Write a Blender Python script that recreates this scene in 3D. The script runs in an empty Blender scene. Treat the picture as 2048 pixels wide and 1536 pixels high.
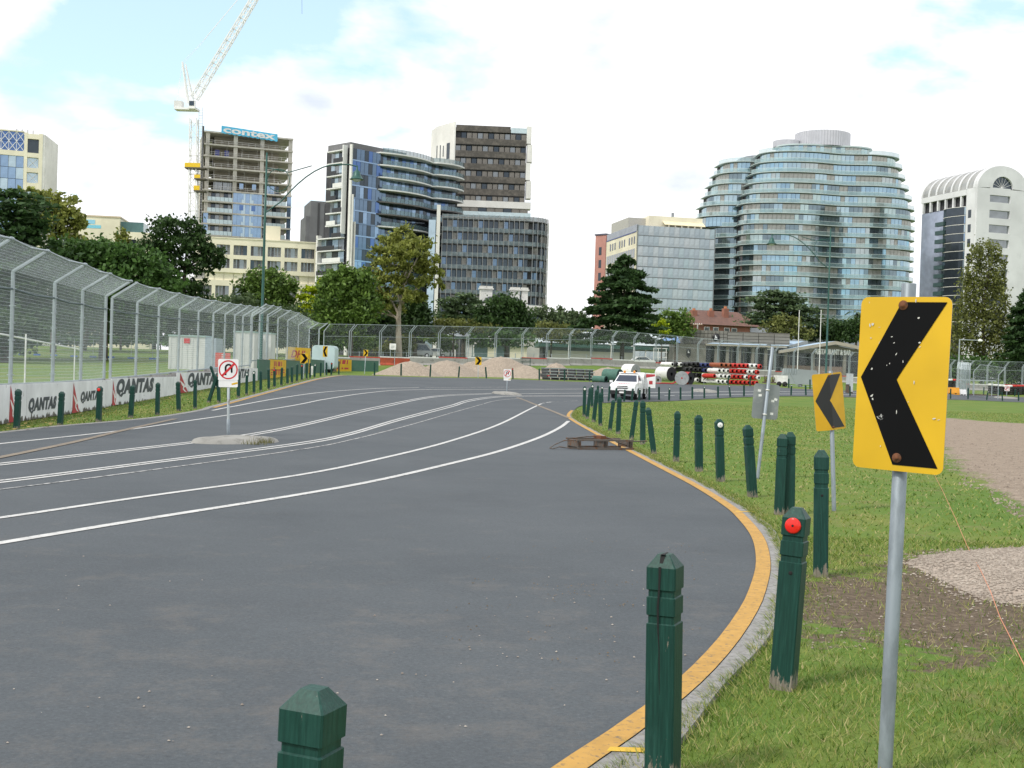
import bpy, bmesh, math, random
import numpy as np
from mathutils import Vector, Matrix
from mathutils.geometry import delaunay_2d_cdt
R = math.radians
random.seed(11)
rng = np.random.default_rng(11)
sc = bpy.context.scene
col = sc.collection

# ------------------------------------------------------------------ camera, sky, sun, exposure
F, CX, CY = 2400.0, 1024.0, 768.0            # focal length and centre in photograph pixels
ROLL, PITCH, EYE = R(1.8), math.atan(23 / 2400), 1.68
cam_d = bpy.data.cameras.new('camera')
cam_d.sensor_width = 36.0
cam_d.lens = F / 2048 * 36.0
cam_d.clip_start, cam_d.clip_end = 0.1, 6000
cam = bpy.data.objects.new('camera', cam_d)
col.objects.link(cam)
_up = Vector((0, math.sin(PITCH), math.cos(PITCH)))
_fw = Vector((0, math.cos(PITCH), -math.sin(PITCH)))
_rt = Vector((1, 0, 0))
_cx = _rt * math.cos(ROLL) + _up * math.sin(ROLL)
_cy = -_rt * math.sin(ROLL) + _up * math.cos(ROLL)
m4 = Matrix((_cx, _cy, -_fw)).transposed().to_4x4()
m4.translation = Vector((0, 0, EYE))
cam.matrix_world = m4
sc.camera = cam

SUN_EL, SUN_AZ = R(50), R(-128)               # azimuth from +y towards +x: behind and to the left
w = bpy.data.worlds.new('World'); sc.world = w; w.use_nodes = True
nt = w.node_tree; N = nt.nodes; L = nt.links
bg = N['Background']
sky = N.new('ShaderNodeTexSky'); sky.sky_type = 'NISHITA'; sky.sun_disc = False
sky.sun_elevation = SUN_EL; sky.sun_rotation = SUN_AZ
sky.air_density = 1.0; sky.dust_density = 0.6; sky.ozone_density = 1.5
tc = N.new('ShaderNodeTexCoord')
def vmath(op, a=None, b=None):
    n = N.new('ShaderNodeVectorMath'); n.operation = op
    for i, v in enumerate((a, b)):
        if v is None: continue
        if isinstance(v, (tuple, list)): n.inputs[i].default_value = v
        else: L.new(v, n.inputs[i])
    return n
def fmath(op, a=None, b=None, c=None, clamp=False):
    n = N.new('ShaderNodeMath'); n.operation = op; n.use_clamp = clamp
    for i, v in enumerate((a, b, c)):
        if v is None: continue
        if isinstance(v, (int, float)): n.inputs[i].default_value = v
        else: L.new(v, n.inputs[i])
    return n.outputs[0]
def ramp(src, stops):
    n = N.new('ShaderNodeValToRGB'); e = n.color_ramp.elements
    while len(e) < len(stops): e.new(0.5)
    for el, (p, c) in zip(e, stops): el.position = p; el.color = (*c, 1) if len(c) == 3 else c
    L.new(src, n.inputs[0]); return n.outputs[0]
sv = vmath('MULTIPLY', tc.outputs['Generated'], (1.0, 1.0, 2.1)).outputs[0]
cn = N.new('ShaderNodeTexNoise'); cn.inputs['Scale'].default_value = 4.2; cn.inputs['Detail'].default_value = 9
cn.inputs['Roughness'].default_value = 0.52; cn.inputs['Distortion'].default_value = 0.25
L.new(vmath('ADD', sv, (3.1, 1.7, 0.4)).outputs[0], cn.inputs['Vector'])
cover = cn.outputs['Fac']
def blue_gap(px, py, rad, amt):
    global cover
    dx, dy = px - CX, CY - py
    u = dx * math.cos(ROLL) - dy * math.sin(ROLL); v = dx * math.sin(ROLL) + dy * math.cos(ROLL)
    d = (_rt * u + _up * v + _fw * F).normalized()
    dist = vmath('DISTANCE', tc.outputs['Generated'], tuple(d)).outputs['Value']
    mr = N.new('ShaderNodeMapRange'); mr.interpolation_type = 'SMOOTHSTEP'
    mr.inputs['From Min'].default_value = rad; mr.inputs['From Max'].default_value = 0.0
    mr.inputs['To Max'].default_value = amt; L.new(dist, mr.inputs['Value'])
    cover = fmath('SUBTRACT', cover, mr.outputs[0])
for g in ((360, 50, .15, .26), (150, 150, .09, .10), (1480, -30, .10, .15), (1330, -20, .07, .09), (1590, 135, .06, -.10), (1750, 60, .06, -.05),
          (170, 330, .05, .10), (310, 340, .07, .11), (1130, 560, .06, .05), (600, 430, .06, .05)):
    blue_gap(*g)
cmask = ramp(cover, [(0.35, (0, 0, 0)), (0.44, (1, 1, 1))])
cn2 = N.new('ShaderNodeTexNoise'); cn2.inputs['Scale'].default_value = 9.0; cn2.inputs['Detail'].default_value = 6
L.new(vmath('ADD', sv, (0.3, 7.7, 2.4)).outputs[0], cn2.inputs['Vector'])
ccol = ramp(cn2.outputs['Fac'], [(0.27, (.62, .68, .77)), (0.50, (1.0, 1.0, 1.0))])
cb = vmath('MULTIPLY', ccol, (11.0, 11.0, 11.2)).outputs[0]
mx = N.new('ShaderNodeMix'); mx.data_type = 'RGBA'
L.new(cmask, mx.inputs['Factor'])
skb = vmath('ADD', vmath('MULTIPLY', sky.outputs[0], (1.15, 1.3, 1.25)).outputs[0], (3.6, 4.2, 4.2)).outputs[0]
L.new(skb, mx.inputs['A']); L.new(cb, mx.inputs['B'])
L.new(mx.outputs['Result'], bg.inputs['Color'])
bg.inputs['Strength'].default_value = 0.10

sun_d = bpy.data.lights.new('sun', 'SUN'); sun_d.energy = 2.3; sun_d.angle = R(6.0); sun_d.color = (1.0, .95, .87)
sun = bpy.data.objects.new('sun', sun_d); col.objects.link(sun)
sdir = Vector((math.sin(SUN_AZ) * math.cos(SUN_EL), math.cos(SUN_AZ) * math.cos(SUN_EL), math.sin(SUN_EL)))
sun.rotation_euler = sdir.to_track_quat('Z', 'Y').to_euler()
sky.sun_rotation = SUN_AZ
sc.view_settings.view_transform = 'Standard'; sc.view_settings.look = 'None'
sc.view_settings.exposure = 0.22; sc.view_settings.gamma = 1.0
sc.view_settings.use_curve_mapping = False
sc.render.engine = 'CYCLES'
sc.cycles.max_bounces = 6; sc.cycles.transparent_max_bounces = 12

# ------------------------------------------------------------------ photograph pixel -> place
def raydir(px, py):
    dx, dy = px - CX, CY - py
    u = dx * math.cos(ROLL) - dy * math.sin(ROLL); v = dx * math.sin(ROLL) + dy * math.cos(ROLL)
    return _rt * u + _up * v + _fw * F
def W(px, py, d):                              # the point d metres ahead of the camera on that pixel's ray
    r = raydir(px, py)
    return Vector((0, 0, EYE)) + r * (d / r.y)
def sm(t):
    t = np.clip(t, 0, 1); return t * t * (3 - 2 * t)
def Hn(x, y):                                  # height of the terrain: the far side of the bend is banked, the park behind it higher
    x = np.asarray(x, float); y = np.asarray(y, float)
    y0 = np.clip(np.where(x < 10, 62 + 2 * x, 82 + 1.2 * (x - 10)), 35, 150)
    ye = np.maximum(102, y0 + 20)
    return 1.1 * sm((y - y0) / (ye - y0)) + 2.2 * sm((y - ye - 6) / 57)
def H(x, y): return float(Hn(x, y))
def P(px, py):                                 # where that pixel's ray meets the terrain
    r = raydir(px, py); r = r / r.y
    t, step = 1.5, 0.4
    while t < 260:
        if EYE + r.z * t <= H(r.x * t, t):
            a, b = t - step, t
            for _ in range(30):
                m = (a + b) / 2
                if EYE + r.z * m <= H(r.x * m, m): b = m
                else: a = m
            return Vector((r.x * b, b, H(r.x * b, b)))
        step = max(0.2, t * 0.01); t += step
    return Vector((r.x * 170, 170, H(r.x * 170, 170)))

# ------------------------------------------------------------------ materials
MATS = {}
def mat(name, c, rough=.6, metal=0.0, var=.12, scale=4.0, bump=0.0, bscale=30.0, spec=.5, trans=0.0):
    if name in MATS: return MATS[name]
    m = bpy.data.materials.new(name); m.use_nodes = True
    t = m.node_tree; n = t.nodes; b = n['Principled BSDF']
    b.inputs['Roughness'].default_value = rough; b.inputs['Metallic'].default_value = metal
    b.inputs['Specular IOR Level'].default_value = spec
    co = n.new('ShaderNodeTexCoord')
    if var > 0:
        nz = n.new('ShaderNodeTexNoise'); nz.inputs['Scale'].default_value = scale; nz.inputs['Detail'].default_value = 5
        t.links.new(co.outputs['Object'], nz.inputs['Vector'])
        r = n.new('ShaderNodeValToRGB'); e = r.color_ramp.elements
        e[0].position, e[1].position = .3, .7
        e[0].color = (*[max(0, k * (1 - var)) for k in c], 1); e[1].color = (*[min(1, k * (1 + var)) for k in c], 1)
        t.links.new(nz.outputs['Fac'], r.inputs[0]); t.links.new(r.outputs[0], b.inputs['Base Color'])
    else: b.inputs['Base Color'].default_value = (*c, 1)
    if bump > 0:
        nb = n.new('ShaderNodeTexNoise'); nb.inputs['Scale'].default_value = bscale; nb.inputs['Detail'].default_value = 4
        t.links.new(co.outputs['Object'], nb.inputs['Vector'])
        bp = n.new('ShaderNodeBump'); bp.inputs['Strength'].default_value = bump; bp.inputs['Distance'].default_value = .02
        t.links.new(nb.outputs['Fac'], bp.inputs['Height']); t.links.new(bp.outputs[0], b.inputs['Normal'])
    if trans > 0:
        tr = n.new('ShaderNodeBsdfTransparent'); mxs = n.new('ShaderNodeMixShader'); mxs.inputs[0].default_value = trans
        t.links.new(b.outputs[0], mxs.inputs[1]); t.links.new(tr.outputs[0], mxs.inputs[2])
        t.links.new(mxs.outputs[0], n['Material Output'].inputs['Surface'])
    MATS[name] = m; return m
def worn(name, c, c2, lo, hi, scale, rough=.55, metal=0.0, zc=None, vec='Object', stretch=(1, 1, 1), rough2=None):
    """colour c with patches of c2 where noise lies between lo and hi; zc=(z0,z1): more of c2 below that height of the piece"""
    if name in MATS: return MATS[name]
    m = bpy.data.materials.new(name); m.use_nodes = True
    t = m.node_tree; n = t.nodes; b = n['Principled BSDF']; l = t.links
    b.inputs['Roughness'].default_value = rough; b.inputs['Metallic'].default_value = metal
    co = n.new('ShaderNodeTexCoord'); mp = n.new('ShaderNodeMapping'); mp.inputs['Scale'].default_value = stretch
    l.new(co.outputs[vec], mp.inputs['Vector'])
    oi = n.new('ShaderNodeObjectInfo'); ad = n.new('ShaderNodeVectorMath'); ad.operation = 'MULTIPLY_ADD'
    cb_ = n.new('ShaderNodeCombineXYZ')
    for i in range(3): l.new(oi.outputs['Random'], cb_.inputs[i])
    l.new(cb_.outputs[0], ad.inputs[0]); ad.inputs[1].default_value = (37, 19, 53); l.new(mp.outputs[0], ad.inputs[2])
    nz = n.new('ShaderNodeTexNoise'); nz.inputs['Scale'].default_value = scale; nz.inputs['Detail'].default_value = 8
    nz.inputs['Roughness'].default_value = .65
    l.new(ad.outputs[0], nz.inputs['Vector'])
    f = nz.outputs['Fac']
    if zc:
        sp = n.new('ShaderNodeSeparateXYZ'); l.new(co.outputs['Object'], sp.inputs[0])
        mr = n.new('ShaderNodeMapRange'); mr.inputs['From Min'].default_value = zc[1]; mr.inputs['From Max'].default_value = zc[0]
        mr.inputs['To Max'].default_value = .32; l.new(sp.outputs['Z'], mr.inputs['Value'])
        a2 = n.new('ShaderNodeMath'); l.new(f, a2.inputs[0]); l.new(mr.outputs[0], a2.inputs[1]); f = a2.outputs[0]
    r = n.new('ShaderNodeValToRGB'); e = r.color_ramp.elements
    e[0].position, e[1].position = lo, hi; e[0].color = (0, 0, 0, 1); e[1].color = (1, 1, 1, 1)
    l.new(f, r.inputs[0])
    nz2 = n.new('ShaderNodeTexNoise'); nz2.inputs['Scale'].default_value = scale * .35; nz2.inputs['Detail'].default_value = 3
    l.new(ad.outputs[0], nz2.inputs['Vector'])
    hv = n.new('ShaderNodeMapRange'); hv.inputs['To Min'].default_value = .7; hv.inputs['To Max'].default_value = 1.3
    l.new(nz2.outputs['Fac'], hv.inputs['Value'])
    mc = n.new('ShaderNodeVectorMath'); mc.operation = 'SCALE'; mc.inputs[0].default_value = c; l.new(hv.outputs[0], mc.inputs['Scale'])
    mi = n.new('ShaderNodeMix'); mi.data_type = 'RGBA'; l.new(r.outputs[0], mi.inputs['Factor'])
    l.new(mc.outputs[0], mi.inputs['A']); mi.inputs['B'].default_value = (*c2, 1)
    l.new(mi.outputs['Result'], b.inputs['Base Color'])
    bp = n.new('ShaderNodeBump'); bp.inputs['Strength'].default_value = .25; bp.inputs['Distance'].default_value = .004; bp.invert = True
    l.new(r.outputs[0], bp.inputs['Height']); l.new(bp.outputs[0], b.inputs['Normal'])
    MATS[name] = m; return m
def leafmat(name, c, c2, transl=.3):
    if name in MATS: return MATS[name]
    m = bpy.data.materials.new(name); m.use_nodes = True
    t = m.node_tree; n = t.nodes; l = t.links; b = n['Principled BSDF']; b.inputs['Roughness'].default_value = .55
    b.inputs['Specular IOR Level'].default_value = .25
    g = n.new('ShaderNodeNewGeometry'); co = n.new('ShaderNodeTexCoord')
    nz = n.new('ShaderNodeTexNoise'); nz.inputs['Scale'].default_value = .7; nz.inputs['Detail'].default_value = 3
    l.new(co.outputs['Object'], nz.inputs['Vector'])
    ad = n.new('ShaderNodeMath'); ad.operation = 'MULTIPLY_ADD'; ad.inputs[1].default_value = .55
    sb = n.new('ShaderNodeMath'); sb.operation = 'MULTIPLY_ADD'; sb.inputs[1].default_value = 1.3; sb.inputs[2].default_value = -.42
    l.new(nz.outputs['Fac'], sb.inputs[0])
    l.new(g.outputs['Random Per Island'], ad.inputs[0]); l.new(sb.outputs[0], ad.inputs[2])
    mi = n.new('ShaderNodeMix'); mi.data_type = 'RGBA'; mi.inputs['A'].default_value = (*c, 1); mi.inputs['B'].default_value = (*c2, 1)
    l.new(ad.outputs[0], mi.inputs['Factor']); l.new(mi.outputs['Result'], b.inputs['Base Color'])
    tr = n.new('ShaderNodeBsdfTranslucent'); l.new(mi.outputs['Result'], tr.inputs['Color'])
    ms = n.new('ShaderNodeMixShader'); ms.inputs[0].default_value = transl
    l.new(b.outputs[0], ms.inputs[1]); l.new(tr.outputs[0], ms.inputs[2]); l.new(ms.outputs[0], n['Material Output'].inputs['Surface'])
    MATS[name] = m; return m

# ------------------------------------------------------------------ mesh helpers
class MB:
    def __init__(s): s.v = []; s.f = []; s.m = []; s.sm = []
    def add(s, vs, fs, mi=0, smooth=False):
        o = len(s.v); s.v += [tuple(v) for v in vs]
        for f in fs: s.f.append(tuple(i + o for i in f)); s.m.append(mi); s.sm.append(smooth)
        return s
    def box(s, x0, x1, y0, y1, z0, z1, mi=0):
        return s.add([(x0, y0, z0), (x1, y0, z0), (x1, y1, z0), (x0, y1, z0), (x0, y0, z1), (x1, y0, z1), (x1, y1, z1), (x0, y1, z1)],
                     [(0, 3, 2, 1), (4, 5, 6, 7), (0, 1, 5, 4), (1, 2, 6, 5), (2, 3, 7, 6), (3, 0, 4, 7)], mi)
    def bar(s, p, q, r, n=4, mi=0, r2=None, cap=True):
        p, q = Vector(p), Vector(q); d = q - p
        if d.length < 1e-6: return s
        z = d.normalized(); a = z.cross(Vector((0, 0, 1)) if abs(z.z) < .95 else Vector((1, 0, 0))).normalized(); b = z.cross(a)
        r2 = r if r2 is None else r2; vs = []
        for c, rr in ((p, r), (q, r2)):
            for k in range(n):
                t = 2 * math.pi * (k + .5) / n; vs.append(c + (a * math.cos(t) + b * math.sin(t)) * rr)
        fs = [(k, (k + 1) % n, n + (k + 1) % n, n + k) for k in range(n)]
        s.add(vs, fs, mi, n > 5)
        if cap: s.add(vs, [tuple(range(n))[::-1], tuple(range(n, 2 * n))], mi)
        return s
    def path(s, pts, r, n=6, mi=0):
        rr = r if isinstance(r, (list, tuple)) else [r] * len(pts)
        for i in range(len(pts) - 1): s.bar(pts[i], pts[i + 1], rr[i], n, mi, rr[i + 1])
        return s
    def prism(s, poly, z0, z1, mi=0, axis='z', mi_side=None):
        n = len(poly); ms = mi if mi_side is None else mi_side
        if axis == 'z': vs = [(x, y, z0) for x, y in poly] + [(x, y, z1) for x, y in poly]
        elif axis == 'y': vs = [(x, z0, y) for x, y in poly] + [(x, z1, y) for x, y in poly]
        else: vs = [(z0, x, y) for x, y in poly] + [(z1, x, y) for x, y in poly]
        s.add(vs, [tuple(range(n))[::-1], tuple(range(n, 2 * n))], mi)
        o = len(s.v) - 2 * n
        for k in range(n):
            s.f.append((o + k, o + (k + 1) % n, o + n + (k + 1) % n, o + n + k)); s.m.append(ms); s.sm.append(False)
        return s
    def lathe(s, prof, n=16, mi=0, axis='z', smooth=True):
        vs = []
        for r, z in prof:
            for k in range(n):
                t = 2 * math.pi * k / n
                x, y = r * math.cos(t), r * math.sin(t)
                vs.append((x, y, z) if axis == 'z' else ((x, z, y) if axis == 'y' else (z, x, y)))
        fs = []
        for i in range(len(prof) - 1):
            for k in range(n): fs.append((i * n + k, i * n + (k + 1) % n, (i + 1) * n + (k + 1) % n, (i + 1) * n + k))
        return s.add(vs, fs, mi, smooth)
    def mesh(s, name, mats):
        me = bpy.data.meshes.new(name); me.from_pydata(s.v, [], s.f)
        for m in (mats if isinstance(mats, (list, tuple)) else [mats]): me.materials.append(m)
        me.polygons.foreach_set('material_index', s.m); me.polygons.foreach_set('use_smooth', s.sm)
        me.update(); return me
    def build(s, name, mats, parent=None, loc=None, rot=None): return link(name, s.mesh(name, mats), parent, loc, rot)
def link(name, me, parent=None, loc=None, rot=None):
    o = bpy.data.objects.new(name, me); col.objects.link(o)
    if parent: o.parent = parent
    if loc is not None: o.location = loc
    if rot is not None: o.rotation_euler = rot
    return o
def tag(o, label=None, cat=None, group=None, kind=None):
    if label: o['label'] = label
    if cat: o['category'] = cat
    if group: o['group'] = group
    if kind: o['kind'] = kind
    return o
def thing(name, label, cat, loc=(0, 0, 0), rotz=0.0, group=None):
    o = bpy.data.objects.new(name, None); col.objects.link(o)
    o.location = loc; o.rotation_euler = (0, 0, rotz); o.empty_display_size = .2
    return tag(o, label, cat, group)
def quads(name, V, mats, parent=None, mi=None, k=4):        # V: (n,k,3) array of separate polygons
    n = len(V); me = bpy.data.meshes.new(name)
    me.vertices.add(n * k); me.vertices.foreach_set('co', np.ascontiguousarray(V, dtype=np.float32).ravel())
    me.loops.add(n * k); me.loops.foreach_set('vertex_index', np.arange(n * k, dtype=np.int32))
    me.polygons.add(n); me.polygons.foreach_set('loop_start', np.arange(n, dtype=np.int32) * k)
    me.polygons.foreach_set('loop_total', np.full(n, k, dtype=np.int32))
    for m in (mats if isinstance(mats, (list, tuple)) else [mats]): me.materials.append(m)
    if mi is not None: me.polygons.foreach_set('material_index', np.asarray(mi, dtype=np.int32))
    me.update(calc_edges=True)
    return link(name, me, parent)
def text_mesh(body, size=1.0, shear=0.0, bold=0.0, extrude=0.0, width=None, height=None, space=1.0):
    cu = bpy.data.curves.new('lettering', 'FONT'); cu.body = body; cu.size = size; cu.offset = bold
    cu.extrude = extrude; cu.space_character = space; cu.resolution_u = 3; cu.dimensions = '2D'; cu.fill_mode = 'BOTH'
    o = bpy.data.objects.new('lettering', cu); col.objects.link(o)
    dg = bpy.context.evaluated_depsgraph_get()
    me = bpy.data.meshes.new_from_object(o.evaluated_get(dg))
    bpy.data.objects.remove(o); bpy.data.curves.remove(cu)
    n = len(me.vertices); co = np.empty(n * 3, np.float32); me.vertices.foreach_get('co', co); co = co.reshape(-1, 3); co[:, 0] += shear * co[:, 1]
    mn, mx_ = co.min(0), co.max(0); ext = np.maximum(mx_ - mn, 1e-6)
    sx = width / ext[0] if width else 1.0; sy = height / ext[1] if height else sx
    if not width: sx = sy if height else 1.0
    co[:, 0] = (co[:, 0] - mn[0]) * sx; co[:, 1] = (co[:, 1] - mn[1]) * sy
    out = np.stack([co[:, 0], -co[:, 2], co[:, 1]], 1)        # stands upright, reads towards -y
    me.vertices.foreach_set('co', np.ascontiguousarray(out, dtype=np.float32).ravel()); me.update()
    return me
def put_text(body, parent, m, x, y, z, width, height, shear=0.0, bold=0.0, extrude=.004, name='lettering', space=1.0):
    me = text_mesh(body, 1.0, shear, bold, extrude, width, height, space); me.materials.clear(); me.materials.append(m)
    return link(name, me, parent, (x, y, z))
def smooth_pts(pts, step=.6):                  # Catmull-Rom through plan points
    p = [Vector((q[0], q[1], 0)) for q in pts]; p = [p[0] * 2 - p[1]] + p + [p[-1] * 2 - p[-2]]
    out = []
    for i in range(1, len(p) - 2):
        a, b, c, d = p[i - 1:i + 3]; n = max(2, int((c - b).length / step))
        for k in range(n):
            t = k / n
            out.append(.5 * ((2 * b) + (c - a) * t + (2 * a - 5 * b + 4 * c - d) * t * t + (3 * b - a - 3 * c + d) * t ** 3))
    out.append(p[-2]); return [Vector((q.x, q.y)) for q in out]
def offset_pts(pts, d):                        # to the right of travel
    out = []
    for i, p in enumerate(pts):
        t = (pts[min(i + 1, len(pts) - 1)] - pts[max(i - 1, 0)]); t = t.normalized() if t.length > 1e-9 else Vector((1, 0))
        dd = d[i] if isinstance(d, (list, tuple)) else d
        out.append(p + Vector((t.y, -t.x)) * dd)
    return out
def ribbon(name, a, b, z, m, label=None, cat=None, kind='structure', thick=0.0, parent=None):
    n = len(a); mb = MB()
    vs = [(p.x, p.y, H(p.x, p.y) + z) for p in a] + [(p.x, p.y, H(p.x, p.y) + z) for p in b]
    mb.add(vs, [(i, i + 1, n + i + 1, n + i) for i in range(n - 1)])
    if thick:
        vs2 = [(x, y, q - thick) for x, y, q in vs]
        for o1 in (0, n):
            mb.add(vs[o1:o1 + n] + vs2[o1:o1 + n], [(i, i + 1, n + i + 1, n + i) for i in range(n - 1)])
    o = mb.build(name, m, parent)
    if not parent: tag(o, label, cat, kind=kind)
    return o
# ------------------------------------------------------------------ ground
def poly_sd(poly, X, Y):                       # signed distance (inside positive) to a plan polygon
    p = np.array([(q[0], q[1]) for q in poly]); best = np.full(X.shape, 1e9); ins = np.zeros(X.shape, bool)
    for i in range(len(p)):
        a, b = p[i], p[(i + 1) % len(p)]; e = b - a
        t = np.clip(((X - a[0]) * e[0] + (Y - a[1]) * e[1]) / (e @ e + 1e-12), 0, 1)
        best = np.minimum(best, np.hypot(X - a[0] - t * e[0], Y - a[1] - t * e[1]))
        c = (a[1] > Y) != (b[1] > Y)
        with np.errstate(divide='ignore', invalid='ignore'):
            ins ^= c & (X < (b[0] - a[0]) * (Y - a[1]) / (b[1] - a[1]) + a[0])
    return np.where(ins, best, -best)
DIRT = [P(*q) for q in ((1545, 1175), (1600, 1140), (1700, 1150), (1760, 1110), (1850, 1100), (1960, 1150), (2080, 1200), (2160, 1250), (2160, 1330),
                        (1990, 1300), (1880, 1345), (1760, 1280), (1650, 1300), (1560, 1285))]
DIRT2 = [P(*q) for q in ((1780, 1290), (1900, 1300), (2000, 1310), (2040, 1330), (1960, 1345), (1850, 1325))]
SAND = [P(*q) for q in ((1840, 834), (1900, 834), (1965, 842), (2060, 848), (2200, 850), (2250, 1000), (2060, 990), (2000, 975), (1950, 962), (1900, 935), (1860, 890))]
SAND2 = [P(*q) for q in ((1935, 968), (2000, 955), (2100, 945), (2200, 950), (2200, 1080), (2060, 1035), (2010, 1000), (2000, 985))]
def grid_axis(parts): return np.unique(np.concatenate([np.arange(a, b, s) for a, b, s in parts]))
xs = grid_axis([(-1200, -160, 80), (-160, -64, 8), (-64, -4, 2), (-4, 14, .3), (14, 90, 2), (90, 200, 8), (200, 1200, 80)])
ys = grid_axis([(-40, 2, 6), (2, 26, .3), (26, 60, 1), (60, 190, 2), (190, 400, 15), (400, 2400, 200)])
X, Y = np.meshgrid(xs, ys); Z = Hn(X, Y)
nx, ny = len(xs), len(ys)
me = bpy.data.meshes.new('ground')
idx = np.arange(nx * ny).reshape(ny, nx)
fq = np.stack([idx[:-1, :-1], idx[:-1, 1:], idx[1:, 1:], idx[1:, :-1]], -1).reshape(-1, 4)
me.from_pydata(np.stack([X, Y, Z], -1).reshape(-1, 3).tolist(), [], fq.tolist())
dirt = np.maximum(poly_sd(DIRT, X, Y) / .5, poly_sd(DIRT2, X, Y) / .4)
sand = np.maximum(poly_sd(SAND, X, Y) / .9, poly_sd(SAND2, X, Y) / .5)
for nm, arr in (('dirt', dirt), ('sand', sand)):
    at = me.attributes.new(nm, 'FLOAT', 'POINT'); at.data.foreach_set('value', np.clip(arr, -3, 3).astype(np.float32).ravel())
me.polygons.foreach_set('use_smooth', [True] * len(me.polygons))
gm = bpy.data.materials.new('grass_ground'); gm.use_nodes = True
def ground_material(m):
    t = m.node_tree; n = t.nodes; l = t.links; b = n['Principled BSDF']; b.inputs['Roughness'].default_value = .95
    b.inputs['Specular IOR Level'].default_value = .15
    g = n.new('ShaderNodeNewGeometry')
    def noise(s, d=6, r=.6, st=None):
        q = n.new('ShaderNodeTexNoise'); q.inputs['Scale'].default_value = s; q.inputs['Detail'].default_value = d; q.inputs['Roughness'].default_value = r
        if st:
            mp = n.new('ShaderNodeMapping'); mp.inputs['Scale'].default_value = st; l.new(g.outputs['Position'], mp.inputs['Vector']); l.new(mp.outputs[0], q.inputs['Vector'])
        else: l.new(g.outputs['Position'], q.inputs['Vector'])
        return q.outputs['Fac']
    def rp(f, st):
        q = n.new('ShaderNodeValToRGB'); e = q.color_ramp.elements
        while len(e) < len(st): e.new(.5)
        for el, (p, c) in zip(e, st): el.position = p; el.color = (*c, 1)
        l.new(f, q.inputs[0]); return q.outputs[0]
    def mix(f, a, c):
        q = n.new('ShaderNodeMix'); q.data_type = 'RGBA'; l.new(f, q.inputs['Factor']); l.new(a, q.inputs['A']); l.new(c, q.inputs['B']); return q.outputs['Result']
    fine = rp(noise(26, 8, .8), [(.32, (.035, .075, .012)), (.5, (.085, .155, .026)), (.70, (.17, .235, .055))])
    big = rp(noise(.35, 7, .7, (1, .6, 1)), [(.36, (.09, .165, .028)), (.5, (.125, .19, .036)), (.66, (.23, .225, .065))])
    q = n.new('ShaderNodeMix'); q.data_type = 'RGBA'; q.inputs['Factor'].default_value = .55
    l.new(fine, q.inputs['A']); l.new(big, q.inputs['B']); c = q.outputs['Result']
    straw = rp(noise(1.1, 8, .75), [(.52, (0, 0, 0)), (.70, (.75, .75, .75))])
    st = rp(noise(60, 3), [(.3, (.15, .12, .05)), (.7, (.27, .23, .12))])
    c = mix(straw, c, st)
    def attr_mask(nm, sc_, amp):
        a = n.new('ShaderNodeAttribute'); a.attribute_name = nm
        k = n.new('ShaderNodeMath'); k.operation = 'MULTIPLY_ADD'; l.new(noise(sc_, 7, .7), k.inputs[0]); k.inputs[1].default_value = amp
        l.new(a.outputs['Fac'], k.inputs[2]); k2 = n.new('ShaderNodeMath'); k2.operation = 'SUBTRACT'; l.new(k.outputs[0], k2.inputs[0]); k2.inputs[1].default_value = amp * .5
        return rp(k2.outputs[0], [(.0, (0, 0, 0)), (.45, (1, 1, 1))])
    dcol = rp(noise(14, 10, .85), [(.32, (.045, .033, .024)), (.5, (.115, .088, .062)), (.68, (.26, .21, .145))])
    c = mix(attr_mask('dirt', 3.0, 5.0), c, dcol)
    scol = rp(noise(3.0, 12, .9), [(.32, (.14, .105, .075)), (.48, (.25, .20, .155)), (.6, (.33, .27, .21)), (.75, (.46, .39, .32))])
    c = mix(attr_mask('sand', .9, 2.6), c, scol)
    l.new(c, b.inputs['Base Color'])
    bp = n.new('ShaderNodeBump'); bp.inputs['Strength'].default_value = .5; bp.inputs['Distance'].default_value = .04
    l.new(noise(45, 5), bp.inputs['Height']); l.new(bp.outputs[0], b.inputs['Normal'])
ground_material(gm)
me.materials.append(gm)
tag(link('ground', me), 'green park grass with bare brown and sandy patches', 'grass', kind='structure')

# ------------------------------------------------------------------ road
def pl(pts): return [P(*q) for q in pts]
RIGHT = [(-8.6, -8), (-2.8, .6), (-.75, 2.9)] + [(p.x, p.y) for p in pl([(1200, 1536), (1292, 1470), (1371, 1408), (1431, 1350), (1481, 1289), (1516, 1232), (1533, 1189),
        (1542, 1134), (1529, 1082), (1496, 1041), (1466, 1016), (1405, 978), (1333, 940), (1252, 898), (1192, 867), (1150, 843), (1140, 833), (1148, 822), (1165, 812),
        (1217, 806), (1318, 803.5), (1408, 799), (1488, 795), (1582, 793), (1700, 795), (1900, 799.5), (2005, 803.5), (2130, 807)])]
FAR = [(p.x, p.y) for p in pl([(2130, 797), (1999, 792), (1800, 784), (1620, 779), (1500, 772.5), (1330, 768), (1150, 764), (1000, 758.5), (860, 755.5),
       (749, 752.5), (690, 751.5), (645, 757), (600, 768), (513, 792), (433, 814), (408, 822), (308, 838), (102, 857), (0, 869)])]
d0 = Vector(FAR[-1]) - Vector(FAR[-3]); d0.normalize()
FAR += [tuple(Vector(FAR[-1]) + d0 * 14), tuple(Vector(FAR[-1]) + d0 * 40)]
RS, FS = smooth_pts(RIGHT, .35), smooth_pts(FAR, .8)
ring = RS + FS
ringp = [(p.x, p.y) for p in ring] + [(-60, -12)]
bx, by = np.meshgrid(np.arange(-60, 100, 1.6), np.arange(-10, 190, 1.6))
inside = poly_sd(ringp, bx, by) > .5
pts2 = [Vector(p) for p in ringp] + [Vector(p) for p in zip(bx[inside], by[inside])]
nb = len(ringp)
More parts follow.
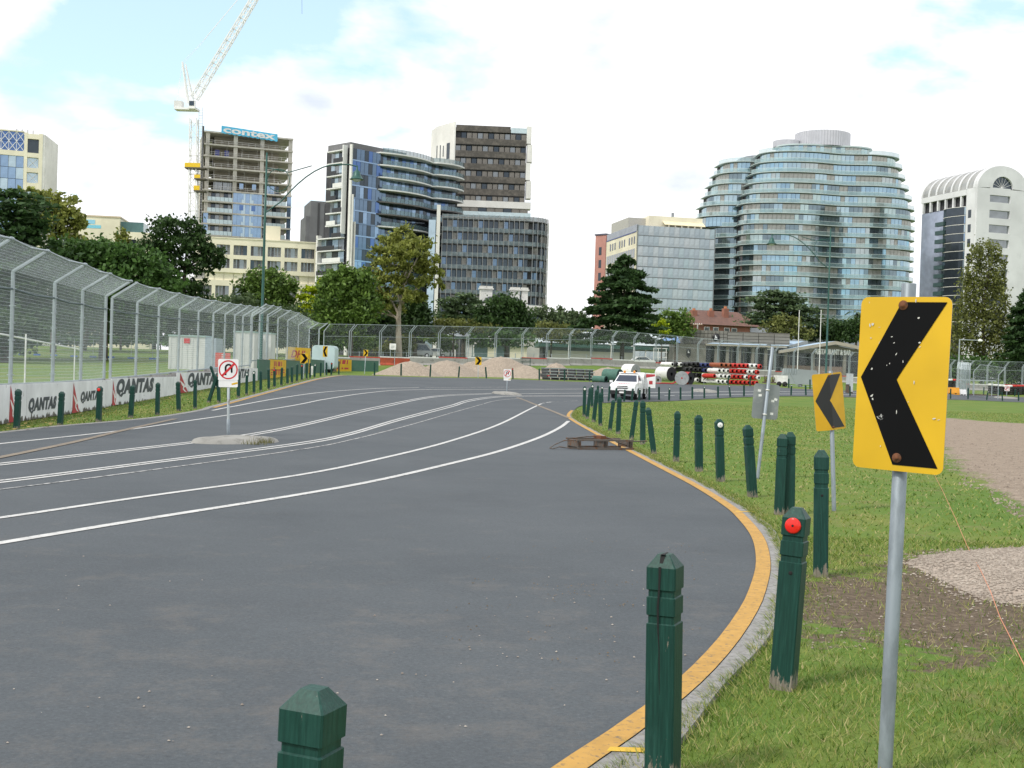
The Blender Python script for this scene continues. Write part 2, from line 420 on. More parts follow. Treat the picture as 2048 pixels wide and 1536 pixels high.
vo, eo, fo, *_ = delaunay_2d_cdt(pts2, [(i, (i + 1) % nb) for i in range(nb)], [list(range(nb))], 1, 1e-5)
rm = bpy.data.meshes.new('road')
rm.from_pydata([(p.x, p.y, H(p.x, p.y) + .03) for p in vo], [], [tuple(f) for f in fo])
bmr = bmesh.new(); bmr.from_mesh(rm); bmesh.ops.recalc_face_normals(bmr, faces=bmr.faces)
if sum(f.normal.z for f in bmr.faces) < 0: bmesh.ops.reverse_faces(bmr, faces=bmr.faces)
bmr.to_mesh(rm); bmr.free()
am = bpy.data.materials.new('asphalt'); am.use_nodes = True
def asphalt(m):
    t = m.node_tree; n = t.nodes; l = t.links; b = n['Principled BSDF']; b.inputs['Roughness'].default_value = .85; b.inputs['Specular IOR Level'].default_value = .35
    g = n.new('ShaderNodeNewGeometry')
    def noise(s, d=6, r=.6, st=None):
        q = n.new('ShaderNodeTexNoise'); q.inputs['Scale'].default_value = s; q.inputs['Detail'].default_value = d; q.inputs['Roughness'].default_value = r
        if st:
            mp = n.new('ShaderNodeMapping'); mp.inputs['Scale'].default_value = st; mp.inputs['Rotation'].default_value = (0, 0, R(-6))
            l.new(g.outputs['Position'], mp.inputs['Vector']); l.new(mp.outputs[0], q.inputs['Vector'])
        else: l.new(g.outputs['Position'], q.inputs['Vector'])
        return q.outputs['Fac']
    def rp(f, st):
        q = n.new('ShaderNodeValToRGB'); e = q.color_ramp.elements
        while len(e) < len(st): e.new(.5)
        for el, (p, c) in zip(e, st): el.position = p; el.color = (*c, 1)
        l.new(f, q.inputs[0]); return q.outputs[0]
    base = rp(noise(.22, 6, .62, (1, 1, 1)), [(.3, (.064, .075, .084)), (.7, (.086, .097, .106))])
    speck = rp(noise(42, 6, .95), [(.28, (.3, .3, .3)), (.47, (.92, .92, .92)), (.58, (1.05, 1.05, 1.05)), (.70, (2.3, 2.25, 2.15))])
    mu = n.new('ShaderNodeMix'); mu.data_type = 'RGBA'; mu.blend_type = 'MULTIPLY'; mu.inputs['Factor'].default_value = .9
    l.new(base, mu.inputs['A']); l.new(speck, mu.inputs['B'])
    sp = n.new('ShaderNodeSeparateXYZ'); l.new(g.outputs['Position'], sp.inputs[0])
    near = n.new('ShaderNodeMapRange'); near.inputs['From Min'].default_value = 13; near.inputs['From Max'].default_value = 6; near.inputs['To Max'].default_value = .09
    l.new(sp.outputs['Y'], near.inputs['Value'])
    du = n.new('ShaderNodeMath'); l.new(noise(1.7, 10, .82), du.inputs[0]); l.new(near.outputs[0], du.inputs[1])
    dust = rp(du.outputs[0], [(.57, (0, 0, 0)), (.80, (.40, .40, .40))])
    q = n.new('ShaderNodeMix'); q.data_type = 'RGBA'; l.new(dust, q.inputs['Factor']); l.new(mu.outputs['Result'], q.inputs['A']); q.inputs['B'].default_value = (.19, .165, .14, 1)
    dk = rp(noise(.55, 9, .7), [(.32, (.84, .84, .85)), (.52, (1, 1, 1))])
    m2 = n.new('ShaderNodeMix'); m2.data_type = 'RGBA'; m2.blend_type = 'MULTIPLY'; m2.inputs['Factor'].default_value = .8
    l.new(q.outputs['Result'], m2.inputs['A']); l.new(dk, m2.inputs['B'])
    l.new(m2.outputs['Result'], b.inputs['Base Color'])
    bp = n.new('ShaderNodeBump'); bp.inputs['Strength'].default_value = .35; bp.inputs['Distance'].default_value = .006
    l.new(noise(160, 3), bp.inputs['Height']); l.new(bp.outputs[0], b.inputs['Normal'])
asphalt(am)
rm.materials.append(am)
tag(link('road', rm), 'grey asphalt road curving round the grass', 'road', kind='structure')
white_paint = worn('road_white', (.50, .50, .485), (.12, .12, .125), .56, .66, 14, .7, vec='Object')
faded = worn('road_white_faded', (.42, .42, .41), (.10, .105, .11), .47, .58, 9, .8)
yellow_paint = worn('road_yellow', (.44, .25, .055), (.15, .115, .075), .55, .66, 26, .8)
tan_joint = worn('joint_tan', (.20, .165, .125), (.11, .11, .11), .55, .66, 6, .9)
concrete = worn('kerb_concrete', (.25, .245, .235), (.13, .125, .115), .48, .68, 22, .9)
def line(px, w, z, m, name='road_marking', label='white painted line along the asphalt road', dash=None):
    p = smooth_pts([(q.x, q.y) for q in pl(px)], .5)
    if dash:
        out = []; s = 0
        for i in range(len(p) - 1):
            s += (p[i + 1] - p[i]).length
            if (s % (dash[0] + dash[1])) < dash[0]: ribbon(name, offset_pts(p[i:i + 2], -w / 2), offset_pts(p[i:i + 2], w / 2), z, m, label, 'road marking')
        return
    ribbon(name, offset_pts(p, -w / 2), offset_pts(p, w / 2), z, m, label, 'road marking')
def double(px, px2, w, label):
    line(px, w, .036, white_paint, label=label + ', its outer stripe'); line(px2, w, .036, white_paint, label=label + ', its inner stripe')
line([(-200, 913), (0, 891), (249, 863), (410, 839), (600, 810), (655, 799), (735, 787), (821, 780.8), (1000, 779.6), (1216, 778.4)], .11, .036, white_paint, label='white lane line closest to the sponsor boards, running the whole bend')
line([(424, 823), (459, 816), (545, 800), (643, 786), (750, 778.3), (838, 776.2)], .11, .0365, white_paint, label='short white edge line beside the yellow kerb line, ending at the bend')
line([(850, 776), (930, 775.6), (1020, 775.2)], .10, .0365, faded, label='faint worn white line at the outside of the bend')
double([(-150, 946), (0, 931), (387, 886.5), (470, 875.5), (600, 851.5), (750, 816), (824, 800.5), (889, 791.5), (983, 787.5)],
       [(-150, 949.5), (0, 934.6), (387, 889.5), (470, 879), (600, 855), (750, 819.5), (824, 803), (889, 793.4), (983, 788.8)], .09, 'double white line that passes the concrete traffic islands')
line([(1040, 788.6), (1130, 787.5), (1300, 786.2), (1480, 783.6), (1640, 784.6), (1720, 786)], .11, .036, white_paint, label='white lane line passing behind the white utility truck')
double([(-150, 978), (0, 966), (293, 928.5), (600, 888.5), (700, 868.5), (800, 839), (900, 812.5), (934, 802), (985, 794.6), (1045, 792.6), (1216, 792)],
       [(-150, 982.5), (0, 970.3), (293, 932), (600, 892.3), (700, 872.3), (800, 842.6), (900, 816), (934, 805), (985, 796.6), (1045, 793.8), (1216, 793.4)], .09, 'double white line on the open middle of the road')
line([(1300, 792.4), (1400, 791.4), (1480, 789.6), (1600, 788.6), (1720, 790)], .11, .036, white_paint, label='white lane line behind the row of green bollards')
line([(-150, 998), (0, 984), (293, 945.6), (600, 902.5), (700, 883), (820, 852), (929, 820), (985, 804), (1045, 797)], .06, .036, faded, label='thin broken worn line next to the double line')
line([(-150, 1060), (0, 1042), (293, 998), (600, 954), (760, 921), (900, 885), (1000, 850), (1059, 820), (1085, 808), (1102, 805)], .11, .036, white_paint, label='bold white line swinging away before the pointed grass tip')
line([(1102, 805), (1156, 802.6)], .05, .036, faded, label='thin faded tail of the bold white line')
line([(-150, 1120), (0, 1093.5), (293, 1044), (600, 994), (760, 964), (900, 931), (1000, 905), (1080, 877), (1120, 857), (1137, 844)], .125, .036, white_paint, label='bold white line ending at the yellow kerb line')
line([(-60, 931), (0, 919), (146, 888), (249, 863), (351, 840)], .16, .040, tan_joint, 'road_joint', 'tan sealed joint crossing the white lane line')
line([(1034, 796), (1060, 806), (1100, 822), (1138, 838)], .18, .040, tan_joint, 'road_joint', 'tan sealed joint running to the pointed grass tip')
# yellow edge line and flush concrete edging
k = next(i for i, p in enumerate(RS) if p.y > 2.8 and p.x > -.9)
KE = RS[k:]
ke_end = min(range(len(KE)), key=lambda i: (KE[i] - Vector((P(1148, 822).x, P(1148, 822).y))).length)
ribbon('yellow_edge_line', offset_pts(KE[:ke_end], -.135), offset_pts(KE[:ke_end], -.005), .0375, yellow_paint, 'worn yellow line painted along the inside kerb of the bend', 'road marking')
wob = [.155 + .025 * math.sin(i * .31) + .03 * math.sin(i * .83 + 1) for i in range(ke_end)]
ribbon('kerb', offset_pts(KE[:ke_end], .0), offset_pts(KE[:ke_end], wob), .034, concrete, 'flush pale concrete edging between yellow line and grass', 'kerb', thick=.05)
KF = [p for p in FS]
f0 = min(range(len(KF)), key=lambda i: (KF[i] - P(420, 818).xy).length)
f1 = min(range(len(KF)), key=lambda i: (KF[i] - P(690, 751.5).xy).length)
ribbon('yellow_edge_line', offset_pts(KF[f1:f0], -.16), offset_pts(KF[f1:f0], -.02), .0375, yellow_paint, 'yellow line painted along the verge of the sponsor boards', 'road marking')
ribbon('kerb', offset_pts(KF[f1:], .0), offset_pts(KF[f1:], .22), .034, concrete, 'narrow concrete edging along the verge of the sponsor boards', 'kerb', thick=.05)
ribbon('yellow_edge_line', offset_pts(KF[:f1], -.12), offset_pts(KF[:f1], -.02), .0375, yellow_paint, 'thin yellow line along the outside of the bend below the gravel heaps', 'road marking')
mb = MB(); c0 = P(1257, 1516)
mb.add([(c0.x - .10, c0.y - .03, .0385), (c0.x + .08, c0.y - .035, .0385), (c0.x + .1, c0.y + .03, .0385), (c0.x - .08, c0.y + .03, .0385)], [(0, 1, 2, 3)])
tag(mb.build('yellow_paint_mark', mat('mark_yellow', (.6, .38, .03), .7)), 'short yellow paint mark on the concrete edging', 'paint mark')
mb = MB(); c0 = P(1485, 1029)
mb.add([(c0.x - .10, c0.y - .03, .0385), (c0.x + .14, c0.y - .035, .0385), (c0.x + .15, c0.y + .03, .0385), (c0.x - .08, c0.y + .03, .0385)], [(0, 1, 2, 3)])
tag(mb.build('yellow_paint_mark', mat('mark_yellow', (.6, .38, .03), .7)), 'small yellow dab at the kerb beside a leaning bollard', 'paint mark')

# ------------------------------------------------------------------ bollards
def bollard_paint():
    m = bpy.data.materials.new('bollard_green'); m.use_nodes = True; t = m.node_tree; n = t.nodes; l = t.links; b = n['Principled BSDF']; b.inputs['Roughness'].default_value = .5; b.inputs['Specular IOR Level'].default_value = .3
    co = n.new('ShaderNodeTexCoord'); oi = n.new('ShaderNodeObjectInfo'); cb_ = n.new('ShaderNodeCombineXYZ')
    for i in range(3): l.new(oi.outputs['Random'], cb_.inputs[i])
    def noise(st, sc_, d=7, r=.65):
        mp = n.new('ShaderNodeVectorMath'); mp.operation = 'MULTIPLY'; mp.inputs[1].default_value = st; l.new(co.outputs['Object'], mp.inputs[0])
        ad = n.new('ShaderNodeVectorMath'); ad.operation = 'MULTIPLY_ADD'; ad.inputs[1].default_value = (41, 23, 67); l.new(cb_.outputs[0], ad.inputs[0]); l.new(mp.outputs[0], ad.inputs[2])
        q = n.new('ShaderNodeTexNoise'); q.inputs['Scale'].default_value = sc_; q.inputs['Detail'].default_value = d; q.inputs['Roughness'].default_value = r; l.new(ad.outputs[0], q.inputs['Vector']); return q.outputs['Fac']
    def rp(f, st):
        q = n.new('ShaderNodeValToRGB'); e = q.color_ramp.elements
        while len(e) < len(st): e.new(.5)
        for el, (p, c) in zip(e, st): el.position = p; el.color = (*c, 1)
        l.new(f, q.inputs[0]); return q.outputs[0]
    def mix(f, a, c):
        q = n.new('ShaderNodeMix'); q.data_type = 'RGBA'; l.new(f, q.inputs['Factor']); l.new(a, q.inputs['A']); l.new(c, q.inputs['B']); return q.outputs['Result']
    grain = noise((1, 1, .045), 95, 5); base = rp(grain, [(.3, (.0035, .030, .023)), (.55, (.007, .048, .036)), (.75, (.016, .075, .058))])
    fade = rp(noise((1, 1, .5), 5), [(.52, (0, 0, 0)), (.78, (.4, .4, .4))]); pale = rp(grain, [(.3, (.02, .075, .062)), (.7, (.045, .12, .10))])
    c = mix(fade, base, pale)
    sp_ = n.new('ShaderNodeSeparateXYZ'); l.new(co.outputs['Object'], sp_.inputs[0]); mr = n.new('ShaderNodeMapRange'); mr.inputs['From Min'].default_value = .15; mr.inputs['From Max'].default_value = 0; mr.inputs['To Max'].default_value = .30; l.new(sp_.outputs['Z'], mr.inputs['Value'])
    a2 = n.new('ShaderNodeMath'); l.new(noise((1, 1, .22), 34, 9, .75), a2.inputs[0]); l.new(mr.outputs[0], a2.inputs[1])
    chip = rp(a2.outputs[0], [(.665, (0, 0, 0)), (.69, (1, 1, 1))]); wood = rp(grain, [(.3, (.10, .085, .065)), (.7, (.30, .27, .22))])
    c = mix(chip, c, wood); l.new(c, b.inputs['Base Color'])
    bp = n.new('ShaderNodeBump'); bp.inputs['Strength'].default_value = .45; bp.inputs['Distance'].default_value = .004; l.new(grain, bp.inputs['Height']); l.new(bp.outputs[0], b.inputs['Normal'])
    return m
green_paint = bollard_paint()
red_ref = mat('reflector_red', (.75, .02, .012), .25, 0, .1, 80)
white_ref = mat('reflector_white', (.8, .8, .78), .25, 0, .1, 80)
hole_m = mat('dark_hole', (.01, .01, .01), .9, 0, 0)
def bollard_mesh(s=.062, cap_h=.055):
    prof = [(s, -.15), (s, .70), (s * .9, .705), (s * .9, .735), (s, .74), (s, .815), (s * .9, .82), (s * .9, .845), (s * 1.02, .85), (s * 1.02, 1 - cap_h), (s * .42, 1.0)]
    c = .09 * s; mb = MB(); rings = []
    for r, z in prof:
        cc = c if r > s * .6 else c * .4
        rings.append([(-r + cc, -r, z), (r - cc, -r, z), (r, -r + cc, z), (r, r - cc, z), (r - cc, r, z), (-r + cc, r, z), (-r, r - cc, z), (-r, -r + cc, z)])
    vs = [v for q in rings for v in q]; fs = []
    for i in range(len(rings) - 1):
        for k in range(8): fs.append((i * 8 + k, i * 8 + (k + 1) % 8, (i + 1) * 8 + (k + 1) % 8, (i + 1) * 8 + k))
    fs.append(tuple(range(len(vs) - 8, len(vs)))); mb.add(vs, fs)
    return mb.mesh('bollard', green_paint)
BME = bollard_mesh()
disc = {}
for k_, m_ in (('red', red_ref), ('white', white_ref)):
    mb = MB(); mb.lathe([(.0001, -.012), (.036, -.012), (.043, -.008), (.043, .0)], 18, 0, 'y'); mb.lathe([(.007, -.0125), (.0001, -.014)], 8, 1, 'y')
    disc[k_] = mb.mesh('reflector', [m_, hole_m])
mb = MB(); mb.lathe([(.0001, -.001), (.009, -.001), (.012, .002)], 10, 0, 'y'); holeme = mb.mesh('bolt_hole', hole_m)
def bollard(base, top, yaw=0.0, ref=None, label=None, group=None, pos=None, ht=None, hole=False):
    b = P(*base) if pos is None else pos
    t = W(top[0], top[1], b.y); ax = (t - b); ln = ht or ax.length
    z = ax.normalized(); y = Vector((math.sin(yaw), math.cos(yaw), 0)); x = y.cross(z).normalized(); y = z.cross(x)
    o = link('bollard', BME)
    o.matrix_world = Matrix.Translation(b) @ (Matrix((x, y, z)).transposed().to_4x4()) @ Matrix.Diagonal((1 + .05 * math.sin(b.x * 37), 1 + .05 * math.sin(b.y * 29), ln, 1))
    tag(o, label or 'weathered dark green square timber bollard with grooved head', 'bollard', group)
    if ref:
        r = link('reflector', disc[ref], o, (0, -.0635, .905)); r.scale = (1, 1, 1 / ln)
    if hole:
        r = link('bolt_hole', holeme, o, (.006, -.0635, .645)); r.scale = (1, 1, 1 / ln)
    return o
G1 = 'green bollards along the inside of the bend'
bb = W(629, 1375, 3.05); nb0 = bollard(None, (629, 1375), R(21), None, 'green bollard with peeling cap standing alone beside the asphalt, only its head showing', G1, pos=Vector((bb.x - .02, bb.y, 0)))
sp = bollard((1325, 1566), (1331, 1107), R(25), None, 'green bollard split by a long vertical crack', G1)
mb = MB(); zz = [1.0, .95, .9, .84, .78, .72, .66, .6, .54, .47, .4]; xx = [.0, -.003, -.004, -.006, -.010, -.009, -.007, -.003, -.002, -.001, .001]; ww = [.008, .006, .0045, .004, .004, .004, .003, .002, .0022, .0015, .0006]
for i in range(len(zz) - 1):
    y = -.0655 if zz[i] > .7 else -.0635
    if i == 0:
        mb.add([(xx[0] - .012, -.04, 1.0005), (xx[0] + .010, -.04, 1.0005), (xx[0] + .004, .035, 1.001), (xx[0] - .004, .035, 1.001)], [(0, 1, 2, 3)])
        mb.add([(xx[0] - .011, -.03, .997), (xx[0] + .009, -.03, .997), (xx[1] + .005, -.0665, .938), (xx[1] - .006, -.0665, .938)], [(0, 1, 2, 3)])
    else: mb.add([(xx[i] - ww[i], y, zz[i]), (xx[i] + ww[i], y, zz[i]), (xx[i + 1] + ww[i + 1], y, zz[i + 1]), (xx[i + 1] - ww[i + 1], y, zz[i + 1])], [(0, 1, 2, 3)])
mb.build('crack', hole_m, sp)
bollard((1566, 1376), (1595, 1015), R(27), 'red', 'leaning green bollard with a round red reflector and bare wood foot', G1, hole=True)
bollard((1641, 1153), (1643, 900), R(13), None, 'green bollard with peeled foot standing on the bare brown earth', G1, hole=True)
bollard((1579, 1029), (1581, 864), R(8), None, 'green bollard touching a darker leaning one', G1)
bollard((1559, 1029), (1566, 868), R(20), None, 'dark bollard leaning behind its green neighbour, brown rotten foot', G1)
bollard((1505, 994), (1495, 850), R(-10), None, 'green bollard leaning back beside the grey sign back', G1)
bollard((1441, 963), (1438, 838), R(-6), 'white', 'green bollard with a white reflector between plain ones on the inside verge', G1)
G1L = 'weathered green bollard on the inside verge before the rusty steel frame'
for b_, t_, y_ in (((1398, 943), (1397, 830), -4), ((1352, 923), (1355, 822), 3)): bollard(b_, t_, R(y_), None, G1L, 'plain bollards on the inside verge')
bollard((1308, 908), (1296, 815), R(6), None, 'green bollard tilted away next to the rusty steel frame', G1)
G2 = 'crooked bollards crowding the pointed grass tip'; G2L = 'dark green bollard in the crooked cluster at the pointed grass tip'
for b_, t_, y_ in (((1285.5, 889), (1285.5, 801), 0), ((1262.5, 879), (1273, 800), 5), ((1236, 868), (1239, 794), 0), ((1219.5, 861), (1227, 800), 8), ((1200.6, 852), (1200.6, 785), 0),
                   ((1187, 844.5), (1194, 779), -5), ((1174, 837.5), (1181, 775), 4)): bollard(b_, t_, R(y_), None, G2L, G2)
for b_, t_ in (((1168, 833), (1169.5, 772.5)), ((1183.6, 815), (1185, 768.5)), ((1205, 806.5), (1204, 772.5)), ((1195, 808.5), (1196, 771))): bollard(b_, t_, 0, 'white' if b_[0] != 1195 else None, 'green bollard with white reflector in the crooked cluster at the grass tip' if b_[0] != 1195 else G2L, G2 if b_[0] == 1195 else 'reflector bollards at the grass tip')
G3 = 'bollards along the far rim of the grass'; G3L = 'green bollard in the row along the far rim of the grass'
for b_, t_, r_ in (((1217, 804.5), (1219.5, 772), 0), ((1231, 804), (1233, 776), 0), ((1248, 804), (1250, 779), 0), ((1263, 803.5), (1266, 777), 0), ((1278, 803), (1280, 776), 1), ((1298.6, 802.5), (1298.6, 773), 0),
        ((1318, 802), (1318, 773.5), 0), ((1338, 802), (1339, 775.5), 1), ((1361, 801), (1361, 774), 0), ((1384.6, 799.5), (1384.6, 773.5), 0), ((1408.6, 798), (1408.6, 772.5), 1), ((1436, 797), (1436, 772.5), 0),
        ((1461, 795.6), (1458, 770.5), 1), ((1488, 794), (1488, 769.5), 0), ((1582, 792), (1583, 769), 1), ((1612, 792), (1611, 770), 0), ((1700, 794), (1700, 772), 0),
        ((1901, 798.5), (1901.5, 777), 0), ((1936, 799.5), (1936.5, 776), 0), ((1973, 801), (1976, 782), 1), ((2005, 802.5), (2004, 784), 0), ((2037, 803), (2037, 784.5), 0)):
    bollard(b_, t_, 0, 'white' if r_ else None, G3L + (' with a white reflector' if r_ else ''), G3 + (' with reflectors' if r_ else ''))
G4 = 'bollards on the verge below the sponsor boards'; G4L = 'green bollard on the verge below the white sponsor boards'
for b_, t_, r_ in (((33, 859), (37, 778), 0), ((120, 851), (124, 783), 0), ((197, 843.5), (200, 772.5), 'red'), ((261, 835.5), (266, 770), 0), ((314.6, 830), (316, 765), 0), ((357.5, 822.5), (356, 763), 0), ((390, 817.5), (390.6, 759.5), 0),
        ((417, 805), (434, 750), 0), ((438, 806), (436, 746.5), 'red'), ((457, 801), (457, 748), 0), ((476.5, 795.5), (478, 747), 0), ((493, 790), (494, 744.6), 'white'), ((508, 787), (508, 741.6), 'white')):
    if t_[0] == 434: bollard(b_, t_, R(10), None, 'green bollard knocked over to a steep lean below the sponsor boards', G4); continue
    bollard(b_, t_, R(random.uniform(-8, 8)), r_ or None, G4L + ({'red': ' with a red reflector', 'white': ' with a white reflector'}.get(r_, '')), G4 + (' ' + r_ + ' reflector' if r_ else ''))
# loose post leaning on the board
p0 = P(437, 779); bollard(None, (421, 732), R(10), None, 'broken dark post leaning crosswise against the sponsor board', G4, pos=p0 + Vector((0, .1, -.02)))
G5 = 'bollards on the verge before the green wall'; G5L = 'green bollard on the grass before the dark green barrier wall'
for b_, t_, r_ in (((521.5, 782.5), (521.5, 741.6), 0), ((537.5, 778.5), (537.5, 737), 0), ((549, 774), (549, 737), 'red'), ((562.5, 771.5), (564, 735), 0), ((575, 768), (575, 735), 0), ((584, 766.5), (584, 733), 0), ((593.6, 763.5), (595, 728), 0),
        ((603.5, 761), (604, 729), 'red'), ((613, 759.5), (614, 725), 0), ((620, 757), (620.5, 726), 0), ((628.7, 755.5), (630.7, 728), 'white'), ((641, 753.5), (642, 725), 0), ((653, 751.5), (653, 725), 0), ((662.5, 751), (663.5, 725), 'red'), ((677.5, 750), (678, 722), 0)):
    bollard(b_, t_, R(random.uniform(-8, 8)), r_ or None, G5L + ({'red': ' with a red reflector', 'white': ' with a white reflector'}.get(r_, '')), G5 + (' ' + r_ + ' reflector' if r_ else ''))
G6 = 'bollards on the outside verge of the bend'; G6L = 'dark green bollard on the outside verge before the gravel heaps'
for b_, t_ in (((749, 751.5), (749.5, 724)), ((802, 752.5), (802.5, 727)), ((860, 754.5), (861.5, 729)), ((917, 756), (919, 732.6)), ((973, 757.4), (971, 733.5)), ((1026, 759), (1025, 736)), ((1078.6, 761), (1078.6, 737))):
    bollard(b_, t_, 0, 'red' if b_[0] == 1026 else None, G6L + (' with a red head mark' if b_[0] == 1026 else ''), G6 + (' red' if b_[0] == 1026 else ''))
G7L = 'dark green bollard on the outside verge before the stored barriers'
for b_, t_ in (((1129, 762), (1129, 738)), ((1179, 763.5), (1179.5, 740.7)), ((1226.5, 764.5), (1227, 743.6)), ((1349.6, 767.5), (1348.7, 746)), ((1456, 771), (1457, 751)), ((1500, 773), (1500.5, 753)), ((1577.5, 777), (1577.5, 757)), ((1620, 779), (1620, 758.6)),
               ((1967, 790.5), (1968, 774)), ((1999, 791.5), (1999, 778)), ((2029, 793), (2031, 778))): bollard(b_, t_, 0, None, G7L, 'bollards before the stored barriers')
# ------------------------------------------------------------------ signs
galv = worn('galvanised_steel', (.27, .31, .34), (.19, .22, .24), .45, .62, 9, .5, .4, stretch=(1, 1, .35))
galv_far = mat('galvanised_fence', (.37, .42, .44), .5, .35, .12, 3)
wire_m = mat('fence_wire', (.55, .62, .63), .5, .2, .05, 3)
rust = worn('rust', (.15, .055, .022), (.06, .03, .02), .5, .65, 30, .9)
sign_yellow = worn('sign_yellow', (.66, .40, .006), (.60, .58, .50), .705, .715, 7, .42)
sign_black = worn('sign_black', (.0035, .0035, .004), (.42, .42, .41), .70, .715, 9, .5)
for _m in (sign_black,): _m.node_tree.nodes['Principled BSDF'].inputs['Specular IOR Level'].default_value = .12
sign_white = worn('sign_white', (.78, .78, .76), (.5, .48, .44), .66, .75, 8, .4)
sign_red = mat('sign_red', (.55, .012, .018), .4, 0, .08, 20)
alu = worn('sign_back', (.26, .28, .29), (.36, .37, .37), .5, .66, 5, .45, .5)
def clip_half(poly, side):
    out = []
    for i in range(len(poly)):
        a, b = poly[i], poly[(i + 1) % len(poly)]
        ia, ib = a[0] * side >= -1e-9, b[0] * side >= -1e-9
        if ia: out.append(a)
        if ia != ib:
            t = a[0] / (a[0] - b[0]); out.append((0.0, a[1] + (b[1] - a[1]) * t))
    return out
def fold_poly(mb, poly, y, mi, fold, flip=False):
    for side in (-1, 1):
        q = clip_half(poly, side)
        if len(q) < 3: continue
        vs = [(x * math.cos(fold), y + abs(x) * math.sin(fold), z) for x, z in q]
        f = tuple(range(len(vs)))
        mb.add(vs, [f[::-1] if flip else f], mi)
def rrect(w, h, r, n=5):
    out = []
    for cx_, cz_, a0 in ((w / 2 - r, h / 2 - r, 0), (-w / 2 + r, h / 2 - r, 90), (-w / 2 + r, -h / 2 + r, 180), (w / 2 - r, -h / 2 + r, 270)):
        for k in range(n + 1): t = R(a0 + 90 * k / n); out.append((cx_ + r * math.cos(t), cz_ + r * math.sin(t)))
    return out[::-1]
def sign_panel(w, h, r, fold, name, parent, loc, rot, face, back=None):
    mb = MB(); p = rrect(w, h, r)
    fold_poly(mb, p, 0, 0, fold); fold_poly(mb, p, .003, 1, fold, True)
    vs = [];  n = len(p)
    for y in (0, .003): vs += [(x * math.cos(fold), y + abs(x) * math.sin(fold), z) for x, z in p]
    mb.add(vs, [(k, (k + 1) % n, n + (k + 1) % n, n + k) for k in range(n)], 1)
    return mb.build(name, [face, back or alu], parent, loc, rot)
def chevron(parent, w, h, fold, left=True, m=None):
    s = 1 if left else -1
    def q(u, v): return (s * (u - .5) * w, (.5 - v) * h)
    tl, tr, nt_, br, bl, tip = q(.47, .03), q(.95, .03), q(.46, .475), q(.945, .965), q(.465, .965), q(.045, .47)
    mb = MB()
    for quad in ([tl, tip, nt_, tr], [tip, bl, br, nt_]):
        fold_poly(mb, quad if left else quad[::-1], -.0022, 0, fold, True)
    return mb.build('chevron', m or sign_black, parent)
def lean_thing(name, label, cat, base, top, group=None):
    z = (top - base).normalized(); x = Vector((1, 0, 0)); y = z.cross(x).normalized(); x = y.cross(z)
    o = bpy.data.objects.new(name, None); col.objects.link(o)
    o.matrix_world = Matrix.Translation(base) @ Matrix((x, y, z)).transposed().to_4x4()
    return tag(o, label, cat, group)
def pole_part(parent, ln, r, m=galv, name='pole', z0=-.2):
    mb = MB(); mb.lathe([(r, z0), (r, ln), (r * .9, ln + .002), (.0001, ln + .002)], 16); return mb.build(name, m, parent)
# the large chevron sign
b = P(1769, 1557); t = W(1818, 568, b.y); S = lean_thing('chevron_sign', 'large scratched yellow chevron sign with rusty bolts on a grey pole', 'road sign', b, t)
pole_part(S, (t - b).length, .0305)
zc_ = (W(1796, 768, b.y) - b).length; yaw = R(-42)
pn = sign_panel(.40, .735, .032, R(3), 'sign_panel', S, (-.030, -.042, zc_), (0, R(.4), yaw), sign_yellow)
chevron(pn, .40, .735, R(3))
for k_, (u_, v_, a_, b_, r_) in enumerate(((.66, .12, .009, .006, 20), (.12, .165, .006, .012, 10), (.15, .16, .010, .013, -25), (.23, .176, .012, .0015, 0), (.17, .42, .008, .008, 40), (.685, .26, .009, .005, 10), (.69, .285, .010, .003, 30), (.65, .485, .004, .016, 5), (.19, .575, .007, .014, -40), (.20, .595, .006, .01, 20), (.88, .685, .011, .005, 10), (.93, .69, .012, .002, 20), (.44, .33, .003, .012, -30), (.38, .23, .009, .003, 10), (.41, .265, .008, .003, 35), (.37, .385, .004, .006, 0), (.34, .395, .003, .005, 0), (.52, .37, .004, .010, 5), (.62, .02, .004, .014, 0), (.14, .24, .006, .004, 0), (.32, .865, .004, .006, 0), (.6, .6, .004, .003, 0), (.48, .66, .003, .014, 4))):
    mb = MB(); a_ *= .72; b_ *= .72; q_ = [(a_ * math.cos(t) * random.uniform(.5, 1.1), b_ * math.sin(t) * random.uniform(.5, 1.1)) for t in np.linspace(0, 6.28, 8)[:-1]]; c_, s_ = math.cos(R(r_)), math.sin(R(r_)); x_ = (u_ - .5) * .40
    mb.add([(x_ + p[0] * c_ - p[1] * s_, -.0034 + abs(x_) * math.sin(R(3)), (.5 - v_) * .735 + p[0] * s_ + p[1] * c_) for p in q_], [tuple(range(7))]); mb.build('paint_chip', mat('chip_bare', (.55, .54, .5), .6), pn)
for z, x in ((.332, -.005), (-.312, .004)):
    mb = MB(); mb.lathe([(.0001, -.0085), (.008, -.0085), (.009, -.005), (.019, -.0045), (.021, -.002)], 14, 0, 'y'); mb.build('bolt', rust, pn, (x, -.001, z))
    mb = MB(); mb.lathe([(.0306, -.012), (.0345, -.012), (.0345, .012), (.0306, .012)], 16); mb.build('clamp', galv, S, (0, 0, zc_ + z))
mb = MB(); vs = []
for k in range(5):
    a = R(-150 + 14 * k)
    for z in (.045, .085): vs.append((.0309 * math.cos(a), .0309 * math.sin(a), z - .03 + .008 * k * -1))
mb.add(vs, [(2 * k, 2 * k + 2, 2 * k + 3, 2 * k + 1) for k in range(4)]); mb.build('sticker', mat('sticker_amber', (.75, .38, .01), .5), S)
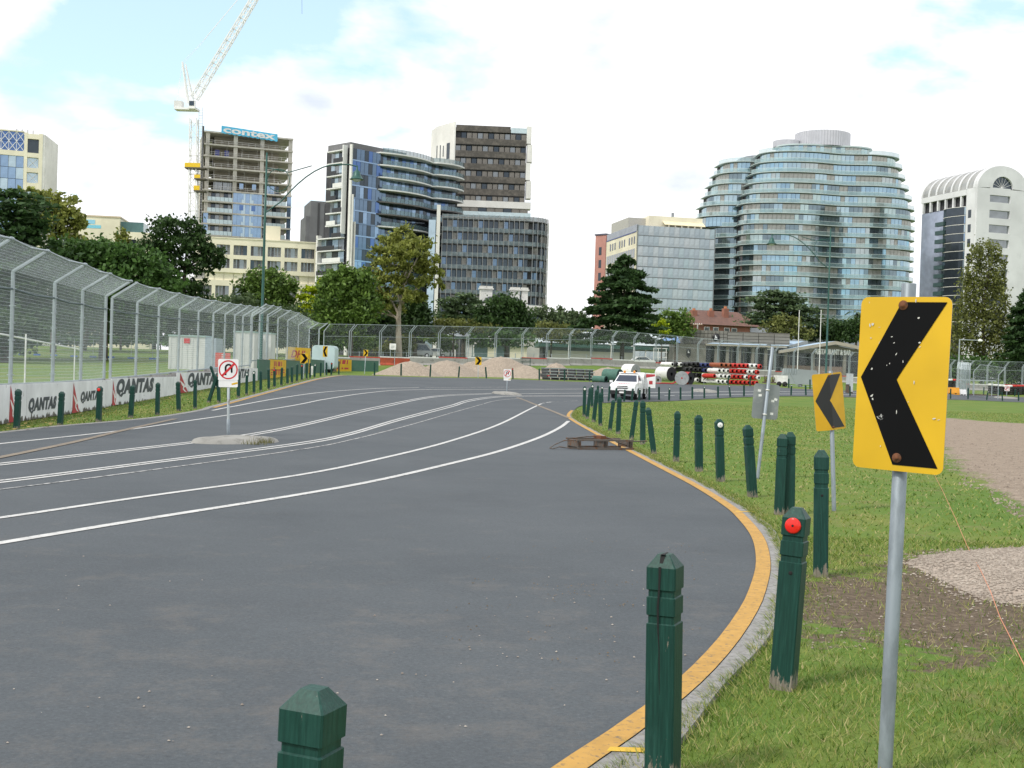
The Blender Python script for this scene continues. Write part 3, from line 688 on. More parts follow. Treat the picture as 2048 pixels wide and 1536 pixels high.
# second chevron, bent along its middle
b = P(1668, 1022); t = W(1661, 742, b.y); S = lean_thing('chevron_sign', 'smaller yellow chevron sign bent along its middle, behind the large one', 'road sign', b, t)
pole_part(S, (t - b).length, .028)
zc_ = (W(1663, 803, b.y) - b).length
pn = sign_panel(.45, .745, .03, R(16), 'sign_panel', S, (-.012, -.045, zc_), (0, R(-3.5), R(14)), worn('sign_yellow_dull', (.62, .35, .01), (.5, .46, .36), .73, .75, 9, .4))
chevron(pn, .45, .745, R(16), m=worn('sign_black_faded', (.018, .018, .02), (.35, .35, .34), .735, .75, 8, .35))
for z in (.335, -.335):
    mb = MB(); mb.lathe([(.0001, -.008), (.014, -.006), (.017, -.002)], 10, 0, 'y'); mb.build('bolt', rust, pn, (0, -.001, z))
# grey back of a sign on a leaning pole
b = P(1515, 957); t = W(1545, 694, b.y); S = lean_thing('road_sign', 'grey back of a road sign clamped to a leaning pole', 'road sign', b, t)
pole_part(S, (t - b).length, .03)
zc_ = (W(1530, 803, b.y) - b).length
pn = sign_panel(.46, .60, .05, 0, 'sign_panel', S, (0, .036, zc_), (0, R(-1.5), R(6)), alu)
for z in (.2, -.22):
    mb = MB(); mb.lathe([(.031, -.014), (.036, -.014), (.036, .014), (.031, .014)], 14); mb.build('clamp', mat('clamp_pale', (.6, .6, .58), .5, .3), S, (0, 0, zc_ + z))
for x, z, a in ((-.13, .18, 4), (-.11, .10, -8), (.12, .02, 2), (.12, -.2, 0), (.17, .05, 15)):
    mb = MB(); mb.box(-.028, .028, -.0018, -.0012, -.02, .02); mb.build('sticker', sign_white, pn, (x, 0, z), (0, R(a), 0))
# no-u-turn signs
def annulus(mb, r0, r1, y, mi, a0=0, a1=360, n=32, cx=0, cz=0):
    vs = []
    for k in range(n + 1):
        t = R(a0 + (a1 - a0) * k / n); vs += [(cx + r0 * math.cos(t), y, cz + r0 * math.sin(t)), (cx + r1 * math.cos(t), y, cz + r1 * math.sin(t))]
    mb.add(vs, [(2 * k, 2 * k + 1, 2 * k + 3, 2 * k + 2) for k in range(n)], mi)
def uturn(base, topy, panel_w, panel_h, cy, label, lower=True, yaw=0.0, rusty=True, pr=.03):
    b = P(*base); b.z += .12; s = F / b.y
    t = W(base[0] + 1.5, topy, b.y); S = lean_thing('no_u_turn_sign', label, 'road sign', b, t)
    ln = (W(base[0], cy, b.y) - b).length
    pole_part(S, ln, pr, worn('pole_rusted', (.36, .40, .40), (.13, .06, .03), .56, .66, 3.4, .55, .3) if rusty else galv, z0=-.15)
    mb = MB(); mb.lathe([(.04, -.1), (.04, .28), (pr, .29)], 14); mb.build('sleeve', galv, S)
    wd, h = panel_w / s, panel_h / s
    pn = sign_panel(wd, h, .035 * wd / .45, 0, 'sign_panel', S, (0, -.04, ln), (0, 0, yaw), sign_white)
    mb = MB(); r = wd * .47; annulus(mb, r * .86, r, -.002, 0); d = .055 * wd; k = .62 * r
    mb.add([(-k - d * .7, -.0032, -k + d * .7), (-k + d * .7, -.0032, -k - d * .7), (k + d * .7, -.0032, k - d * .7), (k - d * .7, -.0032, k + d * .7)], [(0, 1, 2, 3)], 0)
    mb.build('prohibition_ring', sign_red, pn)
    mb = MB(); a, tk = .15 * wd, .045 * wd
    annulus(mb, a - tk, a + tk, -.0026, 0, 0, 180, 18, .02 * wd, .10 * wd)
    x0 = .02 * wd
    mb.add([(x0 - a - tk, -.0026, .10 * wd), (x0 - a - tk, -.0026, -.27 * wd), (x0 - a + tk, -.0026, -.27 * wd), (x0 - a + tk, -.0026, .10 * wd)], [(0, 1, 2, 3)])
    mb.add([(x0 + a - tk, -.0026, .10 * wd), (x0 + a - tk, -.0026, -.12 * wd), (x0 + a, -.0026, -.17 * wd), (x0 + a + tk, -.0026, -.12 * wd), (x0 + a + tk, -.0026, .10 * wd)], [(0, 1, 2, 3, 4)])
    mb.build('u_arrow', sign_black, pn)
    if lower:
        p2_ = sign_panel(wd * .95, h * .34, .03, 0, 'lower_plate', S, (.0, -.036, ln - h * .64), (0, 0, yaw), sign_white)
        mb = MB(); mb.box(-.07, .07, -.003, -.001, -.02, .02); mb.build('sticker', sign_yellow, p2_, (wd * .32, 0, 0), (0, R(-14), 0))
    return S
uturn((456, 874), 718, 40.5, 43, 739.5, 'no U-turn sign with rusty pole on the long concrete island by the sponsor boards', True)
uturn((1013.5, 786), 739, 15, 17.5, 747, 'small no U-turn sign on the concrete island before the gravel heaps', True, rusty=False, pr=.035)
uturn((2013, 793.5), 772, 10.5, 11, 776.5, 'tiny white turn sign on the island before the tyre barrier', False, rusty=False, pr=.035)
# small white keep-left board
b = P(1407.5, 768); S = lean_thing('keep_left_sign', 'small white board with black diagonal arrow before the tyre tubes', 'road sign', b, W(1409, 748, b.y))
ln = (W(1408, 755, b.y) - b).length; pole_part(S, ln + .2, .035)
s_ = F / b.y; pn = sign_panel(11 / s_, 17 / s_, .05, 0, 'sign_panel', S, (0, -.05, ln), None, sign_white)
mb = MB(); mb.add([(-.13, -.003, -.28), (-.05, -.003, -.3), (.17, -.003, -.04), (.11, -.003, .02)], [(0, 1, 2, 3)]); mb.build('arrow', sign_black, pn)
# far chevrons
def far_chevron(base, top, w_, cy, h_, left, label, yaw=0.0):
    b = P(*base); t = W(*top, b.y); S = lean_thing('chevron_sign', label, 'road sign', b, t); s = F / b.y
    ln = (W((base[0] + top[0]) / 2, cy, b.y) - b).length
    pole_part(S, (t - b).length, .03, galv_far)
    pn = sign_panel(w_ / s, h_ / s, .03, 0, 'sign_panel', S, (0, -.04, ln), (0, 0, yaw), sign_yellow); chevron(pn, w_ / s, h_ / s, 0, left)
far_chevron((607, 757), (609, 706), 15.5, 717, 20, False, 'yellow chevron sign in front of the torn red-lettered board')
far_chevron((649, 751), (651, 692), 9.5, 703, 21.5, True, 'narrow yellow chevron sign turned edge-on above the green wall')
far_chevron((729, 748), (732, 699), 9, 706, 12.5, False, 'small yellow chevron sign standing by the end of the green wall')
far_chevron((956, 756), (957, 713), 12.5, 722, 16, False, 'small yellow chevron sign in front of the gravel heaps')

# ------------------------------------------------------------------ concrete islands
isl = worn('island_concrete', (.26, .255, .235), (.15, .145, .13), .5, .68, 3.2, .9)
def island(A, B, hw, h, label, n=26, sweep=0.0):
    a, c = P(*A), P(*B); u = (c - a); L_ = u.length / 2; u.normalize(); m = (a + c) / 2; nrm = Vector((-u.y, u.x, 0))
    mb = MB(); vs = []; T = 10
    for i in range(n + 1):
        s = -1 + 2 * i / n; wv = hw * max(.0, 1 - abs(s) ** 2.6) ** .6
        for j in range(T + 1):
            t = -1 + 2 * j / T; q = m + u * (s * L_) + nrm * (wv * t)
            z = H(q.x, q.y) + .025 + h * (1 - abs(t) ** 4) ** .6 * (1 - abs(s) ** 5) ** .8 * (1 + .08 * math.sin(7 * s + 2 * t))
            vs.append((q.x, q.y, z))
    mb.add(vs, [(i * (T + 1) + j, (i + 1) * (T + 1) + j, (i + 1) * (T + 1) + j + 1, i * (T + 1) + j + 1) for i in range(n) for j in range(T)], 0, True)
    o = mb.build('traffic_island', isl); tag(o, label, 'traffic island')
    return m, u
m_, u_ = island((389, 890), (549, 884), .62, .13, 'worn concrete island under the no U-turn sign with the rusty pole')
island((985, 788), (1042, 791), .8, .16, 'concrete island under the small no U-turn sign on the bend')
island((1388, 783.5), (1430, 783), .8, .14, 'low bare concrete island beyond the row of bollards')
island((1990, 796), (2035, 797), .8, .14, 'concrete island under the tiny turn sign by the tyre barrier')
# weeds on the first island
C = []; 
for cx_, cy_ in ((500, 886), (521, 888), (529, 887), (505, 891)):
    p = P(cx_, cy_ + 2)
    for _ in range(60): C.append((p + Vector((random.gauss(0, .12), random.gauss(0, .05), .04)), random.uniform(.05, .16)))
Vq = []
for c, ln in C:
    a = random.uniform(0, 6.28); d = Vector((math.cos(a), math.sin(a), 0)); l_ = Vector((random.uniform(-.06, .06), random.uniform(-.06, .06), ln))
    Vq.append([c - d * .006, c + d * .006, c + l_])
weeds = quads('weeds', np.array([[tuple(v) for v in q] for q in Vq]), leafmat('weed', (.10, .11, .03), (.22, .2, .08)), k=3)
tag(weeds, 'dry weeds sprouting from the worn concrete island', 'weeds', kind='stuff')

# ------------------------------------------------------------------ rusty steel frame by the kerb
a, c = P(1157, 902), P(1268, 903); d = (c - a); ln = d.length; ang = math.atan2(d.y, d.x)
S = thing('rusty_rack', 'rusty steel frame with bent rods lying across the kerb', 'metal frame', (a.x, a.y, a.z + .03), ang)
steel_o = worn('old_steel', (.13, .115, .10), (.16, .075, .035), .5, .62, 9, .75, .3)
mb = MB(); mb.box(0, ln, 0, .06, 0, .05); mb.build('rail', steel_o, S)
mb = MB(); mb.box(0, ln * .97, .62, .68, 0, .05); mb.build('rail', steel_o, S)
mb = MB(); mb.box(-.04, ln * .99, .0, .07, .19, .23); mb.build('top_rail', steel_o, S)
mb = MB(); mb.box(-.04, ln * .95, .60, .68, .19, .23); mb.build('top_rail', steel_o, S)
for x in (0.0, ln * .48, ln * .93):
    mb = MB(); mb.box(x, x + .06, .0, .68, .051, .189); mb.box(x, x + .05, .0, .07, .05, .19); mb.build('cross_member', steel_o, S)
mb = MB(); mb.box(ln * .42, ln * .52, .1, .5, .231, .30); mb.build('block', rust, S)
mb = MB(); mb.path([(-.02, .1, .2), (-.3, .12, .19), (-.55, .05, .1), (-.68, .0, .03), (-.62, -.05, .02), (-.45, .0, .06), (-.2, .0, .03), (.1, .02, .02)], .012, 6); mb.build('bent_rod', steel_o, S)
mb = MB(); mb.path([(.1, .4, .24), (ln * .3, .45, .27), (ln * .5, .3, .29), (ln * .7, .2, .22), (ln, .1, .19), (ln * 1.28, .12, .2)], .014, 6); mb.build('bent_rod', steel_o, S)
mb = MB(); mb.path([(ln * .4, .66, .25), (ln * .55, .75, .27), (ln * .75, .8, .2)], .012, 6); mb.build('bent_rod', steel_o, S)
mb = MB(); mb.path([(ln * .7, .1, .18), (ln * .95, .2, .08)], .012, 6); mb.build('brace', steel_o, S)

# ------------------------------------------------------------------ barrier wall with sponsor boards
BASE = [(-260, 893), (0, 849), (47, 843), (146, 828), (226, 812), (294, 800), (359, 787), (428, 774), (479, 767), (516, 761)]
GREEN = [(517, 760.5), (540, 757), (575, 752), (606, 746), (630, 743.5), (664, 742.5), (703, 742.5), (764, 743.5)]
def base_y(px, tab):
    for (x0, y0), (x1, y1) in zip(tab, tab[1:]):
        if x0 <= px <= x1: return y0 + (y1 - y0) * (px - x0) / (x1 - x0)
    return tab[-1][1]
def on_base(px, tab=BASE): return P(px, base_y(px, tab))
def between(name, label, cat, a, b, group=None):           # an Empty at a, local x towards b, local -y towards the road
    d = b - a; return thing(name, label, cat, (a.x, a.y, min(a.z, b.z)), math.atan2(d.y, d.x), group), math.hypot(d.x, d.y)
board_white = worn('board_white', (.74, .75, .77), (.10, .09, .08), .66, .70, 5.0, .5, zc=(0.0, .2), stretch=(1, 1, .7))
letter_grey = mat('letter_slate', (.05, .06, .075), .5, 0, .15, 8)
board_red = mat('board_red', (.42, .035, .045), .5, 0, .12, 6)
conc_b = worn('barrier_concrete', (.34, .33, .31), (.14, .13, .12), .56, .7, 3, .9)
def emblem(parent, x, z0, w_, h_):
    mb = MB(); mb.add([(x, -.006, z0), (x + w_, -.006, z0), (x + .10 * w_, -.006, z0 + h_)], [(0, 1, 2)]); e = mb.build('emblem', board_red, parent)
    def q(u, v): return (x + u * w_, -.0085, z0 + v * h_)
    mb = MB()
    mb.add([q(.06, .62), q(.17, .60), q(.55, .42), q(.62, .36), q(.44, .30), q(.30, .40)], [(0, 5, 2, 1), (5, 4, 3, 2)])
    mb.add([q(.44, .30), q(.62, .36), q(.74, .46), q(.72, .38), q(.80, .42), q(.66, .26)], [(0, 5, 3, 1), (5, 4, 3), (1, 3, 2)])
    mb.add([q(.40, .34), q(.52, .30), q(.52, .20), q(.72, .08), q(.92, .0), q(.62, .06), q(.40, .18)], [(0, 6, 2, 1), (6, 5, 3, 2), (5, 4, 3)])
    mb.build('kangaroo_mark', sign_white, e)
BH = .98
def board(pa, pb, ads, label, tab=BASE, h=BH, m=None):
    a, b = on_base(pa, tab), on_base(pb, tab)
    S, ln = between('sponsor_board', label, 'sponsor board', a, b, 'boards on the barrier')
    mb = MB(); mb.box(0, ln - .02, 0, .035, .02, h); mb.build('panel', m or board_white, S)
    def u(px):
        q = on_base(px, tab); dd = (b - a); return ((q - a).x * dd.x + (q - a).y * dd.y) / dd.length
    for kind, x0, x1, z0, z1 in ads:
        if kind == 'E': emblem(S, u(x0), z0, u(x1) - u(x0), z1 - z0)
        else: put_text('QANTAS', S, letter_grey, u(x0), -.008, z0, u(x1) - u(x0), z1 - z0, .24, .07, .001, space=1.16)
    return S
board(-150, 52, [('E', 11, 30, .03, .97), ], 'white board with red triangle and kangaroo emblem at the open end of the barrier')
board(52.3, 140, [('T', 56, 112, .18, .60)], 'white chipped board with low grey QANTAS lettering under the first fence bay')
board(140.3, 222, [('E', 144.5, 158, .03, .95), ('T', 160, 199, .28, .66)], 'white board with small QANTAS lettering and slim red emblem')
board(222.3, 353, [('E', 223.5, 232, .03, .92), ('T', 231, 306, .30, .97)], 'white board with the tallest QANTAS lettering beside a red ladder')
board(353.3, 446, [('E', 357, 374, .03, .96), ('T', 373, 433, .24, .97)], 'white board with QANTAS lettering and wide red emblem behind a knocked bollard')
board(446.3, 515, [('T', 462, 499, .3, .95)], 'white board with QANTAS lettering half hidden by the no U-turn sign')
# the concrete behind the boards, in 4 m units
def line_units(tab, off, step, x0=None, x1=None):
    pts = [on_base(px, tab) for px in np.linspace(x0 if x0 is not None else tab[0][0], x1 if x1 is not None else tab[-1][0], 90)]
    pv = offset_pts([q.xy for q in pts], off); out = [pv[0]]; acc = 0
    for i in range(len(pv) - 1):
        d = pv[i + 1] - pv[i]; L_ = d.length; s = 0
        while acc + (L_ - s) >= step:
            s += step - acc; acc = 0; out.append(pv[i] + d * (s / L_))
        acc += L_ - s
    return out
def jersey(a, b, label, group, mats, h=.95, top_mi=0):
    A, B = Vector((a.x, a.y, H(a.x, a.y))), Vector((b.x, b.y, H(b.x, b.y)))
    S, ln = between('concrete_barrier', label, 'barrier', A, B, group)
    mb = MB(); mb.prism([(-.28, -.1), (.28, -.1), (.28, .08), (.13, .3), (.09, h - .12), (-.09, h - .12), (-.13, .3), (-.28, .08)], 0, ln - .03, 0, 'x'); mb.build('body', mats[0], S)
    mb = MB(); mb.prism([(-.092, h - .1195), (.092, h - .1195), (.085, h), (-.085, h)], .0, ln - .03, 0, 'x'); mb.build('cap', mats[1], S)
    return S
un = line_units(BASE, -.36, 4.0, -200, 515)
for i in range(len(un) - 1): jersey(un[i], un[i + 1], 'concrete barrier unit behind the white sponsor boards', 'barrier units behind the boards', (conc_b, conc_b), .95)
# red ladder on the board
a = on_base(232); S, ln = between('red_ladder', 'small red ladder step hooked on the sponsor board', 'ladder', a + Vector((.04, -.14, 0)), on_base(238) + Vector((.04, -.14, 0)))
for x in (0, .34):
    mb = MB(); mb.bar((x, 0, .02), (x, .05, .88), .018, 6); mb.build('stile', sign_white, S)
for z in (.12, .34, .56, .78):
    mb = MB(); mb.bar((0, .02, z), (.34, .02, z), .014, 6); mb.build('rung', sign_white, S)
mb = MB(); mb.box(.06, .28, .01, .03, .1, .72); mb.build('red_plate', board_red, S)
# dark green wall with torn yellow boards
gwall = worn('green_wall', (.04, .12, .085), (.07, .13, .10), .5, .7, 2.0, .6)
yel_b = worn('board_yellow', (.66, .40, .01), (.4, .27, .05), .6, .75, 3, .55)
def wall_piece(pa, pb, m, label, name='barrier_panel', h=1.12, off=0.0, grp='panels of the dark green barrier wall'):
    a, b = on_base(pa, GREEN), on_base(pb, GREEN)
    a = a + Vector((0, off, 0)); b = b + Vector((0, off, 0))
    S, ln = between(name, label, 'barrier', a, b, grp)
    mb = MB(); mb.box(0, ln - .015, 0, .12, -.1, h); mb.build('panel', m, S)
    mb = MB(); mb.box(0, ln - .015, -.012, .135, h + .001, h + .03); mb.build('coping', mat('coping_green', (.12, .17, .15), .6), S)
    return S, ln
def slants(S, ln, h, rows):
    for z0, z1, xs_ in rows:
        for x0, x1 in xs_:
            mb = MB(); sl = .18 * (z1 - z0); mb.add([(x0 * ln, -.006, z0 * h), (x1 * ln, -.006, z0 * h), (x1 * ln + sl, -.006, z1 * h), (x0 * ln + sl, -.006, z1 * h)], [(0, 1, 2, 3)]); mb.build('red_stroke', board_red, S)
wall_piece(517, 539.5, gwall, 'dark green panel that carries on from the white sponsor boards', h=1.28)
S, ln = wall_piece(540, 571.5, yel_b, 'yellow board with rows of cut red strokes, lower of the torn boards', 'sponsor_board', 1.26)
slants(S, ln, 1.2, [(.68, .95, ((.22, .3), (.34, .38), (.46, .6), (.66, .72))), (.56, .64, ((.2, .3),)), (.2, .5, ((.34, .42), (.5, .56), (.62, .68))), (.44, .5, ((.04, .16), (.2, .9))), (.3, .36, ((.04, .14), (.78, .92))), (.18, .24, ((.04, .14),))])
wall_piece(572, 601.5, gwall, 'dark green panel between the lower torn board and a chevron sign')
S, ln = wall_piece(602, 661.5, gwall, 'long dark green panel behind the edge-on chevron sign', h=1.16)
S, ln = wall_piece(662, 703, yel_b, 'yellow board with slanted red strokes at the corner of the bend', 'sponsor_board', 1.2)
slants(S, ln, 1.2, [(.62, .95, ((.24, .32), (.42, .46), (.52, .68), (.74, .8))), (.2, .34, ((.14, .36), (.5, .58), (.64, .84))), (.34, .62, ((.2, .27),))])
wall_piece(703.5, 757, gwall, 'dark green panel at the end of the wall next to the gravel heaps', h=1.08)
# tall torn board behind the wall
a = W(573, 740, 97); b = W(620, 740, 101); a.z = H(a.x, a.y); b.z = H(b.x, b.y); S, ln = between('sponsor_board', 'tall yellow board with big red slanted DHL letters standing behind the green wall', 'sponsor board', a, b)
mb = MB(); mb.box(0, ln, 0, .08, .0, 2.1); mb.build('panel', yel_b, S)
put_text('DHL', S, board_red, ln * .16, -.005, 1.25, ln * .66, .62, .3, .03, .001)
for x in (.05, ln - .1):
    mb = MB(); mb.box(x, x + .06, .081, .16, -.2, 1.95); mb.build('prop', galv_far, S)
a = P(622, 753); S = lean_thing('notice_board', 'narrow white notice fixed low before the green wall', 'notice', a, a + Vector((0, 0, 1)))
mb = MB(); mb.box(-.13, .13, -.02, .02, .1, .75); mb.build('plate', sign_white, S); mb = MB(); mb.box(-.03, .03, .021, .05, -.1, .5); mb.build('stake', galv_far, S)

# ------------------------------------------------------------------ debris fence along the boards
def bay_mesh(a, b, out, hb, top, reach, hs, vs_, r):
    """welded wire between two posts: a, b feet (Vectors), out = unit vector the cranked head leans to"""
    mb = MB(); up = Vector((0, 0, 1)); d = b - a; ln = d.length
    crank = math.hypot(top - hb, reach); o3 = Vector((out.x, out.y, 0))
    def at(p, s): return p + up * s if s <= hb else p + up * (hb + (s - hb) / crank * (top - hb)) + o3 * ((s - hb) / crank * reach)
    s = .04
    while s < hb + crank:
        mb.bar(at(a, s), at(b, s), r, 3, 0, cap=False); s += hs
    n = int(ln / vs_)
    for i in range(1, n):
        p = a + d * (i / n)
        mb.bar(at(p, 0), at(p, hb), r * .6, 3, 0, cap=False); mb.bar(at(p, hb), at(p, hb + crank), r * .6, 3, 0, cap=False)
    return mb
def post_mb(foot, out, hb, top, reach, wd=.055, dp=.04):
    mb = MB(); o3 = Vector((out.x, out.y, 0)); t3 = Vector((-out.y, out.x, 0))
    k = foot + Vector((0, 0, hb)); e = foot + Vector((0, 0, top)) + o3 * reach
    for p, q in ((foot - Vector((0, 0, .15)), k), (k, e)):
        d = (q - p).normalized(); nn = d.cross(t3).normalized()
        c = [t3 * wd + nn * dp, t3 * -wd + nn * dp, t3 * -wd - nn * dp, t3 * wd - nn * dp]
        vs = [p + x for x in c] + [q + x for x in c]
        mb.add(vs, [(0, 1, 5, 4), (1, 2, 6, 5), (2, 3, 7, 6), (3, 0, 4, 7), (4, 5, 6, 7), (3, 2, 1, 0)])
    for i in range(6): mb.box(foot.x - .075, foot.x + .075, foot.y - .055, foot.y + .055, foot.z + .25 + i * .45, foot.z + .275 + i * .45)
    mb.bar(e - t3 * .09, e + t3 * .09, .05, 8)
    return mb
def fence_run(pxs, tab, label, hs, vs_, r, off=-.36, lift=.95, hb=2.95, top=3.52, reach=.85):
    feet = []
    for px in pxs:
        q = on_base(px, tab); q2 = on_base(px + .8, tab); t = (q2 - q).xy.normalized(); n_ = Vector((t.y, -t.x))
        p = q.xy + n_ * off; feet.append((Vector((p.x, p.y, H(p.x, p.y) + lift)), n_))
    S = thing('debris_fence', label, 'fence', tuple(feet[0][0]), 0, 'cranked debris fences along the boards')
    o0 = feet[0][0]
    for i, (f, n_) in enumerate(feet):
        post_mb(f - o0, n_, hb, top, reach).build('post', galv_far, S)
        if i < len(feet) - 1:
            g, n2 = feet[i + 1]
            nn = (n_ + n2).normalized()
            bay_mesh(f - o0, g - o0, nn, hb, top, reach, hs, vs_, r).build('wire_mesh', wire_m, S)
            mb = MB(); e1 = f - o0 + Vector((n_.x * reach, n_.y * reach, top)); e2 = g - o0 + Vector((n2.x * reach, n2.y * reach, top))
            mb.path([e1, (e1 + e2) / 2 - Vector((0, 0, .07)), e2], .03, 6); mb.build('top_rail', galv_far, S)
            mb = MB(); k1 = f - o0 + Vector((0, 0, hb - .45)); k2 = g - o0 + Vector((0, 0, hb - .45)); mb.path([k1, (k1 + k2) / 2 - Vector((0, 0, .05)), k2], .028, 6); mb.build('cable', mat('cable_dark', (.1, .14, .15), .5, .4), S)
            mb = MB(); mb.bar(f - o0 + Vector((0, 0, .0)), g - o0 + Vector((0, 0, .0)), .045, 4); mb.build('base_rail', galv_far, S)
    return S
fence_run([-190, -110, -30, 47, 128, 182, 227], BASE, 'cranked debris fence with double posts over the first sponsor boards', .095, .06, .0036)
fence_run([241, 290, 332, 372, 409, 438, 461, 480, 496, 512], BASE, 'cranked debris fence running on behind the no U-turn sign', .10, .085, .0036, off=-.40)
GR2 = [(512, 761)] + GREEN
fence_run([515, 530, 545], GR2, 'short end stretch of debris fence behind the green wall start', .15, .16, .003, off=-.45, lift=1.2)
fence_run([551, 570, 589, 609, 629, 647], GREEN, 'cranked debris fence rising behind the green wall', .14, .14, .003, off=-.6, lift=1.1)

# ------------------------------------------------------------------ far fence: framed panels on red and white capped barriers
FARL = [(640, 129), (677, 131), (875, 137), (1064, 143), (1242, 152), (1412, 160), (1564, 168), (1663, 173), (1760, 177), (1910, 181), (2008, 185), (2130, 190)]
fp = [W(px, 720, d).xy for px, d in FARL]
fpl = smooth_pts([(q.x, q.y) for q in fp], .3)
def walk(pts, step, start=0.0):
    out = []; acc = step - start
    for i in range(len(pts) - 1):
        d = pts[i + 1] - pts[i]; L_ = d.length; s = 0
        while acc + (L_ - s) >= step:
            s += step - acc; acc = 0; out.append(pts[i] + d * (s / L_))
        acc += L_ - s
    return out
stations = walk(fpl, 3.62, .4)
def far_panel(a, b, label, group, lift=.95, hb=2.75, top=3.55, reach=.62, hs=.14, vs_=.11, r=.0035, name='framed_debris_fence'):
    A = Vector((a.x, a.y, H(a.x, a.y) + lift)); B = Vector((b.x, b.y, H(b.x, b.y) + lift))
    d = (B - A).xy.normalized(); out = Vector((d.y, -d.x))
    S = thing(name, label, 'fence panel', tuple(A), 0, group)
    dv = Vector((d.x, d.y, 0)) * .11; a0 = dv; b0 = B - A - dv
    # the cranked head leans along the track
    oo = (out * .25 + d * .97).normalized()
    for f in (a0, b0): post_far(f, oo, hb, top, reach).build('post', galv_far, S)
    bay_mesh(a0, b0, oo, hb, top, reach, hs, vs_, r).build('wire_mesh', wire_m, S)
    o3 = Vector((oo.x, oo.y, 0)) * reach
    mb = MB(); mb.bar(a0 + o3 + Vector((0, 0, top)), b0 + o3 + Vector((0, 0, top)), .035, 4); mb.build('top_rail', galv_far, S)
    mb = MB(); mb.bar(a0 + Vector((0, 0, hb - .55)), b0 + Vector((0, 0, hb - .55)), .025, 4); mb.build('mid_rail', galv_far, S)
    return S
def post_far(foot, oo, hb, top, reach):
    mb = MB(); o3 = Vector((oo.x, oo.y, 0)) * reach
    mb.bar(foot - Vector((0, 0, .1)), foot + Vector((0, 0, hb)), .06, 4); mb.bar(foot + Vector((0, 0, hb)), foot + o3 + Vector((0, 0, top)), .05, 4); return mb
cap_w = mat('cap_white', (.72, .72, .7), .6); cap_r = mat('cap_red', (.5, .045, .03), .6); body_o = worn('barrier_orange', (.42, .075, .03), (.25, .06, .03), .5, .65, 3, .7)
for i in range(len(stations) - 1):
    a, b = stations[i], stations[i + 1]
    far_panel(a, b, 'framed debris fence panel on the capped barrier round the outside of the bend', 'framed panels round the outside of the bend')
    n_ = Vector(((b - a).normalized().y, -(b - a).normalized().x)) * .0
    red = i % 3 == 1
    jersey(a + n_, b + n_, 'concrete barrier unit with a %s cap under the far fence' % ('red' if red else 'white'), '%s capped barrier units under the far fence' % ('red' if red else 'white'),
           (body_o if i == 2 else conc_b, cap_r if red else cap_w), 1.0)
# low park rail behind it
rl = walk(offset_pts(fpl, -7.0), 3.0)
S = thing('park_rail', 'low galvanised park rail fence on the grass behind the debris fence', 'fence', (rl[0].x, rl[0].y, H(rl[0].x, rl[0].y)))
for i, p in enumerate(rl):
    q = Vector((p.x - rl[0].x, p.y - rl[0].y, H(p.x, p.y) - H(rl[0].x, rl[0].y)))
    mb = MB(); mb.bar(q - Vector((0, 0, .2)), q + Vector((0, 0, 1.15)), .05, 6); mb.build('post', galv_far, S)
    if i < len(rl) - 1:
        p2 = rl[i + 1]; q2 = Vector((p2.x - rl[0].x, p2.y - rl[0].y, H(p2.x, p2.y) - H(rl[0].x, rl[0].y)))
        mb = MB(); mb.bar(q + Vector((0, 0, 1.1)), q2 + Vector((0, 0, 1.1)), .022, 4); mb.build('rail', galv_far, S)
# ------------------------------------------------------------------ gravel heaps
gravel_m = worn('gravel_heap', (.34, .285, .225), (.21, .17, .13), .42, .66, 9, .95)
def heap(cx_, base_py, half, hpx, label, dy=2.2, squash=.8, seed=0):
    c = P(cx_, base_py); c = Vector((c.x * (1 + dy / c.y), c.y + dy, 0)); s = F / c.y; hw = half / s; h = hpx / s
    mb = MB(); n, T = 16, 48; vs = [(c.x, c.y, H(c.x, c.y) + h)]; fs = []; rr = random.Random(seed)
    ph = [rr.uniform(0, 6.28) for _ in range(5)]
    for i in range(1, n + 1):
        t = i / n
        for k in range(T):
            a = 2 * math.pi * k / T
            wob_ = 1 + .10 * math.sin(2 * a + ph[0]) + .07 * math.sin(3 * a + ph[1]) + .04 * math.sin(5 * a + ph[2])
            x = c.x + hw * t * math.cos(a) * wob_; y = c.y + hw * squash * t * math.sin(a) * wob_
            prof = (1 - t) if t > .22 else (1 - .22) + (.22 ** 2 - t * t) * 1.2
            z = H(x, y) - .06 + h * prof * .98 + .025 * math.sin(9 * x + ph[3]) * math.sin(8 * y + ph[4]) * (1 - t)
            vs.append((x, y, z))
    vs[0] = (c.x, c.y, H(c.x, c.y) + h * ((1 - .22) + .22 ** 2 * 1.2))
    for k in range(T): fs.append((0, 1 + k, 1 + (k + 1) % T))
    for i in range(n - 1):
        for k in range(T): fs.append((1 + i * T + k, 1 + (i + 1) * T + k, 1 + (i + 1) * T + (k + 1) % T, 1 + i * T + (k + 1) % T))
    mb.add(vs, fs, 0, True)
    tag(mb.build('gravel_heap', gravel_m), label, 'gravel heap', 'tan gravel heaps on the outside verge')
heap(820, 752, 68, 36, 'tan gravel heap starting beside the end of the green wall', 2.4, .8, 1)
heap(893, 753, 82, 38, 'wide flat-topped tan gravel heap next to the first one', 2.8, .8, 2)
heap(950, 754, 62, 36, 'low tan gravel heap behind the small chevron sign', 4.6, .8, 3)
heap(1000, 755, 88, 48, 'tallest tan gravel heap in the row', 3.6, .8, 4)
heap(1052, 757, 62, 31, 'small tan gravel heap in front of the tallest one', 2.0, .8, 5)
heap(1112, 759, 58, 38, 'tan gravel heap behind the stacked steel frames', 3.4, .8, 6)
heap(1215, 761, 60, 29, 'tan gravel heap behind the rolls of green belting', 4.2, .8, 7)
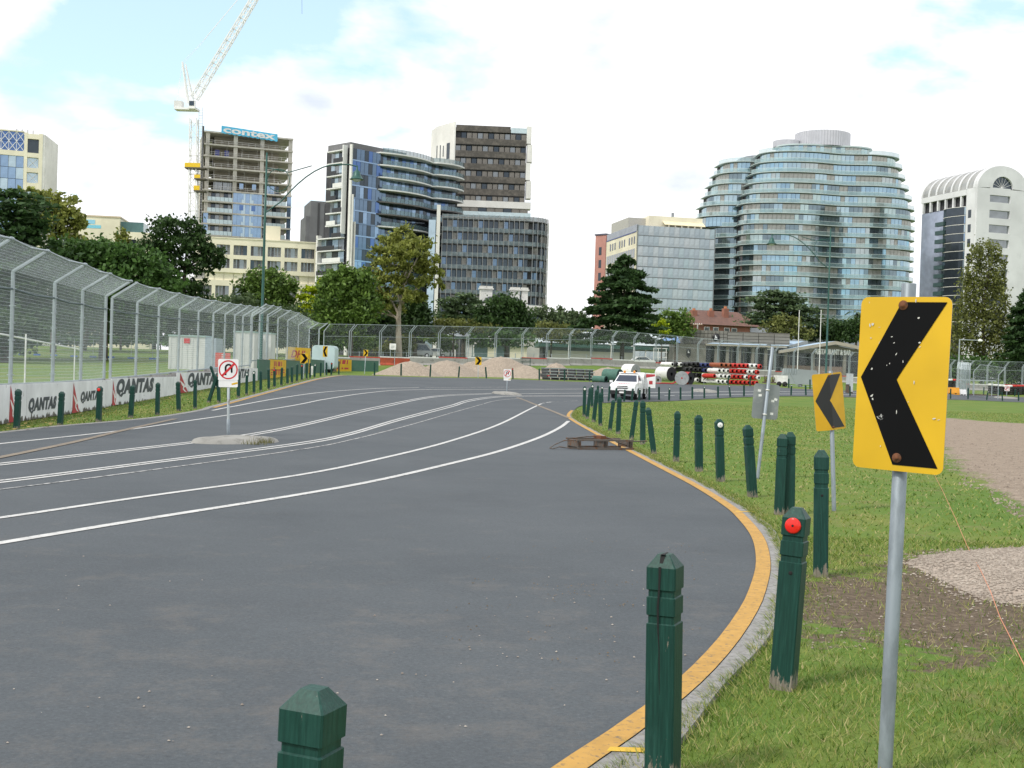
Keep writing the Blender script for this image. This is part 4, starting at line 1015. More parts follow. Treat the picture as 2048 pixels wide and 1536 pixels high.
# ------------------------------------------------------------------ stacked steel guard frames
steel_p = mat('steel_pale', (.36, .40, .42), .5, .4, .15, 4)
a, b = P(1096, 760), P(1190, 762); d = (b - a).xy; L_ = d.length; ang = math.atan2(d.y, d.x); s = F / a.y
for i in range(4):
    S = thing('guard_frame', 'flat galvanised steel frame, %s in the stack before the gravel' % ('lowest', 'second from the ground', 'second from the top', 'topmost')[i], 'steel frame',
              (a.x + random.uniform(-.1, .1), a.y + .9, max(a.z, H(b.x, b.y)) + .04 + i * .27), ang, 'stacked steel frames')
    for y in (0, 1.1):
        mb = MB(); mb.box(0, L_, y, y + .06, .16, .24); mb.build('rail', steel_p, S)
    for x in np.linspace(.05, L_ - .3, 6):
        mb = MB(); mb.box(x, x + .14, .02, 1.1, -.05 if i else -.1, .155); mb.build('spacer', mat('spacer_dark', (.05, .05, .055), .8), S)
    if i == 1:
        mb = MB(); mb.box(.02, .34, -.03, -.021, .0, .1); mb.build('red_tag', board_red, S)
# ------------------------------------------------------------------ rolls of belting
def roll_mb(r, ln, core, rings=7, n=28):
    prof = [(core, ln)]; mb = MB()
    for i in range(rings):
        r0 = core + (r - core) * i / rings; r1 = core + (r - core) * (i + 1) / rings
        prof += [(r0 + .004, ln), (r1 - .012, ln), (r1 - .008, ln - .03), (r1 - .002, ln - .03)]
    e = [(core, .3)] + [(core, ln)] + prof[1:]
    mb.lathe(e, n, 1, 'z', False); mb.lathe([(r, ln - .01), (r, 0)], n, 0, 'z', True)
    e2 = [(core, ln - .01), (core, 0)]; mb.lathe(e2, n, 2, 'z', True); mb.lathe([(r, 0), (core, 0)], n, 1, 'z', False)
    return mb
def roll(px, py, rpx, ln, dirv, label, side, end, core=.25, lift=0.0, group='rolled belting on the outside verge', dy=.4, base=None):
    g = base or P(px, py); g = Vector((g.x, g.y + dy, 0)); s = F / g.y; r = rpx / s
    z = Vector(dirv).normalized(); x = Vector((0, 0, 1)).cross(z).normalized(); y = z.cross(x)
    c = Vector((g.x, g.y, H(g.x, g.y) + r - .02 + lift)) - z * ln
    o = roll_mb(r, ln, r * core).build('belt_roll', [side, end, hole_m])
    o.matrix_world = Matrix.Translation(c) @ Matrix((x, y, z)).transposed().to_4x4()
    tag(o, label, 'roll', group); return o
rg = mat('belt_green', (.05, .13, .10), .7, 0, .2, 5); rgd = mat('belt_green_dark', (.02, .06, .05), .8)
rw = worn('belt_white', (.68, .68, .66), (.2, .2, .19), .58, .66, 3, .6); rk = mat('belt_black', (.022, .024, .026), .75, 0, .3, 9)
rgr = worn('belt_grey', (.36, .38, .38), (.2, .2, .2), .55, .7, 5, .7); rr_ = mat('belt_red', (.38, .03, .03), .65, 0, .2, 4)
roll(1213, 766, 7, 1.3, (.75, -.66, 0), 'small green roll of belting with a dark open core', rg, rgd, .5)
roll(1243, 767, 14, 1.5, (.8, -.6, 0), 'large dark green roll of belting behind the utility truck', rg, rgd, .2, dy=1.4)
roll(1344, 768, 14.5, 1.5, (.62, -.78, 0), 'large white roll of belting with black coiled end', rw, rk, .25, .25)
roll(1364, 770, 14, .5, (-.12, -.99, 0), 'upright grey coiled reel beside the white roll', rgr, rgr, .14, dy=.2)
roll(1384, 770, 13, 1.0, (.75, -.66, 0), 'red roll of belting with a black end next to the grey reel', rr_, rk, .3, dy=.8)
roll(1318, 768, 8, .8, (.1, -.99, 0), 'small red and grey reel partly hidden by the truck', rr_, rgr, .35, dy=.9)
roll(1283, 767, 15, 1.2, (.7, -.71, 0), 'white roll of belting standing behind the truck cargo box', rw, rgr, .25, .35, dy=5.0)
mb = MB(); p = P(1330, 769); mb.path([(p.x - .9, p.y + .3, p.z + .06), (p.x, p.y + .2, p.z + .12), (p.x + .7, p.y + .3, p.z + .1), (p.x + 1.0, p.y + .5, p.z + .25)], .06, 5); tag(mb.build('belt_strip', rr_), 'loose red strip of belting on the grass by the reels', 'strip')
# ------------------------------------------------------------------ tyre tubes
def tube_mesh(r, ln, m, rings=7, n=14):
    mb = MB(); prof = [(r * .56, .0), (r * .9, .0)]
    for i in range(rings):
        z0 = ln * i / rings; z1 = ln * (i + 1) / rings; prof += [(r, z0 + .03), (r, z1 - .03), (r * .9, z1 - .004)]
    mb.lathe(prof, n, 0, 'z', True); mb.lathe([(r * .56, 0), (r * .54, ln * .9), (.0001, ln * .9)], n, 1, 'z', True); mb.lathe([(r * .9, ln), (.0001, ln)], n, 1)
    return mb.mesh('tyre_tube', [m, hole_m])
tcol = {'k': mat('tube_black', (.018, .019, .021), .7, 0, .3, 6), 'b': mat('tube_blue', (.02, .03, .11), .6, 0, .3, 6), 'o': mat('tube_rust', (.27, .075, .03), .6, 0, .25, 6), 'r': mat('tube_red', (.46, .025, .018), .55, 0, .2, 6), 'w': worn('tube_white', (.72, .72, .7), (.18, .19, .2), .55, .62, 7, .6)}
tname = {'k': 'black', 'b': 'dark blue', 'o': 'rust orange', 'r': 'red', 'w': 'white'}
anchor = P(1470, 770.5); sA = F / anchor.y; tr = 4.75 / sA
tmesh = {k: tube_mesh(tr, 1.75, m) for k, m in tcol.items()}
def gz(px): q = W(px, 768, anchor.y); return H(q.x, q.y)
def tube(px, py, k, back=0.0):
    p = W(px, py, anchor.y + .2); p = p + Vector((p.x / p.y * back, back, 0))
    z = Vector((-.5 + random.uniform(-.03, .03), .86, 0)).normalized(); x = Vector((0, 0, 1)).cross(z).normalized(); y = z.cross(x)
    o = link('tyre_tube', tmesh[k]); o.matrix_world = Matrix.Translation(p) @ Matrix((x, y, z)).transposed().to_4x4() @ Matrix.Rotation(random.uniform(0, 6), 4, 'Z')
    tag(o, '%s hollow tyre tube in the stack beside the bend' % tname[k], 'tyre tube', '%s tyre tubes in the stack' % tname[k])
for r_ in ([(1378, 729, 'k'), (1387, 728.5, 'k'), (1396, 728, 'k'), (1406, 730, 'b'), (1415, 730, 'b'), (1424, 731, 'b'), (1443, 730, 'o'), (1452, 730.5, 'o'), (1461, 731, 'o'), (1470, 731, 'r'), (1478.5, 731.5, 'r'), (1487, 731.5, 'r'), (1495.5, 731.8, 'r'), (1504, 731.8, 'w'), (1512.5, 732.2, 'w'), (1521, 733, 'r')],
           [(1374, 739, 'k'), (1382.5, 739, 'k'), (1391, 739.3, 'k'), (1400, 739.5, 'k'), (1411, 740.5, 'b'), (1420, 741, 'b'), (1439, 741.2, 'w'), (1447.5, 741.6, 'w'), (1456, 742, 'w'), (1465, 742, 'r'), (1473.5, 742.6, 'r'), (1482, 742.8, 'r'), (1490.5, 743, 'r'), (1499, 743.6, 'w'), (1507.5, 744, 'w'), (1516, 744.6, 'r')],
           [(1387, 749.5, 'k'), (1396, 750, 'k'), (1410, 751, 'k'), (1420, 751.5, 'o'), (1429, 752, 'r'), (1442, 752.4, 'w'), (1450.5, 752.8, 'w'), (1459, 753, 'w'), (1468, 753.4, 'r'), (1476.5, 753.8, 'r'), (1485, 754, 'r'), (1493.5, 754.4, 'w'), (1502, 754.6, 'r'), (1510.5, 755, 'r'), (1518, 755.6, 'w')],
           [(1395, 760, 'w'), (1404, 760.6, 'k'), (1415, 761.5, 'k'), (1424, 762.5, 'r'), (1437, 763, 'w'), (1445.5, 763.4, 'w'), (1454, 763.8, 'w'), (1463, 764, 'r'), (1472, 764.4, 'r'), (1480.5, 764.8, 'r'), (1489, 765, 'r'), (1497.5, 765.4, 'r'), (1506, 765.8, 'r'), (1514, 766, 'r')]):
    for px, py, k_ in r_: tube(px, py, k_, 1.4 if px < 1428 else 0.0)
for i, (px, k_) in enumerate(((1335, 'w'), (1344, 'k'), (1352, 'w'), (1360, 'k'))): tube(px + 10, 728.5 + i * .2, k_, 1.6)

# ------------------------------------------------------------------ white utility truck
tw = mat('truck_white', (.78, .79, .8), .28, 0, .04, 2, spec=.6); tblk = mat('truck_black', (.012, .012, .013), .5); glassw = mat('truck_glass', (.012, .022, .05), .06, 0, 0, trans=.22, spec=.3); chrome = mat('truck_chrome', (.6, .6, .6), .2, .9, 0); lampg = mat('lamp_clear', (.55, .57, .6), .12, .2, .1, 30); amber = mat('amber_lens', (.8, .28, .01), .25); tyre = mat('tyre_rubber', (.015, .015, .016), .8)
g = P(1250, 799.5); th = R(17)
T = thing('utility_truck', 'white utility truck with amber roof beacons and open cargo box', 'truck', (g.x, g.y + .3, H(g.x, g.y) + .03), math.atan2(-math.cos(th), -math.sin(th)))
mb = MB(); mb.prism([(.86, .45), (.9, .62), (.88, .86), (.80, 1.0), (.2, 1.10), (-.28, 1.15), (-1.95, 1.15), (-1.97, .42), (-.5, .38), (-.44, .6), (-.25, .78), (.0, .82), (.25, .78), (.44, .6), (.48, .42)], -.86, .86, 0, 'y')
mb.add([(-.28, -.83, 1.15), (-.28, .83, 1.15), (-1.95, .83, 1.15), (-1.95, -.83, 1.15), (-.98, -.66, 1.68), (-.98, .66, 1.68), (-1.85, .68, 1.70), (-1.85, -.68, 1.70)], [(4, 5, 6, 7), (0, 1, 5, 4), (1, 2, 6, 5), (2, 3, 7, 6), (3, 0, 4, 7)]); mb.build('body', tw, T)
def lerp(a, b, t): return tuple(a[i] + (b[i] - a[i]) * t for i in range(3))
A_, B_, C_, D_ = (-.28, -.83, 1.15), (-.28, .83, 1.15), (-.98, .66, 1.68), (-.98, -.66, 1.68)
def inset(q, s_, t_, off):
    a, b, c, d = q; o = []
    for u, v in ((s_, t_), (1 - s_, t_), (1 - s_, 1 - t_), (s_, 1 - t_)):
        p = lerp(lerp(a, b, u), lerp(d, c, u), v); o.append(tuple(p[i] + off[i] for i in range(3)))
    return o
mb = MB(); mb.add(inset((A_, B_, C_, D_), .05, .08, (.012, 0, .01)), [(0, 1, 2, 3)]); mb.build('windscreen', glassw, T)
for sgn in (-1, 1):
    q = ((-.5, sgn * .83, 1.17), (-1.6, sgn * .83, 1.17), (-1.6, sgn * .69, 1.64), (-1.02, sgn * .68, 1.64)); mb = MB(); mb.add([(x, y + sgn * .012, z) for x, y, z in q], [(0, 1, 2, 3)]); mb.build('side_window', glassw, T)
    mb = MB(); mb.box(-.36, -.18, *(sorted((sgn * .92, sgn * 1.12))), 1.12, 1.27); mb.build('mirror', tw, T)
    mb = MB(); mb.add([(.886, sgn * .42, .78), (.886, sgn * .80, .78), (.80, sgn * .82, 1.0), (.835, sgn * .46, .96), (.5, sgn * .863, .99), (.6, sgn * .863, .8)], [(0, 1, 2, 3), (1, 5, 4, 2)]); mb.build('headlight', lampg, T)
    for x in (0.0, -3.05):
        hub = bpy.data.objects.new('wheel', MB().lathe([(.0001, -.1), (.36, -.1), (.37, -.06), (.37, .06), (.36, .1), (.22, .105)], 22, 0, 'y').mesh('wheel', tyre)); col.objects.link(hub); hub.parent = T; hub.location = (x, sgn * .78, .37)
        mb = MB(); mb.lathe([(.22, sgn * .1), (.2, sgn * .085), (.08, sgn * .1), (.0001, sgn * .1)], 14, 0, 'y'); mb.build('rim', chrome, hub)
        mb = MB(); ap = [(.40 * math.cos(R(a)), .40 * math.sin(R(a))) for a in range(0, 181, 15)] + [(.47 * math.cos(R(a)), .47 * math.sin(R(a))) for a in range(180, -1, -15)]
        mb.prism([(px_, pz_) for px_, pz_ in ap], *(sorted((sgn * .855, sgn * .92))), 0, 'y'); mb.build('wheel_arch', tw, T, (x, 0, .39))
mb = MB(); mb.box(.885, .925, -.86, .86, .34, .60); mb.build('bumper', tblk, T)
mb = MB(); mb.box(.88, .905, -.36, .36, .72, .92); mb.build('grille', tblk, T)
mb = MB(); mb.box(.906, .93, -.38, .38, .795, .85); mb.build('grille_bar', tw, T)
mb = MB(); mb.box(.906, .935, -.28, .28, .62, .70); mb.build('badge_plate', tw, T)
mb = MB(); mb.box(.926, .94, -.19, .19, .42, .53); mb.build('number_plate', sign_white, T)
for i in range(5):
    y = .34 - i * .16; mb = MB(); mb.add([(.72, y, 1.0165 + .008), (.72, y - .075, 1.0165 + .008), (.42, y + .0, 1.066 + .008), (.42, y + .075, 1.066 + .008)], [(0, 1, 2, 3)]); mb.build('hood_stripe', sign_red, T)
mb = MB(); mb.box(-1.6, -1.0, -.62, .62, 1.72, 1.75); mb.build('roof_rack', tblk, T)
mb = MB(); mb.box(-1.5, -1.3, -.58, .58, 1.751, 1.80); mb.build('light_bar', chrome, T)
for y in (-.34, .34):
    mb = MB(); mb.lathe([(.08, 1.801), (.085, 1.9), (.05, 1.96), (.0001, 1.97)], 12); mb.build('beacon', amber, T, (-1.4, y, 0))
mb = MB(); mb.prism([(-2.02, .95), (-2.02, 1.55), (-2.25, 1.85), (-4.2, 1.85), (-4.2, .72), (-2.1, .72)], -.89, .89, 0, 'y'); mb.build('cargo_box', tw, T)
mb = MB(); mb.box(-4.2, -2.0, -.8, .8, .40, .719); mb.build('tray', tblk, T)
mb = MB(); mb.add([(-2.35, .897, 1.42), (-3.3, .897, 1.42), (-3.3, .897, 1.75), (-2.35, .897, 1.62)], [(0, 1, 2, 3)]); mb.build('red_panel', board_red, T)
door = MB(); door.box(-2.42, -2.38, .9, 1.65, .8, 1.82); dr = door.build('cargo_door', tw, T)
mb = MB(); mb.add([(-2.376, .97, 1.5), (-2.376, 1.6, 1.62), (-2.376, 1.6, 1.76), (-2.376, .97, 1.76)], [(0, 1, 2, 3)]); mb.add([(-2.376, 1.2, 1.05), (-2.376, 1.45, 1.05), (-2.376, 1.45, 1.3), (-2.376, 1.2, 1.3)], [(0, 1, 2, 3)]); mb.build('red_graphic', board_red, dr)
# the driver: one continuous skinned figure
def person(verts, edges, radii, name, label, parent_matrix, m, hm=None, head=None):
    me_ = bpy.data.meshes.new(name); me_.from_pydata(verts, edges, []); o = bpy.data.objects.new(name, me_); col.objects.link(o)
    o.modifiers.new('skin', 'SKIN'); o.modifiers.new('sub', 'SUBSURF').levels = 1
    for v, r_ in zip(me_.skin_vertices[0].data, radii): v.radius = (r_, r_)
    me_.skin_vertices[0].data[0].use_root = True
    dg = bpy.context.evaluated_depsgraph_get(); me2 = bpy.data.meshes.new_from_object(o.evaluated_get(dg)); bpy.data.objects.remove(o)
    me2.materials.clear(); me2.materials.append(m)
    for p_ in me2.polygons: p_.use_smooth = True
    o = link(name, me2); o.matrix_world = parent_matrix; tag(o, label, 'person'); return o
bpy.context.view_layer.update()
skin_m = mat('skin', (.42, .24, .17), .6); vest = mat('driver_clothing', (.05, .06, .10), .8)
pv = [(-1.55, .36, .62), (-1.56, .36, .95), (-1.53, .36, 1.2), (-1.5, .36, 1.32), (-1.47, .36, 1.46), (-1.46, .36, 1.54), (-1.5, .18, 1.18), (-1.3, .14, 1.0), (-1.05, .22, 1.08), (-1.5, .54, 1.18), (-1.3, .58, 1.0), (-1.05, .5, 1.08), (-1.1, .26, .6), (-1.1, .46, .6)]
dv = person(pv, [(0, 1), (1, 2), (2, 3), (3, 4), (4, 5), (2, 6), (6, 7), (7, 8), (2, 9), (9, 10), (10, 11), (0, 12), (0, 13)], [.16, .16, .15, .06, .105, .09, .07, .05, .045, .07, .05, .045, .08, .08], 'person', 'driver in dark clothing behind the truck windscreen', T.matrix_world.copy(), vest)
dv.data.materials.append(skin_m)
for p_ in dv.data.polygons:
    if p_.center.z > 1.32 or p_.center.x > -1.12 and p_.center.z > .95: p_.material_index = 1
# ------------------------------------------------------------------ buildings
EYEV = Vector((0, 0, EYE))
class Fr:
    def __init__(s, name, label, A, B, g=3.0, cat='building', group=None):
        a, b = W(*A), W(*B); d = (b - a).xy; s.L = d.length; s.g = g
        s.o = Vector((a.x, a.y, g)); s.u = Vector((d.x, d.y, 0)).normalized(); s.n = Vector((-s.u.y, s.u.x, 0))
        s.root = thing(name, label, cat, tuple(s.o), math.atan2(d.y, d.x), group)
    def uv(s, px, py, y=0.0):
        r = raydir(px, py); t = (s.o + s.n * y - EYEV).dot(s.n) / r.dot(s.n); p = EYEV + r * t
        return (p - s.o).dot(s.u), p.z - s.g
    def U(s, px, py, y=0.0): return s.uv(px, py, y)[0]
    def Zp(s, px, py, y=0.0): return s.uv(px, py, y)[1]
PC = {}
def pane(root, u, y, z, w_, h_, m, name='window', rz=0.0, th=.06):
    k = (round(w_, 2), round(h_, 2), round(th, 2), m.name)
    if k not in PC: PC[k] = MB().box(0, w_, 0, th, 0, h_).mesh(name, m)
    return link(name, PC[k], root, (u, y, z), (0, 0, rz) if rz else None)
def bx(root, name, m, *b): return MB().box(*b).build(name, m, root)
def glass(name, c, rough=.08, metal=.75, var=.15): return mat(name, c, rough, metal, var, .5)
conc = worn('raw_concrete', (.50, .48, .42), (.36, .34, .30), .5, .7, .6, .85)
cream = worn('cream_render', (.80, .75, .58), (.70, .65, .5), .5, .75, .35, .8)
offw = worn('offwhite_panel', (.72, .71, .67), (.62, .61, .57), .5, .75, .4, .7)
dark_in = mat('dark_interior', (.045, .045, .05), .8, 0, .3, .8)
gl_blue = glass('glass_blue', (.24, .34, .47)); gl_pale = glass('glass_pale', (.42, .52, .58), .12, .6); gl_grey = glass('glass_grey', (.25, .27, .28), .12, .6)
gl_dark = glass('glass_dark', (.055, .07, .085), .08, .6); gl_beige = mat('glass_curtain', (.38, .36, .32), .25, .3, .2, 1.2); gl_deep = glass('glass_deep_blue', (.09, .16, .34), .08, .7)
bal_glass = mat('balustrade_glass', (.36, .52, .52), .15, .3, .1, 1, trans=.35); bal_pale = mat('balustrade_pale', (.50, .60, .62), .2, .3, .1, 1)
rail_m = mat('site_rail', (.58, .57, .55), .6)
# --- unfinished tower
B = Fr('unfinished_tower', 'concrete tower still under construction, open floors over blue glazed floors', (411, 262, 345), (584, 273, 353))
r = B.root; Lw = B.L; zs = [B.Zp(413, y) for y in (262, 287, 310, 333, 356, 378.5, 401, 423, 446, 469, 492, 515)]
for i, z in enumerate(zs): bx(r, 'floor_slab', conc, -.35, Lw + .35, -.7 - .003 * i, 17, z - .42, z)
ucol = [B.U(415, 300), B.U(471, 300), B.U(524.5, 300), B.U(581, 300)]
for u in ucol: bx(r, 'column', conc, u - .55, u + .55, -.3, .7, zs[-1], zs[0] - .43)
for u in (1, Lw * .33, Lw * .67, Lw - 1): bx(r, 'rear_column', conc, u - .4, u + .4, 15, 15.8, zs[-1], zs[0] - .43)
bx(r, 'core_wall', mat('core_concrete', (.44, .40, .32), .9), 3.0, Lw - 3.0, 5.5, 13, zs[-1], zs[0] - .43)
bx(r, 'side_wall', conc, -.3, .0, 3, 16, zs[-1], zs[0] - .44)
for i in range(5):
    z = zs[i + 1]
    mb = MB()
    for zz_ in (.5, 1.0): mb.box(.3, Lw - .3, -.62, -.56, z + zz_, z + zz_ + .07)
    for u in np.arange(.8, Lw, 1.9): mb.box(u, u + .07, -.64, -.55, z, z + 1.1)
    mb.build('guard_rail', rail_m, r)
    if i:
        for u in np.arange(1.5 + i * .4, Lw, 4.3): bx(r, 'prop', rail_m, u, u + .1, .9, 1.0, z, zs[i] - .43)
for u in (B.U(435, 305), B.U(454, 305)): pane(r, u - .6, 1.0, zs[2] + .02, 1.25, 1.9, mat('crate_blue', (.06, .07, .28), .6), 'site_crate')
for u in (B.U(483, 367), B.U(508.5, 367)): pane(r, u - .55, .5, zs[5] + .9, 1.15, 1.6, gl_blue, 'window')
for px in (432, 441, 451, 460): pane(r, B.U(px, 368) - .6, 1.4, zs[5] + .02, 1.2, 2.6, gl_grey, 'window')
for k, px in enumerate((537, 546, 555)): pane(r, B.U(px, 372) - .6, 1.3, zs[5] + .02, 1.2, 2.6, gl_blue if k < 2 else gl_dark, 'window')
for i in range(5, len(zs) - 1):
    z0 = zs[i + 1]; h = zs[i] - z0 - .44
    for k, (pa, pb, n_) in enumerate(((414, 464.5, 6), (527, 571.5, 5))):
        ua, ub = B.U(pa, 420), B.U(pb, 420); w_ = (ub - ua) / n_
        for q in range(n_): pane(r, ua + q * w_ + .05, 1.6, z0 + .02, round(w_ - .1, 1), round(h - .05, 1), [gl_beige, gl_grey, gl_dark][(q * 5 + i * 3 + k) % 3], 'window')
        for q in range(n_): pane(r, ua + q * w_ + .03, -.6, z0 + .02, round(w_ - .06, 1), 1.15, bal_pale, 'balustrade')
    ua, ub = B.U(465.5, 420), B.U(523, 420); n_ = 7; w_ = (ub - ua) / n_
    for q in range(n_): pane(r, ua + q * w_ + .02, -.35, z0 + .02, round(w_ - .04, 2), round(h, 1), [gl_blue, gl_blue, gl_pale, gl_blue, gl_pale, gl_blue, gl_blue][q], 'facade_panel')
    for px in (482, 506): pane(r, B.U(px, 420) - .55, -.42, z0 + 1.0, 1.15, 1.55, gl_deep if (i + px) % 4 == 0 else gl_blue, 'window')
    pane(r, B.U(573.5, 420), -.36, z0 + .02, 1.15, round(h, 1), gl_blue, 'facade_panel')
    if i > 6: pane(r, .05, -.37, z0 + .02, 1.3, round(h, 1), gl_blue, 'facade_panel')
bx(r, 'lift_post', mat('steel_dark', (.06, .06, .06), .7), -.9, -.36, .2, 1.2, zs[8], zs[0] + 1.4)
Bn = thing('hanging_banner', 'blue banner with white contex lettering hung from the top floor', 'banner', (0, 0, 0)); 
ua, za = B.uv(443, 256, -1.2); ub, zb = B.uv(555, 283, -1.2)
Bn.location = B.o + B.u * ua - B.n * 1.2 + Vector((0, 0, zb)); Bn.rotation_euler = r.rotation_euler; Wd = ub - ua; Hh = za - zb + .6
mb = MB(); n_ = 40; vs = []
for i in range(n_ + 1):
    x = Wd * i / n_; sag = .12 * math.sin(i * 1.9) ; vs += [(x, .05 * math.sin(i * 1.3), 1.0 - 1.0 * i / n_ + sag), (x, .05 * math.sin(i * 1.1), 1.0 - 1.0 * i / n_ + Hh - .9)]
mb.add(vs, [(2 * i, 2 * i + 2, 2 * i + 3, 2 * i + 1) for i in range(n_)]); mb.build('sheet', mat('banner_blue', (.10, .52, .78), .6, 0, .15, .6), Bn)
t_ = put_text('contex', Bn, sign_white, .5, -.12, 1.2, Wd - 1.2, Hh * .55, 0, .03, .01); t_.rotation_euler = (0, R(3.2), 0)
# --- cream building
B = Fr('cream_building', 'low cream office block with rows of deep square windows', (392, 470, 296), (640, 487, 303)); r = B.root; Lw = B.L
zt = B.Zp(640, 487); rows = [(B.Zp(616, 517.4), B.Zp(616, 498)), (B.Zp(616, 544), B.Zp(616, 525.5)), (B.Zp(616, 602), B.Zp(616, 579))]
pit = B.U(629, 510) - B.U(595.6, 509); u1 = B.U(629, 510); ww = u1 - B.U(602.6, 510)
cols = [(u1 - ww - k * pit, u1 - k * pit) for k in range(int(Lw / pit))]
mb = MB(); edges_z = [0] + [v for rr in sorted(rows) for v in rr] + [zt]
bandz = (B.Zp(616, 568), B.Zp(616, 552.6))
zlist = sorted(rows)
mb.box(0, Lw, 0, .6, 0, zlist[0][0]); mb.box(0, Lw, 0, .6, zlist[0][1], bandz[0]); mb.box(0, Lw, 0, .6, bandz[1], zlist[1][0]); mb.box(0, Lw, 0, .6, zlist[1][1], zlist[2][0]); mb.box(0, Lw, 0, .6, zlist[2][1], zt)
ue = sorted([0] + [v for c in cols for v in c] + [Lw])
for z0, z1 in rows:
    for a, b in zip(ue[0::2], ue[1::2]):
        if b - a > .02: mb.box(a, b, .003, .597, z0, z1)
mb.build('wall', cream, r)
bx(r, 'rear_block', cream, 0, Lw, 1.6, 18, 0, zt - .4)
mb = MB(); mb.box(-.1, Lw + .1, -.15, .75, zt + .003, zt + .25); mb.build('parapet', cream, r)
cur = mat('curtain_grey', (.22, .23, .24), .6, 0, .35, 2.5); curd = mat('curtain_dark', (.10, .10, .105), .5, 0, .3, 2)
for j, (z0, z1) in enumerate(rows):
    for k, (a, b) in enumerate(cols):
        wpn = pane(r, a, .75, z0, round(b - a, 2), round(z1 - z0, 2), gl_grey if (k + j) % 4 else gl_dark, 'window')
        for q in range(4):
            if (q + k * 3 + j) % 5 != 0: pane(wpn, (b - a) * (.03 + .25 * q), -.03, .05, round((b - a) * .19, 2), round(z1 - z0 - .1, 2), cur if (k + q + j) % 3 else curd, 'curtain', th=.02)
for k in range(int(Lw / 2.3)): pane(r, .1 + k * 2.3, .5, bandz[0], 2.2, round(bandz[1] - bandz[0], 2), cream if k % 5 else gl_beige, 'cladding_panel')
ua = B.U(528, 460, 3); ub = B.U(561, 460, 3); bx(r, 'plant_room', cream, ua, ub, 3, 9, zt, B.Zp(545, 452, 3))
# --- dark grey slab behind
B = Fr('grey_tower', 'plain dark grey slab tower with vertical grooves behind the cream block', (621, 440, 338), (668, 440, 340)); r = B.root; m = mat('grey_slab', (.16, .165, .17), .8, 0, .15, .3)
bx(r, 'main_block', m, 0, B.L, .5, 14, 0, B.Zp(640, 402)); bx(r, 'step_block', m, -1.2, 0, .8, 12, 0, B.Zp(625, 432))
for k in range(3): bx(r, 'groove_panel', mat('groove_dark', (.06, .062, .065), .8), 2.0 + 1.9 * k, 2.6 + 1.9 * k, .42, .497, 0, B.Zp(640, 406) - k * .2)
# --- curved balcony tower
B = Fr('balcony_tower', 'dark blue glass apartment tower with wavy white balcony slabs', (705, 292, 290), (921, 331, 316)); r = B.root; Lw = B.L
zt = B.Zp(705, 292); fh = 25 / (F / 290); dp = 10.0; nf = 14
def wave(u):
    if u < 8: return -.05
    if u < 26: return -.05 - 2.6 * math.sin(math.pi * (u - 8) / 18.5) ** .7
    return -.9 - 2.1 * math.sin(math.pi * min(1, max(0, (u - 25.5) / (Lw - 24.5)))) ** .8
us = list(np.arange(0, Lw + .01, .6))
mb = MB(); mb.box(0, Lw, .8, dp, 0, zt - .3); mb.build('core', dark_in, r)
steelw = mat('slab_white', (.70, .70, .68), .5, 0, .06, 1)
gl_mid = glass('glass_mid_blue', (.13, .19, .27), .08, .7); gset = [gl_mid, gl_dark, gl_mid, gl_deep, gl_dark, gl_mid, gl_blue, gl_dark]
rr0 = random.Random(5)
npan = 0; extra = []
for i in range(nf):
    z1 = zt - i * fh; z0 = z1 - fh
    if z0 < 1: break
    bal = i >= 0 and i not in (4, 5)
    poly = [(u, wave(u)) for u in us if u >= 8] + [(Lw, 1.5), (8, 1.5)]
    MB().prism(poly, z1 - .45, z1 - .12, 0).build('balcony_slab', steelw if i < 4 or i % 4 == 2 else mat('slab_bronze', (.12, .115, .11), .6), r)
    pl_ = [(u, wave(u) + .12) for u in us if u >= 8.5]
    mb = MB()
    for (a0, a1), (b0, b1) in zip(pl_, pl_[1:]): mb.add([(a0, a1, z1 - .12), (b0, b1, z1 - .12), (b0, b1, z1 + .95), (a0, a1, z1 + .95)], [(0, 1, 2, 3)])
    mb.build('balustrade', mat('balustrade_smoke', (.16, .24, .26), .12, .4, .2, .8, trans=.3), r)
    mb = MB()
    for (a0, a1) in pl_[::2]: mb.box(a0 - .025, a0 + .025, a1 - .06, a1 - .01, z1 - .12, z1 + .98)
    mb.build('baluster', mat('baluster_dark', (.07, .075, .08), .5), r)
    k = 0; u = .15
    while u < Lw - 1.0:
        w_ = 1.25
        if npan < 290: pane(r, u, -.02 if u < 8 else .55, z0 - .1, w_ - .08, round(fh - .36, 2), rr0.choice(gset), 'window'); npan += 1
        else: extra.append((u, .55 if u > 8 else -.02, z0 - .1, w_ - .08, fh - .36))
        u += w_; k += 1
    bx(r, 'spandrel', gl_mid if i % 2 else gl_blue, .05, 7.9, -.06, -.025, z0 - .42, z0 - .1)
if extra:
    mb = MB()
    for q, (u, y, z, w_, h_) in enumerate(extra): mb.box(u, u + w_, y, y + .06, z, z + h_, q % 3)
    tag(mb.build('lower_windows', [gl_blue, gl_dark, gl_grey], r), kind='stuff')
bx(r, 'corner_fin', offw, -.35, .0, -.25, .55, 0, zt + .4)
for k, (px, y0_) in enumerate(((711, 390), (716, 445))): bx(r, 'corner_fin', offw, .1 + .7 * k, .4 + .7 * k, -.6 - .15 * k, -.08, 0, B.Zp(px, y0_))
mb = MB(); mb.box(.1, Lw * .5, .9, dp - .3, zt - .29, zt + 1.1); mb.build('roof_screen', mat('roof_mesh', (.16, .16, .165), .7), r)
